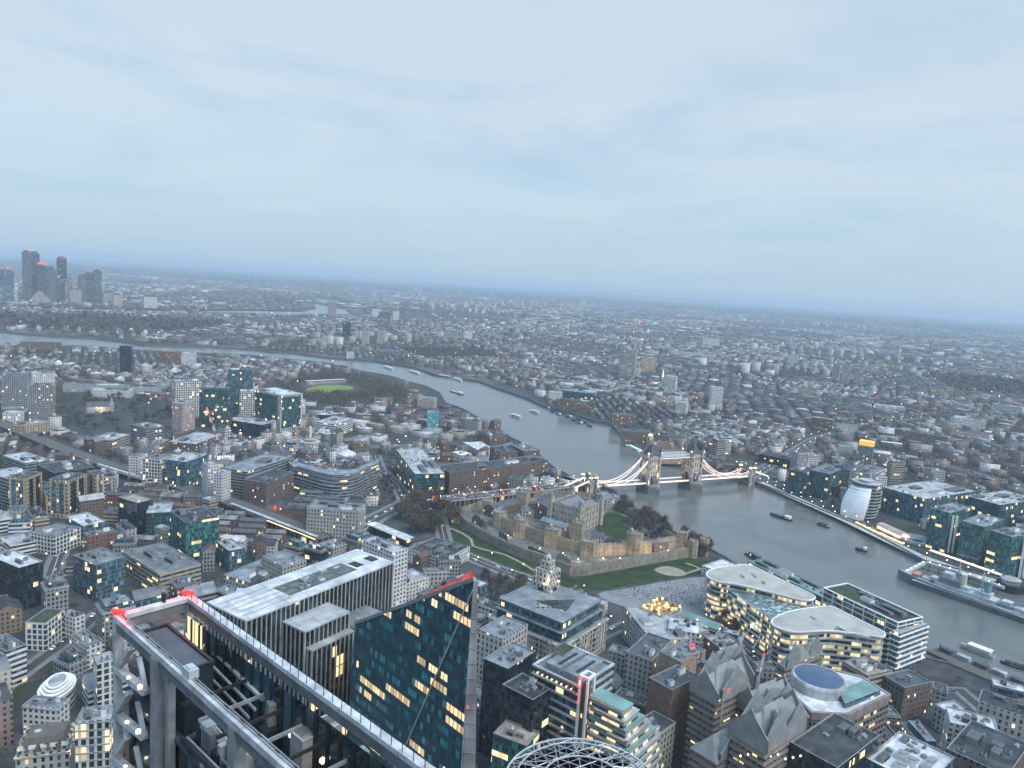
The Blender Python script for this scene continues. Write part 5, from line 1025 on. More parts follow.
# --- 12. the bridge
def bridge():
    a, b = G(648, 488, 0)[:2], G(690, 485, 0)[:2]; f = Fr(a, b-a); S_ = float(np.linalg.norm(b-a))
    def solve(x, lo, hi):
        for _ in range(40):
            m = (lo+hi)/2
            if proj((*f.p(m, 0), 9))[0] < x: lo = m
            else: hi = m
        return lo
    u0, u1 = solve(589, -150, 0), solve(747, S_, S_+250)
    t = thing('tower_bridge', 'floodlit stone bridge with two spired towers and pale lit suspension chains', 'bridge', (*f.p(S_/2, 0), WZ))
    st = facade('facade_bridge_stone', (.36, .34, .30), (.03, .035, .04), 4, 9, .4, .62, .06); lt = glow('bridge_floodlit_glow', (1, .78, .68), .5); blue = plain('chain_blue', (.42, .48, .55), .5, scale=.5); sl = ROOF['slate']  # chains and girders glow themselves in place of floodlight falling on them
    H8 = 9.0
    mb = MB(); f.box(mb, u0-2, u1+2, -8, 8, H8-1.8, H8); part(t, 'deck', mb, [plain('bridge_deck', (.14, .14, .14), .85)])
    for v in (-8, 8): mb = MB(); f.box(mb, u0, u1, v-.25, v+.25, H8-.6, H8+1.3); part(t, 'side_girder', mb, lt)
    for u in (0, S_):
        mb = MB(); po = [f.p(u-10, -14), f.p(u, -26), f.p(u+10, -14), f.p(u+10, 14), f.p(u, 26), f.p(u-10, 14)]; mb.prism(po, WZ-1, 5.5); mb.prism(inset(po, 1.5), 5.5, 7.0); part(t, 'pier', mb, plain('pier_granite', (.22, .21, .20), .85, scale=.3))
        mb = MB(); f.box(mb, u-8, u+8, -9.5, 9.5, 7, 46); tw = part(t, 'tower', mb, st); 
        mb = MB()
        for z in (20, 31, 42): mb.ring(f.rect(u-8.5, u+8.5, -10, 10), f.rect(u-7.9, u+7.9, -9.4, 9.4), z, z+1)
        part(tw, 'cornice', mb, PSTONE)
        mb = MB(); e = [(*q, 46.02) for q in inset(f.rect(u-8, u+8, -9.5, 9.5), .8)]; tp = [(*q, 60) for q in f.rect(u-1, u+1, -2.5, 2.5)]
        for i in range(4): mb.face([e[i], e[(i+1) % 4], tp[(i+1) % 4], tp[i]])
        mb.face(tp); mb.tube([f.p(u, 0, 59), f.p(u, 0, 66)], [.5, .1], 6); part(tw, 'spire', mb, sl)
        for du in (-8, 8):
            for dv in (-9.5, 9.5):
                q = f.p(u+du, dv); mb = MB(); mb.lathe((*q, 7), [(2.3, 0), (2.3, 43), (2.7, 43.3), (2.7, 44)], 8); tu = part(tw, 'turret', mb, st); mb = MB(); mb.lathe((*q, 51), [(2.5, 0), (1.6, 3), (.3, 8.5)], 8); part(tu, 'turret_spire', mb, sl)
                hot(tw, 'flood_lamp', (*(q+f.v*np.sign(dv)*.0+f.u*np.sign(du)*2.9), 50.5), .7, WARM_LAMP)
        for v in (-11.5, 11.5): mb = MB(); f.box(mb, u-3.5, u+3.5, min(v, v*.83), max(v, v*.83), H8+.2, H8+11); part(tw, 'arch_door', mb, plain('arch_blue', (.04, .06, .12), .6))
        mb = MB(); f.box(mb, u-8.06, u+8.06, -4, 4, H8+.1, H8+11); part(tw, 'road_arch', mb, DARK)
        for v in (-21, 21): spot(f.p(u, v, 8), f.p(u, v*.3, 36), (1, .80, .52), 16000, 80)
        for du in (-16, 16): spot(f.p(u+du, 0, 10.5), f.p(u+du*.3, 0, 36), (1, .80, .52), 9000, 85)
    for v in (-5.5, 5.5):
        mb = MB(); f.box(mb, 7.9, S_-7.9, v-2, v+2, 42, 43); f.box(mb, 7.9, S_-7.9, v-2, v+2, 46, 46.6); wk = part(t, 'walkway', mb, blue)
        mb = MB()
        for k in range(15):
            x0, x1 = 7.9+(S_-15.8)*k/15, 7.9+(S_-15.8)*(k+1)/15
            for s_ in (-1.9, 1.9): mb.bar(f.p(x0, v+s_, 43), f.p(x1, v+s_, 46), .25); mb.bar(f.p(x1, v+s_, 43), f.p(x0, v+s_, 46), .25)
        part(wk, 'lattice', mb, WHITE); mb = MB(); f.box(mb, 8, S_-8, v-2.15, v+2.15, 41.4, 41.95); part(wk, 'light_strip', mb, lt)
    for (ua, ub, side) in ((u0, -8, -1), (u1, S_+8, 1)):
        L_ = ub-ua
        for v in (-8, 8):
            def prof(q):                                     # sag between the tall tower and the low abutment tower
                if q < .34: x = q/.34; return 19-(19-H8-2.2)*math.sin(x*math.pi/2)
                x = (q-.34)/.66; return H8+2.2+(42-H8-2.2)*x**2.0
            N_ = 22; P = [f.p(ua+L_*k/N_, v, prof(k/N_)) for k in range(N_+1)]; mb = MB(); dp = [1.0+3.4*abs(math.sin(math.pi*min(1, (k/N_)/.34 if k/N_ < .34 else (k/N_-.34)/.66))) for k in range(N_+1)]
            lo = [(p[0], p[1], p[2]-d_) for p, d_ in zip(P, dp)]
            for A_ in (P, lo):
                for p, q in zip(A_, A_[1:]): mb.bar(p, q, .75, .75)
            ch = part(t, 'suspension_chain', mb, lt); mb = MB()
            for k in range(N_): mb.bar(P[k], lo[k+1], .25); mb.bar(lo[k], P[k+1], .25)
            part(ch, 'lattice', mb, WHITE)
            mb = MB()
            for k in range(1, N_): mb.bar(lo[k], f.p(ua+L_*k/N_, v, H8+1), .14)
            part(ch, 'hanger_rods', mb, WHITE)
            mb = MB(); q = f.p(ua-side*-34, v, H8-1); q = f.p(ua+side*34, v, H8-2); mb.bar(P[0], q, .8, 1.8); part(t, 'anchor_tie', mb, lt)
        mb = MB(); f.box(mb, ua-4, ua+4, -10, 10, WZ, 19); ab = part(t, 'abutment_tower', mb, st)
        mb = MB(); f.box(mb, ua-4.06, ua+4.06, -5, 5, H8+.1, H8+7); part(ab, 'road_arch', mb, DARK)
        mb = MB(); mb.gable(f.rect(ua-4, ua+4, -10, 10), 19, 19.2, 24, 0, 0); part(ab, 'roof', mb, sl)
        for du in (-4, 4):
            for dv in (-10, 10): q = f.p(ua+du, dv); mb = MB(); mb.lathe((*q, WZ), [(1.8, 0), (1.8, 27), (2.1, 27.2), (.2, 31.5)], 8); part(ab, 'turret', mb, st); [hot(ab, 'flood_lamp', (*(q+f.u*a_+f.v*b_), 22+1.5*a_*b_/4), .85, glow('gold_flood', (1, .74, .36), 1.6)) for a_, b_ in ((2, 0), (-2, 0), (0, 2), (0, -2))]
        for v in (-14, 14): spot(f.p(ua+side*14, v*.5, 10.5), f.p(ua, v*.5, 20), (1, .74, .40), 9000, 80)
    keep(f.rect(u0-30, u1+45, -16, 16))
    return f, u0, u1
BF, BU0, BU1 = bridge()
# --- 13. ship, boats and moorings
HULL = plain('hull_grey_blue', (.16, .20, .235), .5, scale=.1, var=.25)
def hull(mb, f, L_, W_, z0, z1, sh=.0):
    st = [(-.5, .55), (-.42, .85), (-.25, 1), (.15, 1), (.35, .72), (.45, .36), (.5, .03)]; Lr = [(f.p(q*L_, W_/2*w_*.78, z0), f.p(q*L_, W_/2*w_, z1+sh*max(0, q)*2), f.p(q*L_, -W_/2*w_*.78, z0), f.p(q*L_, -W_/2*w_, z1+sh*max(0, q)*2)) for q, w_ in st]
    for a, b in zip(Lr, Lr[1:]):
        mb.face([b[0], a[0], a[1], b[1]][::-1]); mb.face([a[2], b[2], b[3], a[3]][::-1]); mb.face([a[3], b[3], b[1], a[1]], 1)
    a = Lr[0]; mb.face([a[0], a[2], a[3], a[1]][::-1], 0); return mb
def warship():
    a, b = G(898, 572, WZ+5)[:2], G(1046, 622, WZ+5)[:2]; f = Fr((a+b)/2, a-b); L_ = float(np.linalg.norm(b-a)); z = WZ
    t = thing('warship', 'grey blue museum warship with gun turrets and two funnels moored at the far bank', 'warship', (*f.p(0, 0), WZ)); mb = hull(MB(), f, L_, 19, WZ-.5, WZ+6.5, 2); part(t, 'hull', mb, [HULL, plain('ship_deck', (.28, .27, .26), .8, scale=.2)])
    W2 = plain('ship_pale_grey', (.42, .45, .47), .5, scale=.3)
    mb = MB(); f.box(mb, -L_*.5, L_*.36, -9.8, 9.8, WZ+5.0, WZ+5.6); part(t, 'camouflage_band', mb, W2)
    for q0, q1, w_, h0, h1, m in ((-.20, .21, 13, 6.5, 10, W2), (.05, .19, 10, 10, 16, HULL), (.10, .17, 8, 16, 21, W2), (-.16, -.06, 10, 10, 14, W2), (-.30, -.20, 10, 6.5, 9, HULL), (-.02, .04, 8, 10, 13, W2)):
        mb = MB(); f.box(mb, L_*q0, L_*q1, -w_/2, w_/2, z+h0, z+h1); part(t, 'superstructure', mb, m)
    for u in (.035, -.13): mb = MB(); mb.lathe((*f.p(L_*u, 0), z+10), [(3, 0), (2.8, 13), (3.1, 13.2), (3.1, 14.2)], 12); part(t, 'funnel', mb, plain('funnel_cream', (.55, .52, .44), .6) if u > 0 else plain('funnel_teal', (.14, .26, .28), .6))
    for u, h in ((.28, 7.5), (.22, 10.5), (-.26, 10), (-.34, 7.5)):
        tr = MB(); f.box(tr, L_*u-4, L_*u+4, -4, 4, z+h-1, z+h+2.2); g = part(t, 'gun_turret', tr, W2); s_ = 1 if u > 0 else -1
        for v in (-2, 0, 2): mb = MB(); mb.tube([f.p(L_*u+s_*3.5, v, z+h+1), f.p(L_*u+s_*13, v, z+h+2)], .35, 6); part(g, 'gun_barrel', mb, HULL)
    for u in (.07, -.09):
        mb = MB(); mb.tube([f.p(L_*u, 0, z+12), f.p(L_*u, 0, z+38)], [.7, .2], 6); mb.bar(f.p(L_*u, -4, z+30), f.p(L_*u, 4, z+30), .3); mb.bar(f.p(L_*u, -2.5, z+34), f.p(L_*u, 2.5, z+34), .25); mb.bar(f.p(L_*u-5, 0, z+13), f.p(L_*u, 0, z+28), .3); part(t, 'mast', mb, W2)
    for k in range(6): mb = MB(); u = -.1+.05*k; f.box(mb, L_*u-3, L_*u+3, -7.5, -5.5, z+10, z+11.6); part(t, 'ship_boat', mb, WHITE)
    mb = MB(); f.box(mb, L_*.33, L_*.38, -5, 5, z+8.2, z+10.6); part(t, 'bow_tent', mb, plain('tent_orange', (.45, .22, .14), .7))
    mb = MB(); f.box(mb, -L_*.46, -L_*.36, -5, 5, z+6.6, z+9); part(t, 'stern_tent', mb, plain('tent_pink', (.5, .36, .34), .7))
    # gangway and pontoon
    p = [G(x, y, 3) for x, y in ((905, 573), (925, 562.5), (965, 574), (1004, 588))]; t = thing('gangway', 'long pale covered gangway with lamps from the promenade to the warship', 'gangway', (p[1][0], p[1][1], WZ)); 
    for q0, q1 in zip(p, p[1:]):
        mb = MB(); mb.bar(q0, q1, 4, 2.4); part(t, 'gangway_span', mb, plain('gangway_grey', (.36, .38, .39), .6, scale=.3)); n_ = int(np.linalg.norm(q1-q0)/9)
        for k in range(n_): q = q0+(q1-q0)*((k+.5)/n_); hot(t, 'gangway_lamp', (q[0], q[1], q[2]+1.9), .35, WHITE_LAMP); mb = MB(); mb.tube([(q[0], q[1], WZ), (q[0], q[1], q[2]-1)], .3, 5); part(t, 'pile', mb, DARK)
    q = G(1010, 586, 0)[:2]; t = thing('pier_house', 'dark round ticket house with white roof at the end of the gangway', 'pier house', (*q, WZ)); mb = MB(); mb.lathe((*q, WZ), [(12, 0), (12, 7)], 16); part(t, 'platform', mb, DARK); mb = MB(); mb.lathe((*q, WZ+7), [(8, 0), (8, 4), (9, 4.2), (5, 6)], 16); part(t, 'roof', mb, ROOF['pale'])
warship()
def boat(label, px0, px1, W_, name='barge', cabin=True, colr=None, h=2.4, deck='pale', long_cabin=False, grp=None):
    a, b = G(*px0, WZ)[:2], G(*px1, WZ)[:2]; f = Fr((a+b)/2, a-b); L_ = float(np.linalg.norm(b-a)); t = thing(name, label, 'boat', (*f.p(0, 0), WZ), grp); hm = plain('hull_'+('dark' if colr is None else '_'.join(str(int(q*100)) for q in colr)), colr or (.035, .04, .045), .6)
    part(t, 'hull', hull(MB(), f, L_, W_, WZ-.4, WZ+h, .6), [hm, ROOF[deck]])
    if cabin:
        mb = MB(); r = (-.4, .25) if long_cabin else (-.42, -.2); f.box(mb, L_*r[0], L_*r[1], -W_*.36, W_*.36, WZ+h, WZ+h+2.6); c = part(t, 'cabin', mb, FAC['whiteband'] if long_cabin else WHITE); mb = MB(); f.box(mb, L_*r[0]-.4, L_*r[1]+.4, -W_*.4, W_*.4, WZ+h+2.6, WZ+h+2.9); part(c, 'cabin_roof', mb, WHITE)
        mb = MB(); mb.tube([f.p(-L_*.3, 0, WZ+h+2.9), f.p(-L_*.3, 0, WZ+h+6)], .1, 5); part(t, 'mast', mb, METAL)
    else:
        for k in range(3): mb = MB(); f.box(mb, L_*(-.34+.24*k), L_*(-.14+.24*k), -W_*.34, W_*.34, WZ+h, WZ+h+1.2); part(t, 'hatch_cover', mb, DARK)
    return t
boat('long black barge with white stern cabin in mid-river below the bridge', (770, 514.5), (792, 521.5), 7, deck='dark'); boat('dark barge, middle of the three on the open river', (817, 524), (829, 528.5), 6, cabin=False); boat('small black boat nearest the market stalls bank', (855, 549.5), (867, 552.5), 5, 'workboat', deck='dark')
boat('white passenger boat mid-river above the bridge', (509, 415), (521, 418.5), 7, 'passenger_boat', True, (.6, .6, .6), 2, 'white', True); boat('white cruiser heading upriver above the bridge', (529, 411), (539, 414), 6, 'passenger_boat', True, (.55, .56, .58), 2, 'white', True); boat('dark boat with pale cabin above the bridge bend', (450, 391), (463, 395), 8, 'workboat')
boat('white boat pair moored off the upper bank, upstream one', (383, 366.5), (393, 370), 9, 'passenger_boat', True, (.6, .6, .6), 2, 'white', True); boat('white boat pair moored off the upper bank, downstream one', (408, 371), (420, 374.5), 9, 'passenger_boat', True, (.5, .5, .5), 2, 'white', True)
boat('long pale ferry moored by the upper south bank', (435, 375.5), (452, 378.5), 9, 'passenger_boat', True, (.6, .62, .63), 2.4, 'white', True); boat('pale moored boat left of the long ferry pontoon', (452, 378.5), (462, 381.5), 8, 'passenger_boat', True, (.55, .55, .55), 2.4, 'white', True)
boat('white pleasure boat moored just above the bridge', (626, 446), (640, 453), 9, 'passenger_boat', True, (.6, .61, .63), 2.4, 'white', True); boat('red and white pleasure boat beside the custom pier', (960, 646), (994, 659), 9, 'pleasure_boat', True, (.4, .42, .43), 2.6, 'tan', True); boat('tan flat pontoon boat below the red and white pleasure boat', (1000, 662), (1030, 671), 7, 'pontoon_boat', False, None, 1.4, 'grey')
for k in range(12):
    x = 545+k*3.6+(k % 3); y = 407.5+k*1.45+(k % 2)*2; boat('black lighter moored in the raft of boats off the dark brick block', (x, y), (x+5, y+1.8), 6, 'lighter', k % 3 == 0, None, 1.6, 'dark', grp='moored lighters in the raft off the dark brick block')
boat('red hulled boat at the end of the moored raft', (596, 418.5), (604, 421), 7, 'lightship', True, (.35, .05, .05), 2.5, 'tan')
# custom pier
def pier():
    p = [G(x, y, 0)[:2] for x, y in ((926, 652), (1030, 700), (1040, 690), (940, 648))]; t = thing('river_pier', 'dark decked pier with pale sheds along the near bank at lower right', 'pier', (*p[0], WZ)); mb = MB(); mb.prism(ccw(p), WZ+3, 1.2, 0, 0, True); part(t, 'deck', mb, plain('pier_deck', (.11, .10, .09), .9, scale=.4))
    for k in range(5): q = p[3]+(p[2]-p[3])*(.12+.18*k); mb = MB(); mb.box((*(q+(p[0]-p[3])*.35), 1.2), (9, 5, 3.2), math.atan2((p[2]-p[3])[1], (p[2]-p[3])[0])); part(t, 'pier_shed', mb, ROOF['pale'] if k % 2 else ROOF['slate'])
    for k in range(12): q = p[3]+(p[2]-p[3])*(k/12); mb = MB(); mb.tube([(*q, WZ-1), (*q, 3)], .4, 6); part(t, 'pile', mb, DARK)
    q0, q1 = G(740, 551, 0)[:2], G(800, 588, 0)[:2]; t = thing('landing_stage', 'floating landing stage with glass sheds beside the curved offices', 'pier', (*q0, WZ)); f = Fr(q0, q1-q0); L_ = np.linalg.norm(q1-q0); sv = 9 if f.v @ np.array([1, -1]) > 0 else -9
    mb = MB(); f.box(mb, 0, L_, min(0, sv)+sv*.6, max(0, sv)+sv*.6, WZ-.5, WZ+1.6); part(t, 'pontoon', mb, DARK)
    for k in range(4): mb = MB(); f.box(mb, L_*(.05+.24*k), L_*(.2+.24*k), sv*1.1-2.5, sv*1.1+2.5, WZ+1.6, WZ+5); part(t, 'shelter', mb, FAC['glass'])
pier()
# --- 14. round hall wrapped in white, amphitheatre, stalls, promenade lamps
def round_hall():
    b = G(857, 519)[:2]; H_ = hgt(857, 519, 478)*.84; c = b+b/np.linalg.norm(b)*17; t = thing('round_hall', 'leaning round glass hall half wrapped in white sheeting by the far bank', 'hall', (*c, 0)); keep(circle(*c, 22)); n = 11
    lean = np.array([-.4, -.9])*14; mbw = MB(); rad = lambda q: 19.5+3.6*math.sin(q*3.0)-q*3.5
    pr = [(rad(k/n), H_*k/n, c+lean*(k/n)**1.2*.6) for k in range(n+1)]
    for k in range(n):
        (r0, z0, c0), (r1, z1, c1) = pr[k], pr[k+1]; mb = MB(); N_ = 28; dz = (z1-z0)*.68
        for i in range(N_):
            a0, a1 = 2*math.pi*i/N_, 2*math.pi*(i+1)/N_; P = lambda cc, r, a, z: (cc[0]+r*math.cos(a), cc[1]+r*math.sin(a), z)
            mb.face([P(c0, r0, a0, z0), P(c0, r0, a1, z0), P(c1, r0*.5+r1*.5, a1, z0+dz), P(c1, r0*.5+r1*.5, a0, z0+dz)], 0, [(a0*r0, z0), (a1*r0, z0), (a1*r0, z1), (a0*r0, z1)])
            mb.face([P(c1, r1+.7, a0, z0+dz), P(c1, r1+.7, a1, z0+dz), P(c1, r1+.7, a1, z1), P(c1, r1+.7, a0, z1)], 1); mb.face([P(c1, r1+.7, a0, z1), P(c1, r1+.7, a1, z1), P(c1, r1-3, a1, z1), P(c1, r1-3, a0, z1)], 1)
            if k == n-1: mb.face([P(c1, r1-3, a0, z1), P(c1, r1-3, a1, z1), (*c1, z1)], 1)
        part(t, 'floor_ring', mb, [FAC['darkglass'], ROOF['pale']])
    va = math.atan2(-c[1], -c[0]); mb = MB()
    for k in range(8):
        for i in range(10):
            q0, q1 = k/8, (k+1)/8; a0, a1 = va-1.15+1.5*i/10, va-1.15+1.5*(i+1)/10; P = lambda q, a: (c[0]+lean[0]*.6*q**1.2+(rad(q)+2.2)*math.cos(a), c[1]+lean[1]*.6*q**1.2+(rad(q)+2.2)*math.sin(a), H_*.90*q)
            mb.face([P(q0, a0), P(q0, a1), P(q1, a1), P(q1, a0)])
    part(t, 'white_sheeting', mb, plain('white_sheet', (.78, .79, .80), .7, scale=.15, var=.08))
    c1 = pr[-1][2]; mb = MB(); mb.lathe((*c1, H_), [(9, 0), (9.4, 2.6), (6, 3.0)], 20); part(t, 'roof_drum', mb, ROOF['pale'])
    q = G(918, 541)[:2]; t = thing('amphitheatre', 'pale oval sunken amphitheatre with stepped seating beside the promenade', 'amphitheatre', (*q, 0)); keep(circle(*q, 20))
    for k in range(6): mb = MB(); mb.ring(circle(*q, 19-k*2.2, 32), circle(*q, 17-k*2.2, 32), 0, 2.4-.4*k+.05); part(t, 'seat_step', mb, ROOF['pale'])
    for k in range(9):
        x, y = 858+k*5.4, 524+k*2.4; q = G(x, y)[:2]; t = thing('market_stall', 'lit wooden stall in the row of stalls on the promenade', 'stall', (*q, 0), 'lit stalls on the promenade'); r = Fr(q, G(x+5, y+2.3)[:2]-q)
        mb = MB(); f2 = Fr(q, r.u); f2.box(mb, -3, 3, -1.8, 1.8, 0, 2.7); part(t, 'stall_body', mb, glow('stall_light', (1, .66, .34), .9)); mb = MB(); mb.gable(f2.rect(-3.4, 3.4, -2.3, 2.3), 2.7, 2.8, 4.2, 0, 0); part(t, 'stall_roof', mb, ROOF['tan'] if k % 2 else ROOF['tile'])
    q = G(892, 533)[:2]; t = thing('pavilion_tent', 'long pinkish lit tent with rounded roof left of the amphitheatre', 'tent', (*q, 0)); r = Fr(q, G(903, 538)[:2]-q); keep(r.rect(-20, 22, -8, 8))
    mb = MB(); r.box(mb, -18, 20, -6, 6, 0, 3.5); part(t, 'tent_wall', mb, glow('tent_light', (1, .80, .55), .7)); mb = MB()
    for k in range(8): a0, a1 = math.pi*k/8, math.pi*(k+1)/8; mb.face([r.p(-18.5, 6.4*math.cos(a0), 3.5+3.4*math.sin(a0)), r.p(20.5, 6.4*math.cos(a0), 3.5+3.4*math.sin(a0)), r.p(20.5, 6.4*math.cos(a1), 3.5+3.4*math.sin(a1)), r.p(-18.5, 6.4*math.cos(a1), 3.5+3.4*math.sin(a1))])
    part(t, 'tent_roof', mb, plain('tent_pink', (.5, .36, .34), .7))
    PR = [(760, 482), (800, 500), (845, 520), (880, 537), (920, 556), (960, 570), (1000, 582)]
    for nm, ln, wd, m, z in (('promenade', PR, 13, plain('promenade_paving', (.40, .39, .37), .85, scale=.2), .01),):
        P = [G(x, y)[:2] for x, y in ln]; mb = MB()
        for a, b in zip(P, P[1:]): d = (b-a)/np.linalg.norm(b-a); n_ = np.array([-d[1], d[0]])*wd/2; mb.cap([a-n_, b-n_, b+n_, a+n_], z)
        single(nm, mb, m, kind='structure'); 
        for a, b in zip(P, P[1:]): d = (b-a)/np.linalg.norm(b-a); n_ = np.array([-d[1], d[0]])*8; keep([a-n_, b-n_, b+n_, a+n_], 0)
    q0, q1 = G(930, 553)[:2], G(1001, 578)[:2]; t = thing('lit_canopy', 'long glowing strip standing in for lamplit promenade paving before the green glass offices', 'canopy', (*q0, 0)); r = Fr(q0, q1-q0); L_ = np.linalg.norm(q1-q0); mb = MB(); r.box(mb, 0, L_, -2.5, 2.5, 3.2, 3.6); part(t, 'canopy_roof', mb, glow('canopy_light', (1, .84, .76), .9))  # raised glowing strip added for the bright lamplit promenade paving
    for k in range(14): mb = MB(); mb.tube([r.p(L_*k/13, 0, 0), r.p(L_*k/13, 0, 3.2)], .2, 5); part(t, 'canopy_post', mb, METAL)
round_hall()
# lit crown of the apartment tower, white strips of the offices
def strips():
    for o, l in list(THINGS):
        if not l or not l.startswith(('sandstone and black', 'slim sandstone')): continue
        d = [q for q in DEBUG if q[1] == l][0]; w_ = [c for c in o.children if c.name.startswith('wall')][0]; v = [np.array(q.co)[:2]+np.array(o.location)[:2] for q in w_.data.vertices if q.co.z < .1]; p = []
        for q in v:
            if not any(np.linalg.norm(q-x) < .1 for x in p): p.append(q)
        p = ccw(p[:4])
        for i in range(4):
            e = p[(i+1) % 4]-p[i]; n_ = np.array([e[1], -e[0]])/np.linalg.norm(e)
            for a_, b_ in ((.18, .42), (.58, .82)) if l.startswith('sand') else ((.35, .65),): mb = MB(); mb.prism([p[i]+e*a_-n_*.3, p[i]+e*a_+n_*.25, p[i]+e*b_+n_*.25, p[i]+e*b_-n_*.3], 5, d[2]-2.5); part(o, 'glass_strip', mb, FAC['blueglass' if i % 2 else 'darkglass'])
strips()
def corner_left():
    wl = facade('facade_white_grid_lit', (.55, .54, .50), (.03, .045, .055), 3.4, 3.9, .62, .74, .45, 2, st=.8)
    bpx('office_building', 'white gridded office with many lit windows close left of the steel frame', (75, 722), (92, 706), (109, 719), None, 44, wl, 'pale', 5, bands=(3.9, .25, .4, ROOF['pale'], 3.9))
    bpx('office_building', 'narrow white framed office just left of the steel frame leg', (97, 664), (93, 655), (115, 660), None, 38, 'whitegrid', 'pale', 2)
    bpx('office_building', 'white strip-windowed office cut by the left edge below the sedum roof', (6, 652), (-14, 640), (27, 645), None, 24, 'whiteband', 'grey', 5)
    po = rect3((15, 748), (8, 728), (69, 741), 26); c = sum(po)/4; t = block('mansard_building', 'brown mansard roofed stone office with small domed gable at the lower left', 'building', po, 22, 'palestone', 'tan', 0, bands=(100, .6, .9, FAC['palestone'], 20)); p = ccw(po); mb = MB(); q = inset(p, 3.2); mb.sides(inset(p, .6), 21.5, 28, 0, q); mb.cap(q, 28); part(t, 'mansard_roof', mb, plain('mansard_tile', (.115, .10, .085), .8, scale=.4))
    for i in range(4):
        e = p[(i+1) % 4]-p[i]; L_ = np.linalg.norm(e); k = int(L_/4.5); n_ = np.array([-e[1], e[0]])/L_
        for j in range(k): w_ = p[i]+e*((j+.5)/k)+n_*1.5; mb = MB(); mb.gable(grid_poly(*w_, 2.4, 1.8, math.atan2(e[1], e[0])), 22, 24.4, 25.4, 0, 0); part(t, 'dormer', mb, FAC['palestone'])
    w_ = G(38, 738, 24)[:2]; mb = MB(); mb.lathe((*w_, 20), [(4, 0), (4, 5), (3.4, 6.5), (1.6, 8), (.2, 8.6)], 14); part(t, 'domed_gable', mb, FAC['palestone'])
    po = ccw(smooth([G(x, y, 18)[:2] for x, y in ((38, 682), (48, 670), (66, 664), (75, 668), (72, 678), (58, 688), (44, 690))], 4)); c = sum(po)/len(po); t = thing('oval_building', 'white oval building with stepped ring terraces at the lower left', 'building', (*c, 0)); keep(po)
    for k in range(4): qq = [x+(c-x)*(.14*k) for x in po]; mb = MB(); mb.sides(qq, 0 if k == 0 else 12+1.3*(k-1), 12+1.3*k); part(t, 'wall', mb, FAC['whiteband']); mb = MB(); mb.ring([x+(x-c)/np.linalg.norm(x-c)*.6 for x in qq], [x+(c-x)*.16 for x in qq], 11.7+1.3*k, 12.2+1.3*k); part(t, 'ring_terrace', mb, WHITE)
    mb = MB(); mb.cap([x+(c-x)*.5 for x in po], 16.1); part(t, 'roof', mb, ROOF['pale'])
corner_left()
keep(ccw([G(x, y)[:2] for x, y in ((770, 484), (838, 504), (930, 545), (1030, 575), (1030, 605), (930, 570), (840, 522))]), 0); keep(ccw([G(x, y)[:2] for x, y in ((872, 500), (905, 515), (930, 545), (890, 530))]), 0)
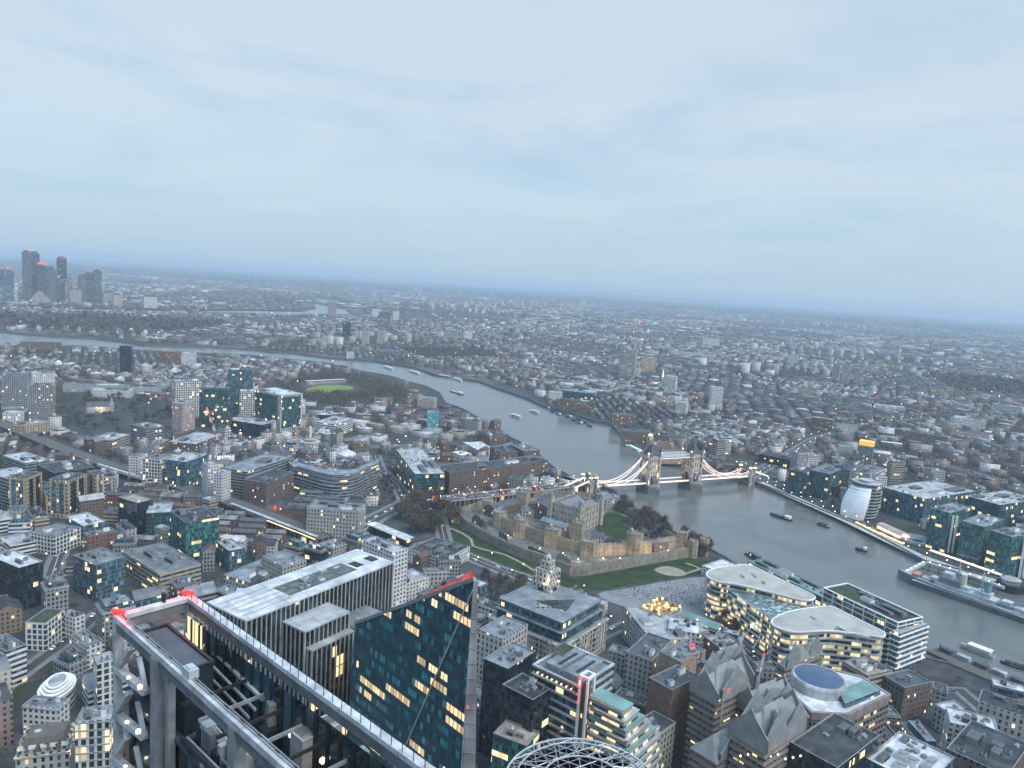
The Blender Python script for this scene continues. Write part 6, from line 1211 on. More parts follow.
def accents():
    po = rect3((866, 441.5), (860, 438.5), (874, 439.5), hgt(866, 474, 446)+7); c = sum(po)/4; hh = hgt(866, 474, 446)
    t = [o for o, l in THINGS if l and 'lit orange top' in l][0]; mb = MB(); mb.prism(inset(rect3((866, 446), (860, 443), (874, 444), hh), -.5), hh+.2, hh+7); part(t, 'lit_crown', mb, glow('orange_crown', (1, .50, .10), .42))
    for lab, xs in (('green glass office with tall white lift strips', (948, 952)), ('rounded green glass office', (1019, 1023))):
        t = [o for o, l in THINGS if l and l.startswith(lab)][0]
        for x in xs: a = G(x, 552 if x < 1000 else 577)[:2]*.997; mb = MB(); mb.prism(grid_poly(*a, 2.2, 2.2, .3), 0, 42); part(t, 'lift_strip', mb, WHITE)
    # big white framed hospital with one dark glass face
    po = rect3((281, 395), (254, 389), (294, 391), hgt(281, 436, 395)); h = hgt(281, 436, 395); p = ccw(po)
    t = block('hospital_tower', 'big white hospital slab with dark teal glass face and broad white frame', 'hospital', p, h, 'whitegrid', 'white', 2)
    vis = max(range(4), key=lambda i: (lambda m: -(m @ np.array([.72, -.7])))((p[i]+p[(i+1) % 4])/2-sum(p)/4) if True else 0); 
    for i in range(4):
        m_ = (p[i]+p[(i+1) % 4])/2; e = (p[(i+1) % 4]-p[i]); n_ = np.array([e[1], -e[0]])/np.linalg.norm(e)
        if n_ @ (-m_) > 0 and np.linalg.norm(e) > 40:
            mb = MB(); mb.prism([p[i]+e*.06+n_*.15, p[i]+e*.06+n_*.3, p[i]+e*.9+n_*.3, p[i]+e*.9+n_*.15], 12, h-4); part(t, 'glass_face', mb, FAC['glass'])
    # curved stepped grey office
    fr = [(292, 463), (310, 471), (332, 476), (352, 475), (366, 469), (375, 462)]; h = 30; F_ = smooth([G(x, y, h)[:2] for x, y in fr], 4)[:-4]; bk = [q+q/np.linalg.norm(q)*26 for q in F_]; c = sum(F_)/len(F_)
    t = thing('curved_stepped_office', 'long grey curved office with stepped strip-windowed floors facing the brick wing', 'office', (*c, 0)); keep(F_+bk[::-1], 2)
    for k, z1 in enumerate((18, 22, 26, 30)):
        fk = [q+q/np.linalg.norm(q)*2.2*k for q in F_]; mb = MB(); mb.sides(fk+bk[::-1], 0 if k == 0 else z1-4, z1-.2); part(t, 'wall', mb, FAC['greyband']); mb = MB(); mb.prism([q-q/np.linalg.norm(q)*.7 for q in fk]+bk[::-1], z1-.6, z1, bottom=True); part(t, 'terrace', mb, ROOF['lead'])
    q = G(347, 455, 30)[:2]; mb = MB(); mb.lathe((*q, 30), [(12, 0), (12, 2), (.3, 8)], 8); part(t, 'pyramid_roof', mb, ROOF['white'])
    for lab, x, y, r, h in (('pale stepped round hall left of the curved grey office', 310, 452, 20, 16), ('brown drum building left of the pale stepped round hall', 288, 452, 14, 18)):
        q = G(x, y)[:2]; t = thing('round_building', lab, 'building', (*q, 0)); keep(circle(*q, r+3)); mb = MB()
        mb.lathe((*q, 0), [(r, 0), (r, h*.6), (r*.72, h*.6), (r*.72, h), (r*.4, h), (r*.4, h+3)], 20); part(t, 'wall', mb, FAC['palestone' if r > 15 else 'pink']); mb = MB(); mb.lathe((*q, h+3), [(r*.45, 0), (.2, 2.5)], 16); part(t, 'roof', mb, ROOF['pale'])
    q = G(310, 449)[:2]; t = thing('chimney', 'slim white chimney beside the round hall', 'chimney', (*q, 0)); mb = MB(); mb.tube([(*q, 0), (*q, 34)], [1.6, 1.2], 10); part(t, 'stack', mb, WHITE)
    # brewhouse on the far bank behind the bridge
    po = rect3((662, 450), (648, 441), (690, 455), 22); c = sum(po)/4; t = block('brewhouse', 'sandy riverside brewhouse with arched bays and lit round dome behind the bridge', 'brewhouse', po, 22, 'sand', 'tile', 1); keep(po, 4)
    for k, (x, y, r) in enumerate(((650, 442, 6), (671, 446, 4))): q = G(x, y, 24)[:2]; mb = MB(); mb.lathe((*q, 0), [(r, 0), (r, 30-k*6), (r*1.05, 30-k*6), (r*.9, 33-k*6), (r*.5, 36-k*6), (.2, 37-k*6)], 12); part(t, 'domed_turret', mb, FAC['sand']); hot(t, 'dome_lamp', (*q, 33-k*6), r*.7, glow('gold_flood', (1, .74, .36), 1.6))
    # church with spire in the park, lit spire far off
    for lab, x, y, hs in (('pale lit church with porch standing in the left park', 100, 412, 26), ('small church with bright lit spire beyond the pale towers', 656, 385, 48)):
        q = G(x, y)[:2]; t = thing('church', lab, 'church', (*q, 0)); f = Fr(q, np.array([q[1], -q[0]])); keep(f.rect(-26, 22, -10, 10)); mb = MB(); mb.gable(f.rect(-20, 14, -8, 8), 0, 11, 18, 0, 1); part(t, 'nave', mb, [FAC['palestone'], ROOF['slate']])
        mb = MB(); mb.prism(f.rect(14, 21, -3.5, 3.5), 0, hs*.55); tw = part(t, 'tower', mb, FAC['palestone']); mb = MB(); mb.lathe((*f.p(17.5, 0), hs*.55), [(3.6, 0), (2.4, 2), (.2, hs*.45)], 8); part(tw, 'spire', mb, FAC['palestone'] if hs < 40 else glow('lit_spire', (1, .86, .55), .6))
        point(t, (*f.p(0, -14), 7), (1, .8, .5), 2500)
    # station canopy, rail viaduct and train
    po = rect3((405, 540), (411, 536), (366, 524), 9); c = sum(po)/4; t = thing('station_canopy', 'flat white station canopy roof beside the road junction', 'canopy', (*c, 0)); keep(po); mb = MB(); mb.prism(po, 8.4, 9.2, bottom=True); part(t, 'canopy_roof', mb, ROOF['white']); mb = MB(); mb.prism(inset(po, 2.5), 0, 8.4); part(t, 'wall', mb, FAC['darkglass'])
    P = [G(x, y)[:2] for x, y in [(-30, 415), (20, 435), (60, 452), (110, 470), (170, 488), (230, 507), (290, 530), (322, 545)]]; Q = [None]*len(P)
    t = thing('railway_viaduct', 'dark brick railway viaduct with several tracks running across the left side', 'viaduct', (*P[3], 0))
    for i, (a, b) in enumerate(zip(P, P[1:])):
        d = (b-a)/np.linalg.norm(b-a); n_ = np.array([-d[1], d[0]])*11; po = [a-n_-d, b-n_+d, b+n_+d, a+n_-d]; mb = MB(); mb.prism(po, 0, 6.5+.004*i, 0, 1); part(t, 'viaduct_span', mb, [facade('facade_arches', (.14, .09, .07), (.015, .015, .016), 7, 8.5, .62, .75, .06), plain('ballast', (.09, .082, .075), .95, scale=.5)]); keep(po, 1)
        for v in (-.75, -.45, -.1, .2, .5, .8): mb = MB(); mb.bar((*(a+n_*v), 6.75), (*(b+n_*v), 6.75), .22, .2); part(t, 'rail', mb, STEEL)
        for s_ in (-1, 1): mb = MB(); mb.prism([a+n_*s_*.97-n_*.03, b+n_*s_*.97-n_*.03, b+n_*s_*.97+n_*.03, a+n_*s_*.97+n_*.03], 6.4, 7.7); part(t, 'viaduct_parapet', mb, FAC['brick'])
    a, b = G(226, 506, 8)[:2], G(312, 540, 8)[:2]; f = Fr(a, b-a); L_ = np.linalg.norm(b-a); t = thing('station_platform', 'long pale platform roof with yellow lit edge along the railway', 'platform', (*a, 6.5)); mb = MB(); f.box(mb, 0, L_, 4, 8, 9.8, 10.2); part(t, 'platform_roof', mb, ROOF['pale']); mb = MB(); f.box(mb, L_*.45, L_, 3.4, 3.8, 7.4, 8.2); part(t, 'lit_edge', mb, glow('platform_light', (1, .86, .4), .8))
    mb = MB(); f.box(mb, 0, L_, 4, 8, 6.5, 7.4); part(t, 'platform_deck', mb, ROOF['grey'])
    a, b = G(100, 465, 8)[:2], G(190, 492, 8)[:2]; f = Fr(a, b-a); L_ = np.linalg.norm(b-a); n_ = int(L_/21)
    for lab, off, u_ in (('pale commuter train on the viaduct beside the white apartment row', -3, 0),):
        t = thing('train', lab, 'train', (*f.p(0, off), 6.6))
        for k in range(min(5, n_)): mb = MB(); f.box(mb, k*21+.5, k*21+20.3, off-1.4, off+1.4, 7.2, 10.4); part(t, 'carriage', mb, facade('facade_train', (.5, .5, .5), (.03, .03, .04), 2.5, 11, .7, .2, .3))
    for lab, x, y, z, r in (('red warning light above a white round roof beside the station', 275, 508, 8, 1.4), ('red beacon on the tallest teal tower', 240, 367, 82, 1.2)):
        q = G(x, y, z); t = thing('red_light', lab, 'light', (q[0], q[1], q[2]-4)); mb = MB(); mb.tube([(q[0], q[1], 0), tuple(q)], .25, 5); part(t, 'post', mb, METAL); hot(t, 'lamp', q, r, RED_LAMP)
    # roof terrace with orange lights, banner windows
    h = 26; t = thing('roof_terrace', 'orange lit roof terrace full of lamps beside the plaza', 'terrace', (*G(660, 607, 0)[:2], 0)); po = rect3((662, 616), (642, 606), (682, 606), h-1.5); keep(po); mb = MB(); mb.prism(po, 0, h-2, 0, 1); part(t, 'wall', mb, [FAC['palestone'], plain('terrace_wood', (.25, .17, .09), .8)])
    r = random.Random(6); p = ccw(po); o = glow('orange_lamps', (1, .48, .12), 2.6)
    for k in range(34): a_, b_ = r.random(), r.random(); q = p[0]+(p[1]-p[0])*a_+(p[3]-p[0])*b_; mb = MB(); mb.box((*q, h-2), (r.uniform(.8, 2), r.uniform(.5, 1.2), r.uniform(.5, 2.2)), r.uniform(0, 3)); part(t, 'lantern', mb, o if k % 3 else ROOF['tile'])
    c = sum(p)/4; point(t, (*c, h+3), (1, .5, .15), 900)
    po = rect3((718, 626), (684, 614), (720, 620), 9); t = thing('garden_pavilion', 'long pale green barrel roofed pavilion beside the curved office plaza', 'pavilion', (*(sum(po)/4), 0)); keep(po); mb = MB(); mb.gable(po, 0, 6, 9, 0, 1); part(t, 'wall', mb, [LITBAND, ROOF['copper']])
    # crossing masts of the plaza
    for lab, b_, tp in (('white lit mast leaning over the plaza, left of two', (742, 640), (752, 626)), ('white lit mast leaning over the plaza, right of two', (753, 648), (764, 631))):
        a0 = G(*b_); a1 = G(*tp, 14); t = thing('plaza_mast', lab, 'mast', a0, 'lit masts of the plaza'); mb = MB(); mb.tube([a0, a1], [.7, .4], 7); part(t, 'mast', mb, WHITE); hot(t, 'lamp', a1, 1.0, WHITE_LAMP)
accents()
# --- far towers of the docklands
FAC['dock'] = facade('facade_dock_grey', (.095, .11, .125), (.02, .035, .045), 2.6, 3.6, .7, .6, .04); FAC['dockdark'] = facade('facade_dock_dark', (.05, .065, .08), (.015, .03, .04), 2.2, 3.6, .8, .7, .03)
def docklands():
    for lab, x0, x1, yt, yb, st, extra in [
        ('broad pale glass hall at the far left edge below the dock towers', 0, 15, 286, 303, 'whiteband', 0), ('green topped tower block at the far left edge with red lamps', 0, 12, 271, 303, 'blueglass', 3), ('tallest far dock tower, leftmost of the dark cluster', 24, 31, 252, 302, 'dock', 2), ('dark far dock tower joined to the tallest one', 31, 39, 253, 302, 'dockdark', 1),
        ('far dock tower with red glow beside the tallest one', 38, 46, 266, 303, 'dockdark', 4), ('wide dark far dock tower in the cluster centre', 45, 55, 268, 303, 'dock', 0), ('slim dark far dock tower standing apart in the gap', 58, 66, 258, 300, 'darkglass', 2), ('low greenish far dock block below the slim tower', 55, 64, 280, 302, 'dockdark', 0),
        ('mid grey far dock block right of the slim tower', 65, 72, 279, 302, 'greyband', 0), ('grey far dock tower left of the rightmost one', 79, 86, 276, 304, 'dock', 0), ('broad grey far dock tower with stepped top', 85, 94, 274, 304, 'dockdark', 0), ('rightmost far dock tower with red tip', 94, 101, 271, 304, 'dock', 2),
        ('low pale far block under the broad grey dock tower', 70, 80, 290, 305, 'concrete', 0), ('low pale far dock flats right of the rightmost tower', 103, 112, 293, 305, 'concrete', 0), ('small pink far dock flats beyond the rightmost tower', 113, 122, 295, 306, 'pink', 0), ('white far flats by the upper river reach', 143, 156, 297, 308, 'white', 0), ('dark far block row right of the white far flats', 171, 190, 295, 302, 'greyband', 0)]:
        b = G((x0+x1)/2, yb)[:2]; d = np.linalg.norm(b); v = b/d; u = np.array([v[1], -v[0]]); wd = (x1-x0)*d/FL; h = hgt((x0+x1)/2, yb, yt); c = b+v*wd*.4; po = grid_poly(*c, wd*.84, wd*.7, math.atan2(u[1], u[0])+.2)
        t = block('dock_tower', lab, 'tower', po, h, st, 'grey', 1, bands=None)
        mb = MB(); mb.prism(inset(po, wd*.16), h-1, h+9, 0, 1); part(t, 'roof_cage', mb, [FAC['dock'], ROOF['grey']])
        for k in range(extra): q = ccw(po)[k % 4]*.5+c*.5; hot(t, 'beacon', (*q, h+13), 4.5 if extra == 4 else 2.2, RED_LAMP)
    b = G(40, 303)[:2]; t = thing('stepped_pyramid_block', 'pale stepped pyramid shaped block in front of the dark dock towers', 'building', (*b, 0)); v = b/np.linalg.norm(b); u = np.array([v[1], -v[0]]); 
    for k in range(6): mb = MB(); mb.prism(grid_poly(*b, 105-16*k, 60-8*k, math.atan2(u[1], u[0])), 10*k, 10*k+10); part(t, 'step', mb, FAC['concrete'])
docklands()
# --- cranes
CR_RED = plain('crane_red', (.40, .05, .04), .55); CR_WHITE = plain('crane_white', (.66, .66, .65), .55)
def lattice_bar(par, nm, p, q, w_, mats, seg=6):
    p = np.array(p, float); q = np.array(q, float); d = (q-p)/np.linalg.norm(q-p); up = np.array([0, 0, 1.0]) if abs(d[2]) < .9 else np.array([1.0, 0, 0]); x = np.cross(d, up); x /= np.linalg.norm(x); y = np.cross(x, d)
    for k in range(seg):
        a, b = p+(q-p)*k/seg, p+(q-p)*(k+1)/seg; mb = MB(); c4 = [(-1, -1), (1, -1), (1, 1), (-1, 1)]
        for i, (s, t_) in enumerate(c4):
            o = (x*s+y*t_)*w_/2; mb.bar(a+o, b+o, w_*.16); s2, t2 = c4[(i+1) % 4]; o2 = (x*s2+y*t2)*w_/2; mb.bar(a+o, b+o2, w_*.1); mb.bar(a+o, a+o2, w_*.1)
        part(par, nm, mb, mats[k % len(mats)])
def crane(label, base, zb, zt, jib, mats, w_=2.0, red=True, luff=None):
    b = G(*base, zb); t = thing('tower_crane', label, 'crane', (b[0], b[1], zb if zb < 2 else 0)); top = np.array([b[0], b[1], zt])
    lattice_bar(t, 'mast_section', (b[0], b[1], 0), top, w_, mats, 7); jd = np.array(jib, float); lattice_bar(t, 'jib_section', top-np.array([0, 0, 1]), top+jd, w_*.8, mats, 8); cj = -jd*.28; cj[2] = 0
    lattice_bar(t, 'counter_jib', top, top+cj, w_*.8, mats, 2); mb = MB(); mb.box(tuple(top+cj-np.array([0, 0, 2])), (w_*1.4, w_*1.4, w_*1.6)); part(t, 'counterweight', mb, ROOF['grey'])
    mb = MB(); mb.box((top[0]+w_*.8, top[1], top[2]-w_), (w_, w_, w_*1.2)); part(t, 'cab', mb, WHITE); ap = top+np.array([0, 0, w_*4]); mb = MB(); mb.bar(top, ap, w_*.3); mb.bar(ap, top+jd*.8, w_*.1); mb.bar(ap, top+cj, w_*.1); part(t, 'apex_tie', mb, METAL)
    if red: hot(t, 'beacon', top+jd+np.array([0, 0, 1.2]), w_*.5, RED_LAMP)
    return t
crane('red and white crane rising from the dark site between railway row and hospital', (219, 459), 0, 22, (38*.82, 38*.1, 42), [CR_RED, CR_WHITE], 2.4); 
q = G(219, 458, 9); t = thing('work_light', 'bright white work light at the foot of the red and white crane', 'light', (q[0], q[1], 0)); mb = MB(); mb.tube([(q[0], q[1], 0), tuple(q)], .3, 5); part(t, 'post', mb, METAL); hot(t, 'lamp', q, 1.8, WHITE_LAMP)
crane('far luffing crane on the building site, left jib', (626, 372), 0, 105, (-10, -40, 62), [CR_RED, CR_WHITE], 4); crane('far luffing crane on the building site, right jib', (633, 372), 0, 95, (-60, -10, 75), [CR_WHITE], 4, False); crane('low white crane in front of the far building site', (638, 378), 0, 48, (-45, -30, 34), [CR_WHITE], 3.4, False)
crane('red tipped mobile crane standing beside the gabled towers', (690, 758), 0, 58, (5, 2, 8), [CR_RED, CR_WHITE], 2.2); crane('white crane with red lamp leaning before the front gabled tower', (748, 765), 0, 57, (-1.5, -.5, 9), [CR_WHITE], 1.2); crane('small crane with red tip at the bottom edge left of the gabled towers', (712, 790), 0, 52, (-4, 2, 7), [CR_WHITE], 1.2)
block('tower_under_construction', 'concrete tower core under construction below the two far cranes', 'tower', rect3((628, 349), (622, 347), (637, 348), hgt(628, 372, 345)), hgt(628, 372, 345), 'concrete', 'grey', 2)
# --- cricket field, stand
mb = MB(); mb.cap(smooth([G(x, y)[:2] for x, y in ((306, 389), (325, 385), (350, 386), (352, 389), (335, 392), (312, 392))], 4), .02); single('sports_field', mb, plain('sports_grass', (.16, .20, .045), .95, scale=.02, var=.15), kind='structure'); P = [G(x, y)[:2] for x, y in ((306, 384.5), (345, 382.5))]
keep(ccw([G(x, y)[:2] for x, y in ((300, 384), (352, 383), (358, 393), (304, 394))]), 0); t = thing('grandstand', 'long pale stand behind the bright sports field', 'grandstand', (*P[0], 0)); f = Fr(P[0], P[1]-P[0]); L_ = np.linalg.norm(P[1]-P[0]); keep(f.rect(0, L_, -8, 8)); mb = MB(); f.box(mb, 0, L_, -5, 5, 0, 6); part(t, 'seating', mb, FAC['concrete']); mb = MB(); f.box(mb, 0, L_, -6, 6, 8, 8.6); part(t, 'roof', mb, ROOF['white'])
for k in range(8): mb = MB(); mb.tube([f.p(L_*k/7, 0, 5), f.p(L_*k/7, 0, 8)], .3, 5); part(t, 'post', mb, METAL)
# --- traffic
CARC = [(.55, .56, .57), (.04, .04, .045), (.25, .26, .27), (.7, .7, .7), (.30, .04, .035), (.06, .10, .2)]; CARN = ['silver', 'black', 'grey', 'white', 'red', 'blue']
def car_meshes():
    o = {}
    for i, c in enumerate(CARC):
        m = plain('car_paint_'+CARN[i], c, .3, var=.05, spec=.5); mb = MB(); z = [(-2.2, .35), (-2.2, .95), (-1.5, 1.0), (-1.0, 1.5), (.6, 1.5), (1.3, 1.0), (2.2, .85), (2.2, .35)]
        for a, b in zip(z, z[1:]): mb.face([(a[0], -.9, a[1]), (a[0], .9, a[1]), (b[0], .9, b[1]), (b[0], -.9, b[1])], 1 if (a, b) in ((z[2], z[3]), (z[4], z[5])) else 0)
        mb.face([(x, .9, y) for x, y in z[::-1]][::-1]); mb.face([(x, -.9, y) for x, y in z[::-1]]); o[i] = mb.mesh('car_body', [m, FAC['darkglass']])
    mb = MB()
    mb.lathe((0, 0, -.12), [(.33, 0), (.33, .24)], 10); wm = mb.mesh('wheel', [DARK]); wm.transform(Matrix.Rotation(math.pi/2, 4, 'X')); mb = MB(); mb.box((2.2, 0, .6), (.08, .4, .18)); hm = mb.mesh('headlight', [glow('headlight', (1, .95, .85), 4)]); mb = MB(); mb.box((-2.2, 0, .7), (.08, .4, .15)); tm = mb.mesh('tail_light', [glow('tail_light', (1, .05, .03), 2)])
    mb = MB(); mb.prism(grid_poly(0, 0, 10.5, 2.5), .4, 4.2); bm = mb.mesh('bus_body', [facade('facade_bus', (.28, .025, .025), (.03, .03, .03), 1.4, 2.0, .86, .45, .12)])
    return o, wm, hm, tm, bm
CM = car_meshes(); VC = [0]
def car(x, y, z, rz, label, grp, bus=False, rs=rng):
    ci = rs.choice([0, 0, 1, 1, 2, 3, 3, 4, 5]); t = thing('double_decker_bus' if bus else 'parked_car' if 'parked' in grp else 'car', label.replace('car', CARN[ci]+' car', 1) if not bus else label, 'bus' if bus else 'car', (x, y, z), grp, rz); s = 2.2 if bus else 1
    def ch(nm, me, lx=0, ly=0, lz=0): o = bpy.data.objects.new(nm, me); COL.objects.link(o); o.parent = t; o.location = (lx, ly, lz)
    ch('body', CM[4] if bus else CM[0][ci])
    for lx in (-1.35*s, 1.35*s):
        for ly in (-.82, .82): ch('wheel', CM[1], lx, ly*(1.3 if bus else 1), .33)
    for ly in (-.6, .6): ch('headlight', CM[2], 3.1 if bus else 0, ly); ch('tail_light', CM[3], -3.1 if bus else 0, ly)
def traffic():
    r = random.Random(12)
    for ln, n, z, lab, g in ((VIA, 60, 8.06, 'car in the queue on the bridge approach road above the fortress', 'cars queueing on the bridge approach'), (LANES_PX[2], 8, .06, 'car on the side road beside the glass office with lime end', 'cars on the side road by the lime ended office'), (LANES_PX[4], 12, .06, 'car on the road between the moat lawn and the grand hotel', 'cars on the road below the moat'), (LANES_PX[1][:3], 8, .06, 'car at the junction beside the station canopy', 'cars at the station junction'), (LANES_PX[3], 6, .06, 'car on the road left of the moat lawn', 'cars on the road left of the moat')):
        P = [G(x, y)[:2] for x, y in ln]; seg = [np.linalg.norm(b-a) for a, b in zip(P, P[1:])]; tot = sum(seg); used = {}
        for k in range(n):
            lane = r.choice([-1.8, 1.8, 5.2, -5.2]) if n > 30 else r.choice([-1.8, 1.8]); s = r.uniform(0, tot)
            if any(abs(s-q) < 7 for q in used.get(lane, [])): continue
            used.setdefault(lane, []).append(s); i = 0
            while s > seg[i] and i < len(seg)-1: s -= seg[i]; i += 1
            d = (P[i+1]-P[i])/seg[i]; q = P[i]+d*s+np.array([-d[1], d[0]])*lane; bus = n > 30 and k % 11 == 5
            car(q[0], q[1], z, math.atan2(d[1], d[0])+(math.pi if lane > 0 else 0), lab if not bus else 'red double decker bus on the bridge approach road', g if not bus else 'buses on the bridge approach', bus, r)
    for i_, n, lab in ((9, 14, 'car on the street beside the black glass tower'), (5, 16, 'car on the road behind the curved grey office'), (6, 14, 'car on the road south of the bridge'), (10, 8, 'car on the street behind the tan ziggurat office'), (14, 10, 'car on the street at the lower left corner'), (13, 8, 'car on the street behind the banded office'), (12, 8, 'car on the lane beside the curved offices'), (11, 8, 'car on the lane beside the white art deco office'), (16, 10, 'car on the riverside road at lower right')):
        P = [G(x, y)[:2] for x, y in LANES_PX[i_]]
        for k in range(n):
            i = r.randrange(len(P)-1); d = P[i+1]-P[i]; l = np.linalg.norm(d); d = d/l; la = r.choice([-1.7, 1.7]); q = P[i]+d*l*(k+.5)/n+np.array([-d[1], d[0]])*la
            car(q[0], q[1], .06, math.atan2(d[1], d[0])+(math.pi if la > 0 else 0), lab, 'cars '+lab[4:], False, r)
    L_ = BU1-BU0
    for k in range(16):
        u = BU0+L_*(k+r.uniform(.1, .9))/16; v = r.choice([-2.5, 2.5]); q = BF.p(u, v)
        if any(abs(u-x) < 11 for x in (0, float(np.linalg.norm(G(690, 485)[:2]-G(648, 488)[:2])))): continue
        car(q[0], q[1], 9.02, BF.rot+(math.pi if v > 0 else 0), 'car crossing the deck of the spired bridge', 'cars crossing the bridge', False, r)
traffic()
# --- street lamps
def lamps():
    mb = MB(); mb.tube([(0, 0, 0), (0, 0, 7.5), (1.2, 0, 8)], [.14, .09, .07], 5); pm = mb.mesh('lamp_post', [DARK]); mb = MB(); mb.lathe((1.3, 0, 7.7), [(.2, 0), (.42, .15), (.42, .35), (.15, .5)], 8); hm = mb.mesh('lamp_head', [glow('street_lamp_glow', (1, .82, .52), 7)])
    for ln, st, off, lab, g in ((VIA, 22, 9.6, 'lit street lamp along the bridge approach road', 'lamps along the bridge approach'), (LANES_PX[4], 26, 8, 'lit street lamp along the road below the moat lawn', 'lamps along the moat road'), ([(760, 482), (800, 500), (845, 520), (880, 537), (920, 556), (960, 570), (1000, 582)], 17, 6, 'lit promenade lamp along the far river bank', 'lamps along the promenade'), (LANES_PX[6], 40, 9, 'lit street lamp along the road south of the bridge', 'lamps south of the bridge'), (LANES_PX[13], 20, 5, 'lit street lamp behind the banded office', 'lamps behind the banded office'), (LANES_PX[9], 26, 6, 'lit street lamp beside the black glass tower street', 'lamps by the black glass tower'), (LANES_PX[12], 18, 6, 'lit street lamp beside the curved plaza offices', 'lamps by the curved offices'), (LANES_PX[5], 45, 6, 'lit street lamp along the road behind the curved grey office', 'lamps behind the curved grey office')):
        P = [G(x, y)[:2] for x, y in ln]
        for a, b in zip(P, P[1:]):
            d = (b-a); l = np.linalg.norm(d); d = d/l
            for k in range(max(1, int(l/st))):
                for s_ in (-1, 1):
                    q = a+d*(l*(k+.5)/max(1, int(l/st)))+np.array([-d[1], d[0]])*off*s_; t = thing('street_lamp', lab, 'lamp', (*q, 8 if ln is VIA else 0), g, math.atan2(-d[0]*-s_, d[1]*-s_))
                    for nm, me in (('lamp_post', pm), ('lamp_head', hm)): o = bpy.data.objects.new(nm, me); COL.objects.link(o); o.parent = t
lamps()
# --- visitors on the plaza: too many and too small to count
def crowd():
    r = random.Random(3); mb = MB(); cols = [plain('coat_'+n_, c, .9) for n_, c in (('dark', (.03, .03, .035)), ('blue', (.05, .07, .12)), ('red', (.25, .05, .05)), ('pale', (.4, .38, .35)), ('skin', (.35, .22, .16)))]
    P = ccw([G(x, y)[:2] for x, y in ((606, 593), (662, 584), (700, 579), (714, 584), (716, 606), (660, 608))]); lo, hi = np.min(P, 0), np.max(P, 0)
    for k in range(700):
        q = np.array([r.uniform(lo[0], hi[0]), r.uniform(lo[1], hi[1])])
        if not inside(P, q[None])[0]: continue
        m = r.randrange(4)
        for s in (-.1, .1): mb.tube([(q[0]+s, q[1], .0), (q[0]+s, q[1], .85)], [.07, .1], 4, 0)
        mb.lathe((*q, .8), [(.2, 0), (.26, .5), (.12, .68)], 6, m); mb.lathe((*q, 1.47), [(.05, 0), (.11, .1), (.1, .2), (.03, .28)], 6, 4)
    single('crowd', mb, cols, 'crowd of visitors on the pale plaza below the fortress', None, None, 'stuff')
crowd()
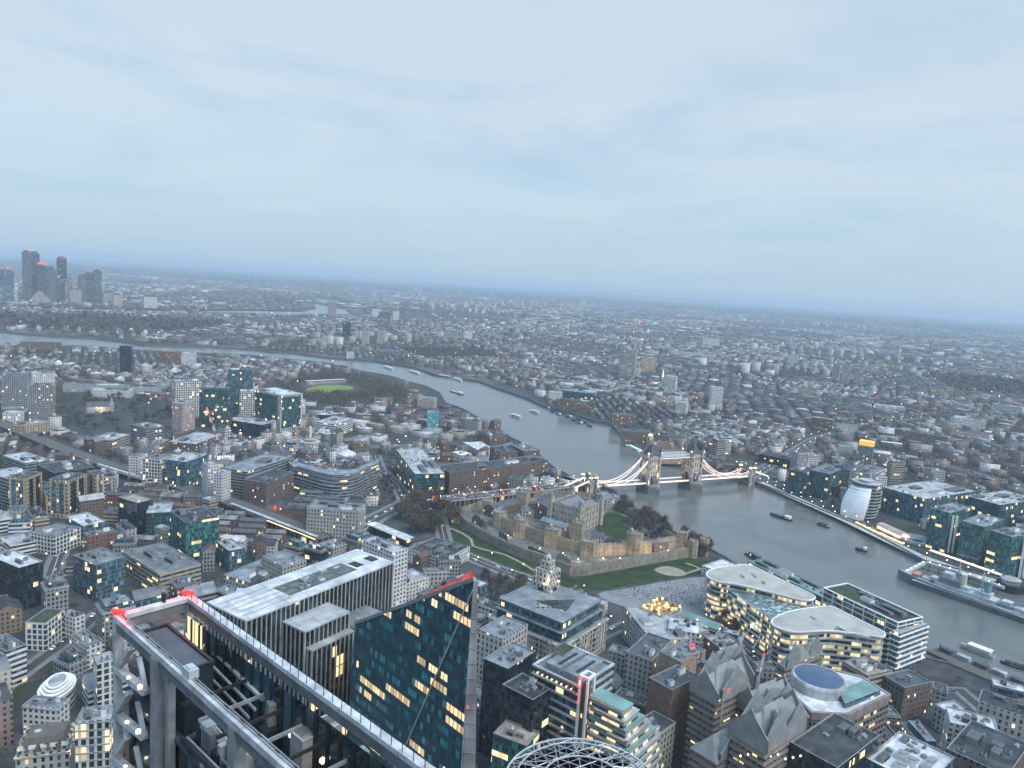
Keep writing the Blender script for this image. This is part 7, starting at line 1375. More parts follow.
# ---------------------------------------------------------------- the ordinary city between the landmarks
PAL = [(.135, .10, .085), (.165, .105, .085), (.23, .195, .15), (.30, .27, .22), (.36, .35, .33), (.46, .45, .42), (.60, .60, .58), (.10, .11, .12), (.17, .12, .10)]
PNAME = ['brown brick', 'red brick', 'stock brick', 'beige', 'grey', 'pale grey', 'white', 'dark grey', 'dull brown']
RPAL = [(.055, .06, .068), (.08, .085, .095), (.14, .145, .15), (.22, .225, .23), (.40, .41, .42), (.11, .075, .06), (.62, .63, .63)]
RNAME = ['black', 'slate', 'grey', 'pale grey', 'whitish', 'tiled', 'white']
ROOFANY = plain('roof_any', None, .8, scale=.15, var=.3)
def mass(name, A, label=None, cat=None, kind='stuff', wallmat='any'):
    """one mesh of many simple houses. A columns: x y z w d h rot ridge wr wg wb rr rg rb"""
    n = len(A); c, s = np.cos(A[:, 6]), np.sin(A[:, 6]); V = np.zeros((n, 10, 3))
    loc = [(-.5, -.5), (.5, -.5), (.5, .5), (-.5, .5)]
    for k, (a, b) in enumerate(loc+loc+[(-.5, 0), (.5, 0)]):
        x, y = a*A[:, 3], b*A[:, 4]; V[:, k, 0] = A[:, 0]+x*c-y*s; V[:, k, 1] = A[:, 1]+x*s+y*c
        V[:, k, 2] = A[:, 2]+(0 if k < 4 else A[:, 5]+(A[:, 7] if k > 7 else 0))
    F4 = [(0, 1, 5, 4), (1, 2, 6, 5), (2, 3, 7, 6), (3, 0, 4, 7), (4, 5, 9, 8), (6, 7, 8, 9)]; F3 = [(5, 6, 9), (7, 4, 8)]
    base = (np.arange(n)*10)[:, None]
    loops = np.concatenate([np.array(f).ravel() for f in F4]+[np.array(f).ravel() for f in F3]); per = len(loops)
    li = (base+loops[None]).ravel(); tot = np.tile([4]*6+[3]*2, n); st = np.concatenate([[0], np.cumsum(tot)[:-1]])
    me = bpy.data.meshes.new(name); me.vertices.add(n*10); me.vertices.foreach_set('co', V.ravel()); me.loops.add(len(li)); me.loops.foreach_set('vertex_index', li)
    me.polygons.add(len(tot)); me.polygons.foreach_set('loop_start', st); me.polygons.foreach_set('loop_total', tot)
    for m_ in (FAC[wallmat], ROOFANY): me.materials.append(m_)
    me.polygons.foreach_set('material_index', np.tile([0]*4+[1, 1, 0, 0], n))
    uo = (nrs.randint(0, 9000, n)*3.0)[:, None]; z0, z1 = np.zeros((n, 1)), A[:, 5:6]; w_, d_ = A[:, 3:4], A[:, 4:5]; U = []
    for k, ln in enumerate((w_, d_, w_, d_)): U += [np.hstack([uo, z0]), np.hstack([uo+ln, z0]), np.hstack([uo+ln, z1]), np.hstack([uo, z1])]; uo = uo+ln
    while len(U) < per: U.append(np.hstack([uo, z1*0+.05]))
    uv = me.uv_layers.new(name='UVMap'); uv.data.foreach_set('uv', np.stack(U, 1).astype(np.float32).ravel())
    ca = me.color_attributes.new('Col', 'FLOAT_COLOR', 'CORNER'); cc = np.ones((n, per, 4), np.float32)
    cc[:, :16, :3] = A[:, None, 8:11]; cc[:, 16:24, :3] = A[:, None, 11:14]; cc[:, 24:, :3] = A[:, None, 8:11]
    ca.data.foreach_set('color', cc.ravel()); me.update(calc_edges=True); me.validate()
    o = bpy.data.objects.new(name, me); COL.objects.link(o); return tag(o, label, cat, None, kind)
PARKS = [world2(p) for p in [
    [(52, 398), (96, 392), (160, 402), (196, 440), (150, 446), (100, 440), (56, 420)], [(262, 390), (330, 372), (398, 384), (408, 400), (330, 404), (280, 402)], [(300, 385), (354, 382), (354, 392), (304, 394)],
    [(395, 512), (420, 494), (455, 500), (462, 520), (430, 536), (400, 534)], [(930, 374), (1024, 384), (1024, 396), (960, 394)],
    [(400, 349), (480, 349), (495, 357), (425, 359)], [(0, 316), (150, 319), (230, 324), (160, 333), (0, 327)]]]
ROADS = []                                  # filled with strips (polygons) that stay open
LANES = [world2(p) for p in LANES_PX]
for ln, wd in zip(LANES, LANEW):
    for a, b in zip(ln, ln[1:]):
        d = (b-a)/np.linalg.norm(b-a); n_ = np.array([-d[1], d[0]])*(wd/2+2); ROADS.append(np.array([a-n_-d*3, b-n_+d*3, b+n_+d*3, a+n_-d*3]))
RIVKEEP = np.array(inset(RIVER, -9)); RIV2 = np.array(inset(RIVER2, -30))
RIVFAR = np.array(inset(RIVER, -38)); RIV2 = np.array(inset(RIVER2, -90))
def ok_rects(A, parks=True, roads=True):
    """rows of x y w d rot that keep clear of river, landmarks, parks, roads"""
    good = np.ones(len(A), bool); c, s = np.cos(A[:, 4]), np.sin(A[:, 4])
    for a, b in ((0, 0), (-.5, -.5), (.5, -.5), (.5, .5), (-.5, .5), (0, .5), (0, -.5), (.5, 0), (-.5, 0)):
        x, y = a*A[:, 2], b*A[:, 3]; P = np.stack([A[:, 0]+x*c-y*s, A[:, 1]+x*s+y*c], 1)
        good &= ~inside(RIVKEEP, P); good &= ~(inside(RIVFAR, P) & (A[:, 0] > 1150)); good &= ~inside(RIV2, P)
        for k in KEEP+(PARKS if parks else [])+(ROADS if roads else []):
            k = np.asarray(k); lo, hi = k.min(0), k.max(0); m = good & (P[:, 0] > lo[0]) & (P[:, 0] < hi[0]) & (P[:, 1] > lo[1]) & (P[:, 1] < hi[1])
            if m.any(): idx = np.where(m)[0]; good[idx[inside(k, P[idx])]] = False
    for k in KEEP:                                                      # landmark corners inside a rect
        for q in k:
            dx, dy = q[0]-A[:, 0], q[1]-A[:, 1]; lx, ly = dx*c+dy*s, -dx*s+dy*c
            good &= ~((np.abs(lx) < A[:, 2]/2) & (np.abs(ly) < A[:, 3]/2))
    return good
def in_view(P, z=10, mg=170):
    q = proj(np.column_stack([P, np.full(len(P), z)])); return (q[:, 2] > 20) & (q[:, 0] > -mg) & (q[:, 0] < 1024+mg) & (q[:, 1] < 768+mg*1.6)
def districts(rmin, rmax, cell, seed, scale=1.0):
    """jittered neighbourhoods, each with its own street direction and building type; rows like ok_rects + type + h"""
    rs = np.random.RandomState(seed); g = np.arange(-int(rmax/cell)-1, int(rmax/cell)+2)
    cx, cyy = np.meshgrid(g, g); cen = np.stack([cx.ravel(), cyy.ravel()], 1)*cell+rs.uniform(-.38, .38, (cx.size, 2))*cell
    d = np.hypot(cen[:, 0], cen[:, 1]); cen = cen[(d < rmax+cell) & (d > rmin-cell) & (cen[:, 0] > -cell*2)]
    cen = cen[in_view(cen, 0, 200) | (np.hypot(cen[:, 0], cen[:, 1]) < rmin+cell)]; out_ = []
    for i, c in enumerate(cen):
        r_ = np.hypot(*c); ty = rs.choice(5, p=[.36, .24, .14, .18, .08]) if r_ < 4500 else rs.choice(5, p=[.48, .18, .10, .14, .10])
        th = rs.uniform(-.8, .8); px, py = [(46, 26), (58, 40), (75, 58), (34, 34), (70, 70)][ty]; px, py = px*scale, py*scale
        k = int(cell*1.1/min(px, py))+1; u, v = np.meshgrid(np.arange(-k, k+1)*px, np.arange(-k, k+1)*py); u = u.ravel()+rs.uniform(-.12, .12, u.size)*px; v = v.ravel()+rs.uniform(-.08, .08, v.size)*py
        P = np.stack([c[0]+u*math.cos(th)-v*math.sin(th), c[1]+u*math.sin(th)+v*math.cos(th)], 1)
        dd = ((P[:, None]-cen[None, np.argsort(((cen-c)**2).sum(1))[:9]])**2).sum(2); P = P[dd.argmin(1) == 0]
        r = np.hypot(P[:, 0], P[:, 1]); P = P[(r >= rmin) & (r < rmax)]; P = P[in_view(P)] if len(P) else P
        if not len(P): continue
        P = P[rs.rand(len(P)) < [.95, .92, .9, .93, .4][ty]]; n = len(P)
        if not n: continue
        w_, dp, h = [(rs.uniform(.6, .92, n)*px, rs.uniform(8, 10.5, n)*scale**.5, rs.uniform(6, 9, n)), (rs.uniform(.45, .85, n)*px, rs.uniform(11, 15, n)*scale**.4, rs.uniform(11, 20, n)), (rs.uniform(.4, .85, n)*px, rs.uniform(.4, .75, n)*py, rs.uniform(6, 11, n)),
                     (rs.uniform(.5, .85, n)*px, rs.uniform(.5, .85, n)*py, rs.uniform(9, 18, n)), (rs.uniform(18, 26, n), rs.uniform(16, 22, n), rs.uniform(14, 48, n))][ty]
        hf = np.where(rs.rand(n) < .02, 1.9, 1.0) if ty in (1, 3) and r_ > 1300 else np.ones(n)
        out_.append(np.column_stack([P, w_, dp, np.full(n, th)+(rs.rand(n) < .25)*(math.pi/2 if ty in (1, 3) else 0), np.full(n, ty), h*hf]))
    return np.concatenate(out_)
def dress(D, seed):
    """x y w d rot type h -> rows for mass()"""
    rs = np.random.RandomState(seed); n = len(D); ty = D[:, 5].astype(int); A = np.zeros((n, 14)); A[:, :2] = D[:, :2]; A[:, 3] = D[:, 2]; A[:, 4] = D[:, 3]; A[:, 5] = D[:, 6]; A[:, 6] = D[:, 4]
    gable = (ty == 0) & (rs.rand(n) < .85) | (ty == 1) & (rs.rand(n) < .25) | (ty == 3) & (rs.rand(n) < .3)
    A[:, 7] = np.where(gable, np.minimum(D[:, 3]*.32, 5.5), .0)
    wp = {0: [.38, .22, .18, .05, .03, .02, .02, .02, .08], 1: [.24, .18, .18, .10, .08, .06, .07, .03, .06], 2: [.06, .04, .06, .14, .25, .22, .15, .06, .02], 3: [.12, .07, .10, .14, .17, .16, .14, .08, .02], 4: [.06, .04, .1, .16, .24, .2, .14, .04, .02]}
    rp = {0: [.2, .36, .18, .06, .03, .16, .01], 1: [.2, .26, .24, .1, .06, .1, .04], 2: [.12, .14, .24, .2, .12, .04, .14], 3: [.22, .26, .24, .11, .05, .08, .04], 4: [.1, .1, .3, .3, .2, 0, 0]}
    wi = np.array([rs.choice(9, p=wp[t_]) for t_ in ty]); ri = np.array([rs.choice(7, p=np.array(rp[t_])/sum(rp[t_])) for t_ in ty])
    A[:, 8:11] = np.array(PAL)[wi]*rs.uniform(.8, 1.2, (n, 1)); A[:, 11:14] = np.array(RPAL)[ri]*rs.uniform(.8, 1.2, (n, 1))
    return A, wi, ri
def roof_bits(A, frac, seed):
    """small plant boxes on flat roofs of far blocks"""
    rs = np.random.RandomState(seed); m = (A[:, 7] == 0) & (rs.rand(len(A)) < frac); B = A[m].copy(); n = len(B)
    u, v = rs.uniform(-.25, .25, n)*B[:, 3], rs.uniform(-.2, .2, n)*B[:, 4]; c, s = np.cos(B[:, 6]), np.sin(B[:, 6])
    B[:, 0] += u*c-v*s; B[:, 1] += u*s+v*c; B[:, 2] = B[:, 5]; B[:, 5] = rs.uniform(1.6, 3.5, n); B[:, 3] *= rs.uniform(.15, .4, n); B[:, 4] *= rs.uniform(.2, .5, n)
    B[:, 8:11] = rs.uniform(.2, .5, (n, 1)); B[:, 11:14] = rs.uniform(.15, .5, (n, 1)); return B
# landmarks that the labels of ordinary buildings refer to
MARKS = [(n_, G(x, y)[:2]) for n_, x, y in [
    ('the black glass tower', 20, 600), ('the sandstone office wings', 60, 510), ('the striped tower block', 40, 420), ('the left park', 110, 420), ('the railway', 200, 500), ('the white apartment row', 170, 480), ('the Aldgate towers', 205, 425),
    ('the big white hospital', 275, 430), ('the curved grey office', 330, 485), ('the big stone hotel', 320, 530), ('the glass office with lime end', 415, 490), ('the brick warehouses', 500, 480), ('the cricket field', 330, 390), ('the river bend', 440, 405),
    ('the stone fortress', 560, 540), ('the grand hotel', 555, 650), ('the curved plaza offices', 760, 650), ('the gabled towers', 740, 760), ('the bridge north end', 590, 485), ('the bridge south end', 755, 475), ('the warship', 960, 590),
    ('the round white hall', 858, 515), ('the green glass offices', 990, 560), ('the orange topped tower', 866, 475), ('the pontoon moorings', 580, 415), ('the wharf warehouses', 630, 440), ('the building site cranes', 630, 372), ('the pair of pale towers', 690, 400),
    ('the three grey towers', 850, 385), ('the cream slab of flats', 970, 430), ('the custom pier', 960, 690), ('the ducted white roof', 910, 790), ('the dark green parkland', 960, 390), ('the tan ziggurat office', 165, 600), ('the steel frame tower', 110, 730), ('the green glass office', 190, 560), ('the zigzag frame', 60, 745)]]
def place_words(P):
    d = sorted((float(np.hypot(*(np.asarray(P)-q))), n_, q) for n_, q in MARKS)
    n1_, n2_ = d[0], d[1]
    if d[0][0] < d[1][0]*.45:
        v = np.asarray(P)-n1_[2]; r_ = np.asarray(P)/np.linalg.norm(P); f = v @ r_; s_ = v @ np.array([r_[1], -r_[0]])
        return ('behind ' if f > abs(s_) else 'in front of ' if -f > abs(s_) else 'right of ' if s_ < 0 and False else ('left of ' if s_ < 0 else 'right of '))+n1_[1]
    return 'between '+n1_[1]+' and '+n2_[1]
NUM = ['one', 'two', 'three', 'four', 'five', 'six', 'seven', 'eight', 'nine', 'ten', 'eleven', 'twelve', 'thirteen', 'fourteen', 'fifteen', 'sixteen']
USED = {}
def colored(base, col):
    k = base+'_'+'_'.join('%02d' % round(q*100) for q in col)
    return k
def single_house(row, wi, ri, kind):
    x, y, _, w_, d_, h, rot, rg = row[:8]; poly = grid_poly(x, y, w_, d_, rot); st = max(1, min(16, round(h/3.3)))
    style = ['brick', 'redbrick', 'yellowbrick', 'tan', 'stone', 'palestone', 'white', 'greygrid', 'brick'][wi]; roof = ['dark', 'slate', 'grey', 'lead', 'pale', 'tile', 'white'][ri]
    r = random.Random(int(x*7+y*13))
    if style == 'greygrid' and r.random() < .5: style = r.choice(['glass', 'blueglass', 'darkglass', 'greyband'])
    if style in ('stone', 'white', 'palestone', 'tan', 'yellowbrick') and r.random() < .4: style = r.choice(['whiteband', 'greyband', 'whitegrid', 'concrete', 'greygrid', 'stone', 'blueglass'])
    words = {'glass': 'teal glass', 'blueglass': 'blue glass', 'darkglass': 'black glass', 'greyband': 'grey strip-windowed', 'whiteband': 'white strip-windowed', 'whitegrid': 'white gridded', 'concrete': 'concrete', 'greygrid': 'grey gridded', 'stone': 'grey stone'}.get(style, PNAME[wi])
    if rg > 0:
        t = thing('gabled_house' if kind == 'south' else 'gabled_building', '', 'house', (x, y, 0)); mb = MB(); mb.gable(poly, 0, h, h+rg, 0, 0); p = ccw(poly)
        mb = MB(); q = p if np.linalg.norm(p[1]-p[0]) >= np.linalg.norm(p[2]-p[1]) else p[1:]+p[:1]
        mb.sides(q, 0, h); a, b = (q[3]+q[0])/2, (q[1]+q[2])/2; mb.face([(*q[1], h), (*q[2], h), (*b, h+rg)], 0, [(.1, .1)]*3); mb.face([(*q[3], h), (*q[0], h), (*a, h+rg)], 0, [(.1, .1)]*3); part(t, 'wall', mb, FAC[style])
        mb = MB(); e = inset(q, -.5); a2, b2 = (e[3]+e[0])/2, (e[1]+e[2])/2
        mb.face([(*e[0], h-.2), (*e[1], h-.2), (*b2, h+rg+.1), (*a2, h+rg+.1)]); mb.face([(*e[2], h-.2), (*e[3], h-.2), (*a2, h+rg+.1), (*b2, h+rg+.1)]); rf = part(t, 'roof', mb, ROOF[roof])
        L_ = np.linalg.norm(q[1]-q[0]); k = max(1, int(L_/14))
        for i in range(k):
            c = a+(b-a)*((i+.5)/k); mb = MB(); mb.box((*c, h+rg-1.2), (1.6, .8, 2.6), rot); mb.box((*c, h+rg+1.4), (1.0, .4, .5), rot, 0); o = part(rf, 'chimney', mb, ROOF['tile'])
        lab = f'{words} {NUM[st-1]}-storey gabled house with {RNAME[ri]} roof'
    else:
        n_ = 1+int(w_*d_/160); 
        t = block('city_building' if kind != 'south' else 'low_block', '', 'building', poly, h, style, roof, min(n_, 5), free=False)
        mb = MB(); mb.ring(inset(poly, -.4), inset(poly, .1), h-1.5, h-.9); part(t, 'cornice', mb, ROOF['pale'] if style not in ('brick', 'redbrick', 'darkglass', 'glass', 'blueglass') else METAL)
        mb = MB(); mb.ring(inset(poly, -.25), inset(poly, .1), 3.6, 4.4); part(t, 'shop_fascia', mb, METAL)
        r2 = r.random()
        if r2 < .28 and h > 12:                                        # set-back attic storey
            ip = inset(poly, 2.6); mb = MB(); mb.prism(ip, h-1, h+3.0, 0, 1)
            part(t, 'attic', mb, [FAC['blueglass'], ROOF[roof]])
            for ch in [c for c in t.children if c.name.split('.')[0] in UNIT]: ch.location.z += 4.0
        lab = f'{words} {NUM[st-1]}-storey building with {RNAME[ri]} flat roof'
    w_ = place_words((x, y)); full = lab+' '+w_
    if len(full.replace('-', ' ').split()) > 16: full = lab.replace(' flat roof', ' roof').replace(' with', ',')+' '+w_
    if len(full.replace('-', ' ').split()) > 16 and ' and ' in w_: full = lab+' '+w_.split(' and ')[0].replace('between', 'near')
    lab = full; t['label'] = lab; USED.setdefault(lab, []).append(t); return t
def fill():
    # near north bank and City: tight blocks; then everything to the far suburbs
    rs = np.random.RandomState(3)
    D0 = np.concatenate([districts(150, 620, 170, 11, .8), districts(620, 1300, 190, 15, .6)]); nr = np.hypot(D0[:, 0], D0[:, 1]) < 700; D0[:, 6] = np.minimum(D0[:, 6]*np.where(D0[:, 5] == 0, 1.4, 1.2)*np.where(nr, 1.3, 1), np.where(nr, 34, 30)); D0[nr & (D0[:, 5] == 0), 5] = 3; D0[nr, 3] = np.maximum(D0[nr, 3], 11)
    # on the City side buildings stand taller and closer
    D1 = districts(1300, 2600, 330, 12, .74); D2 = districts(2600, 5200, 420, 13, 1.0); D3 = np.concatenate([districts(5200, 11000, 900, 14, 2.0), districts(11000, 21000, 1900, 18, 4.6)]); D1[:, 6] *= .82; D2[:, 6] *= .85
    E0 = D0[ok_rects(D0[:, :5])]; E1 = D1[ok_rects(D1[:, :5])]; E2 = D2[ok_rects(D2[:, :5])]; E3 = D3[ok_rects(D3[:, :5])]
    # second pass: smaller buildings in the gaps that are left
    nk = len(KEEP); KEEP.extend(np.array(grid_poly(q[0], q[1], q[2]+3, q[3]+3, q[4])) for q in E0)
    n_ = 5200; d = np.sqrt(rs.uniform(170**2, 1150**2, n_)); a = np.radians(YAW)+rs.uniform(-.72, .72, n_); P = np.stack([d*np.sin(a), d*np.cos(a)], 1); P = P[in_view(P)]; n_ = len(P)
    X = np.column_stack([P, rs.uniform(9, 22, n_), rs.uniform(8, 13, n_), rs.choice([.3, 1.1, 1.9, .75], n_)+rs.uniform(-.1, .1, n_), rs.choice([0, 1, 3, 3, 2], n_), rs.uniform(8, 19, n_)]); X = X[ok_rects(X[:, :5])]; got = []
    for q in X:
        if all((q[0]-g[0])**2+(q[1]-g[1])**2 > ((max(q[2], q[3])+max(g[2], g[3]))*.56)**2 for g in got): got.append(q)
    del KEEP[nk:]; E0 = np.concatenate([E0, np.array(got)])
    A0, w0, r0 = dress(E0, 21)
    px = FL/np.hypot(A0[:, 0], A0[:, 1]); size = A0[:, 3]*A0[:, 5]*px*px
    q = proj(np.column_stack([A0[:, :2], A0[:, 5]])); vis = (q[:, 0] > -10) & (q[:, 0] < 1034) & (q[:, 1] < 775)
    order = np.argsort(-size*vis); solo = set(); cnt = {}
    for i in order:
        if not vis[i]: break
        side = 'south' if A0[i, 0]*.62+A0[i, 1]*.78 < -560 and A0[i, 1] < -880 else 'north'
        k = (side, A0[i, 7] > 0)
        if cnt.get(k, 0) >= 150: continue
        cnt[k] = cnt.get(k, 0)+1; solo.add(i); single_house(A0[i], w0[i], r0[i], side)
    print('solo', cnt, 'of', len(A0), len(E1), len(E2), len(E3))
    rest = np.array([i not in solo for i in range(len(A0))])
    A1, *_ = dress(E1, 22); A2, *_ = dress(E2, 23); A3, *_ = dress(E3, 24)
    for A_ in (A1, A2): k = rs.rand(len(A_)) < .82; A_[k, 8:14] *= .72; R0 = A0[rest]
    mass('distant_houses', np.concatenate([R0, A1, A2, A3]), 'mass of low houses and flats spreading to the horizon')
    mass('rooftop_plant', np.concatenate([roof_bits(R0, .8, 1), roof_bits(A1, .7, 2), roof_bits(A2, .5, 3)]), 'small plant boxes on far flat roofs', None, 'stuff', 'shed')
    for lab, ts in USED.items():
        if len(ts) > 1:
            for t in ts: t['group'] = 'alike '+' '.join(lab.split()[:3])+' buildings '+place_words(ts[0].location[:2])
fill()
# ---------------------------------------------------------------- trees (bare winter crowns and a few evergreens)
def leafmat(nm, c):
    m, t, b, nd = nodes(nm); oi = nd('ShaderNodeObjectInfo'); f = mth(nd, 'MULTIPLY_ADD', oi.outputs['Random'], .5, .75); n_ = nd('ShaderNodeTexNoise', nd('ShaderNodeTexCoord').outputs['Object']); n_.inputs['Scale'].default_value = .5
    f = mth(nd, 'MULTIPLY', f, mth(nd, 'MULTIPLY_ADD', n_.outputs[0], .9, .55)); cc = nd('ShaderNodeRGB').outputs[0]; cc.default_value = (*c, 1)
    t.links.new(mix(nd, 1.0, cc, nd('ShaderNodeCombineXYZ', f, f, f).outputs[0], 'MULTIPLY'), b.inputs['Base Color']); b.inputs['Roughness'].default_value = .9; b.inputs['Specular IOR Level'].default_value = .1; return m
TWIG = [leafmat('twigs_brown', (.115, .086, .072)), leafmat('twigs_purple', (.105, .080, .080)), leafmat('leaves_olive', (.07, .078, .038)), leafmat('leaves_evergreen', (.03, .055, .026))]; BARK = plain('bark', (.06, .048, .04), .9, scale=2)
def crown_mesh(seed, n, mat, R=4.5, H=6.0, z0=6.0, s0=.5, s1=1.3):
    r = np.random.RandomState(seed); k = 9; cen = r.normal(0, 1, (k, 3)); cen /= np.linalg.norm(cen, axis=1)[:, None]; cen *= r.uniform(.25, .75, (k, 1)); P = cen[r.randint(0, k, n)]+r.normal(0, .23, (n, 3)); P[:, 2] = np.abs(P[:, 2]+.15)*1.0-.15
    P = P*np.array([R, R, H*.85])+np.array([0, 0, z0]); d1 = r.normal(0, 1, (n, 3)); d1 /= np.linalg.norm(d1, axis=1)[:, None]; d2 = np.cross(d1, r.normal(0, 1, (n, 3))); d2 /= np.linalg.norm(d2, axis=1)[:, None]; L_ = r.uniform(s0, s1, (n, 1)); W_ = L_*r.uniform(.18, .5, (n, 1))
    V = np.stack([P-d1*L_, P+d2*W_, P+d1*L_, P-d2*W_], 1).reshape(-1, 3); me = bpy.data.meshes.new('crown'); me.from_pydata(V.tolist(), [], [tuple(range(4*i, 4*i+4)) for i in range(n)]); me.materials.append(mat); me.update(); return me
def trunk_mesh(seed):
    r = random.Random(seed); mb = MB(); mb.tube([(0, 0, 0), (.1, .05, 3), (.05, .2, 6.5), (.2, 0, 10)], [.42, .3, .2, .06], 6)
    for k in range(6): a = k*1.05+r.random(); z = 2.8+k*.7; mb.tube([(.08, .05, z), (1.6*math.cos(a), 1.6*math.sin(a), z+1.8), (3.2*math.cos(a), 3.2*math.sin(a), z+4.0)], [.16, .1, .04], 4)
    return mb.mesh('trunk', [BARK])
CROWN = [crown_mesh(1, 950, TWIG[0], s0=.25, s1=.8), crown_mesh(2, 950, TWIG[1], s0=.25, s1=.8), crown_mesh(3, 800, TWIG[2], s0=.3, s1=.8), crown_mesh(4, 700, TWIG[3], 3.4, 7, 4.5, .3, .8), crown_mesh(5, 950, TWIG[0], s0=.25, s1=.8)]; TRUNK = [trunk_mesh(k) for k in range(3)]
TN = ['brown bare tree', 'purplish bare tree', 'olive leafed tree', 'dark evergreen tree', 'brown bare tree']
def tree(q, k, lab, grp, s=1.0, r=rng):
    t = thing('tree', TN[k]+' '+lab, 'tree', (q[0], q[1], 0), TN[k]+'s '+grp, r.uniform(0, 6.28)); z = s*r.uniform(.75, 1.25); t.scale = (z*r.uniform(.9, 1.15), z*r.uniform(.9, 1.15), z)
    for nm, me in (('trunk', TRUNK[r.randrange(3)]), ('crown', CROWN[k])): o = bpy.data.objects.new(nm, me); COL.objects.link(o); o.parent = t
def groves():
    r = random.Random(31); spots = [('in the dark grove beside the moat corner', 'in the grove by the moat', [(398, 515), (420, 498), (446, 505), (456, 524), (440, 538), (410, 535)], 46, (0, 1, 1, 2, 4), 1.6), ('on the wharf between fortress and river', 'along the fortress wharf', [(604, 493), (640, 512), (672, 530), (714, 551), (704, 558), (668, 539), (625, 513), (598, 500)], 52, (0, 1, 4, 4), 1.35), ('inside the fortress walls', 'inside the fortress', [(606, 506), (640, 525), (672, 541), (640, 544), (630, 528)], 30, (0, 2, 3, 4), .7),
        ('in the garden left of the stepped stone tower', 'in the hotel garden', [(478, 580), (505, 575), (534, 584), (530, 600), (505, 604), (485, 595)], 20, (0, 1, 2, 4), .9), ('beside the curved plaza offices', 'beside the curved offices', [(715, 620), (738, 622), (735, 640), (718, 636)], 10, (0, 1, 4), .9), ('around the church in the left park', 'in the left park', [(56, 420), (70, 398), (110, 392), (160, 402), (192, 440), (150, 446), (100, 442)], 62, (0, 1, 2, 4, 4), 1.1),
        ('beside the railway viaduct', 'beside the railway', [(30, 440), (60, 437), (110, 455), (140, 470), (120, 466), (60, 446)], 14, (0, 2, 4), .9), ('along the road behind the lime ended office', 'by the lime ended office', [(378, 478), (394, 470), (402, 498), (388, 510)], 12, (0, 1, 3), .9), ('in the park behind the riverside flats', 'behind the riverside flats', [(888, 465), (920, 455), (948, 470), (930, 486), (890, 482)], 24, (0, 1, 2), 1), ('along the promenade lawn by the bridge foot', 'on the promenade lawn', [(775, 480), (806, 482), (840, 500), (835, 512), (800, 496)], 14, (0, 2, 4), .8), ('beside the bridge southern approach road', 'by the bridge approach', [(700, 462), (728, 458), (742, 472), (720, 474)], 8, (0, 1), .9)]
    for lab, g, px, n, ks, s in spots:
        P = np.array([G(x, y)[:2] for x, y in px]); lo, hi = P.min(0), P.max(0); k = 0; tries = 0; put = []
        while k < n and tries < 4000:
            tries += 1; q = np.array([r.uniform(lo[0], hi[0]), r.uniform(lo[1], hi[1])])
            if not inside(P, q[None])[0] or inside(RIVER, q[None])[0] or any(np.hypot(*(q-w_)) < 4 for w_ in put): continue
            put.append(q); tree(q, r.choice(ks), lab, g, s, r); k += 1
groves()
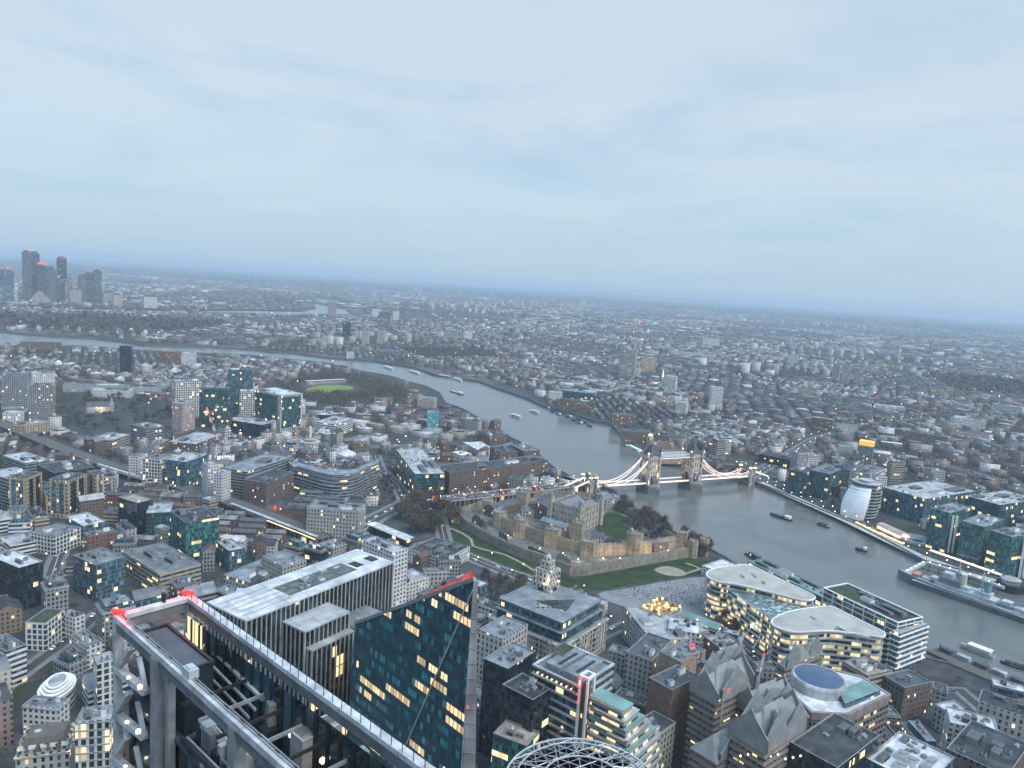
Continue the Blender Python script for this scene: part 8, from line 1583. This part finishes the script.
def woods():
    """far trees: one mass; clumps get coarser with distance"""
    rs = np.random.RandomState(8); V = []; C_ = 0; fs = 0; quads = []
    def scatter(P, size, n, sd, lf=1.0):
        r = np.random.RandomState(sd); m = len(P); sz = size*r.uniform(.6, 1.35, (m, 1, 1)); k = np.repeat(P[:, None, :], n, 1); off = r.normal(0, .42, (m, n, 3))*np.array([1, 1, .55]); off[:, :, 2] = np.abs(off[:, :, 2])+.25
        c = np.concatenate([k, np.zeros((m, n, 1))], 2)+off*sz*1.3; c = c.reshape(-1, 3); d1 = r.normal(0, 1, (len(c), 3)); d1 /= np.linalg.norm(d1, axis=1)[:, None]; d2 = np.cross(d1, r.normal(0, 1, (len(c), 3))); d2 /= np.linalg.norm(d2, axis=1)[:, None]; L_ = np.repeat(sz.ravel(), n)[:, None]*r.uniform(.14, .34, (len(c), 1))*lf
        return np.stack([c-d1*L_, c+d2*L_*.7, c+d1*L_, c-d2*L_*.7], 1)
    def pts(rmin, rmax, n, sd):
        r = np.random.RandomState(sd); d = np.sqrt(r.uniform(rmin**2, rmax**2, n)); a = np.radians(YAW)+r.uniform(-.72, .72, n); P = np.stack([d*np.sin(a), d*np.cos(a)], 1); P = P[in_view(P)]
        # patchy: more trees where a slow wave says so
        w_ = np.sin(P[:, 0]*.0061+1.7*np.sin(P[:, 1]*.0043))+np.sin(P[:, 1]*.0077+P[:, 0]*.0021); P = P[r.rand(len(P)) < .25+.75*(w_ > .5)]
        return P[~inside(RIVKEEP, P) & ~inside(RIV2, P)]
    def clear(P, pad=1.5):
        A = np.column_stack([P, np.full(len(P), pad*2), np.full(len(P), pad*2), np.zeros(len(P))]); P_ = ~inside(RIVFAR, P) | (P[:, 0] < 1150); A = A[P_]; P = P[P_]; return P[ok_rects(A, parks=False, roads=True)]
    parts = []; pk = []
    for i, p in enumerate(PARKS):
        p = np.asarray(p); lo, hi = p.min(0), p.max(0); ar = abs(area(p)); d = np.linalg.norm(p.mean(0)); n = int(min(2600, ar/(60 if d < 1500 else 190 if d < 3000 else 900))); q = np.random.RandomState(i).uniform(lo, hi, (n*2, 2)); q = q[inside(p, q)]; q = q[~inside(RIVKEEP, q)]; pk.append((q, d))
    for i, (q, d) in enumerate(pk):
        if i in (0, 3): continue
        q = clear(q)
        if len(q): parts.append(scatter(q, 6.5 if d < 1500 else 9 if d < 3000 else 20, 55 if d < 3000 else 12, 50+i, .55 if d < 3000 else 1))
    parts += [scatter(clear(pts(380, 1300, 5200, 1)), 4.6, 60, 2, .5), scatter(clear(pts(1300, 2600, 19000, 3)), 6.5, 20, 4, .7), scatter(pts(2600, 5200, 26000, 5), 9.5, 8, 6), scatter(pts(5200, 12000, 26000, 7), 22, 6, 8), scatter(pts(12000, 22000, 16000, 9), 60, 5, 10)]
    for nm, sel, m in (('far_trees', 0, TWIG[0]), ('far_trees', 1, TWIG[2]), ('far_trees', 2, TWIG[1])):
        V = np.concatenate([p[sel::3] for p in parts]).reshape(-1, 3); n = len(V)//4; me = bpy.data.meshes.new(nm); me.vertices.add(n*4); me.vertices.foreach_set('co', V.ravel()); me.loops.add(n*4); me.loops.foreach_set('vertex_index', np.arange(n*4)); me.polygons.add(n); me.polygons.foreach_set('loop_start', np.arange(n)*4); me.polygons.foreach_set('loop_total', np.full(n, 4)); me.update(calc_edges=True); me.materials.append(m)
        o = bpy.data.objects.new(nm, me); COL.objects.link(o); tag(o, ['brown bare', 'olive', 'purplish bare'][sel]+' trees scattered between far houses', None, None, 'stuff')
woods()
def far_lights():
    r = np.random.RandomState(5); mb = MB(); d = np.sqrt(r.uniform(900**2, 5200**2, 900)); a = np.radians(YAW)+r.uniform(-.7, .7, 900); P = np.stack([d*np.sin(a), d*np.cos(a)], 1); P = P[in_view(P)]; P = P[~inside(RIVKEEP, P)][:420]
    for q in P:
        s = .35+np.linalg.norm(q)/4500; z = r.uniform(7, 14); mb.tube([(*q, 0), (*q, z)], .15, 3, 1); mb.lathe((*q, z), [(s*.4, 0), (s, s*.6), (s*.4, s*1.2)], 5, 0)
    single('far_street_lights', mb, [glow('far_light', (1, .86, .64), 6), DARK], 'scattered lit lamps between far houses', None, None, 'stuff')
far_lights()
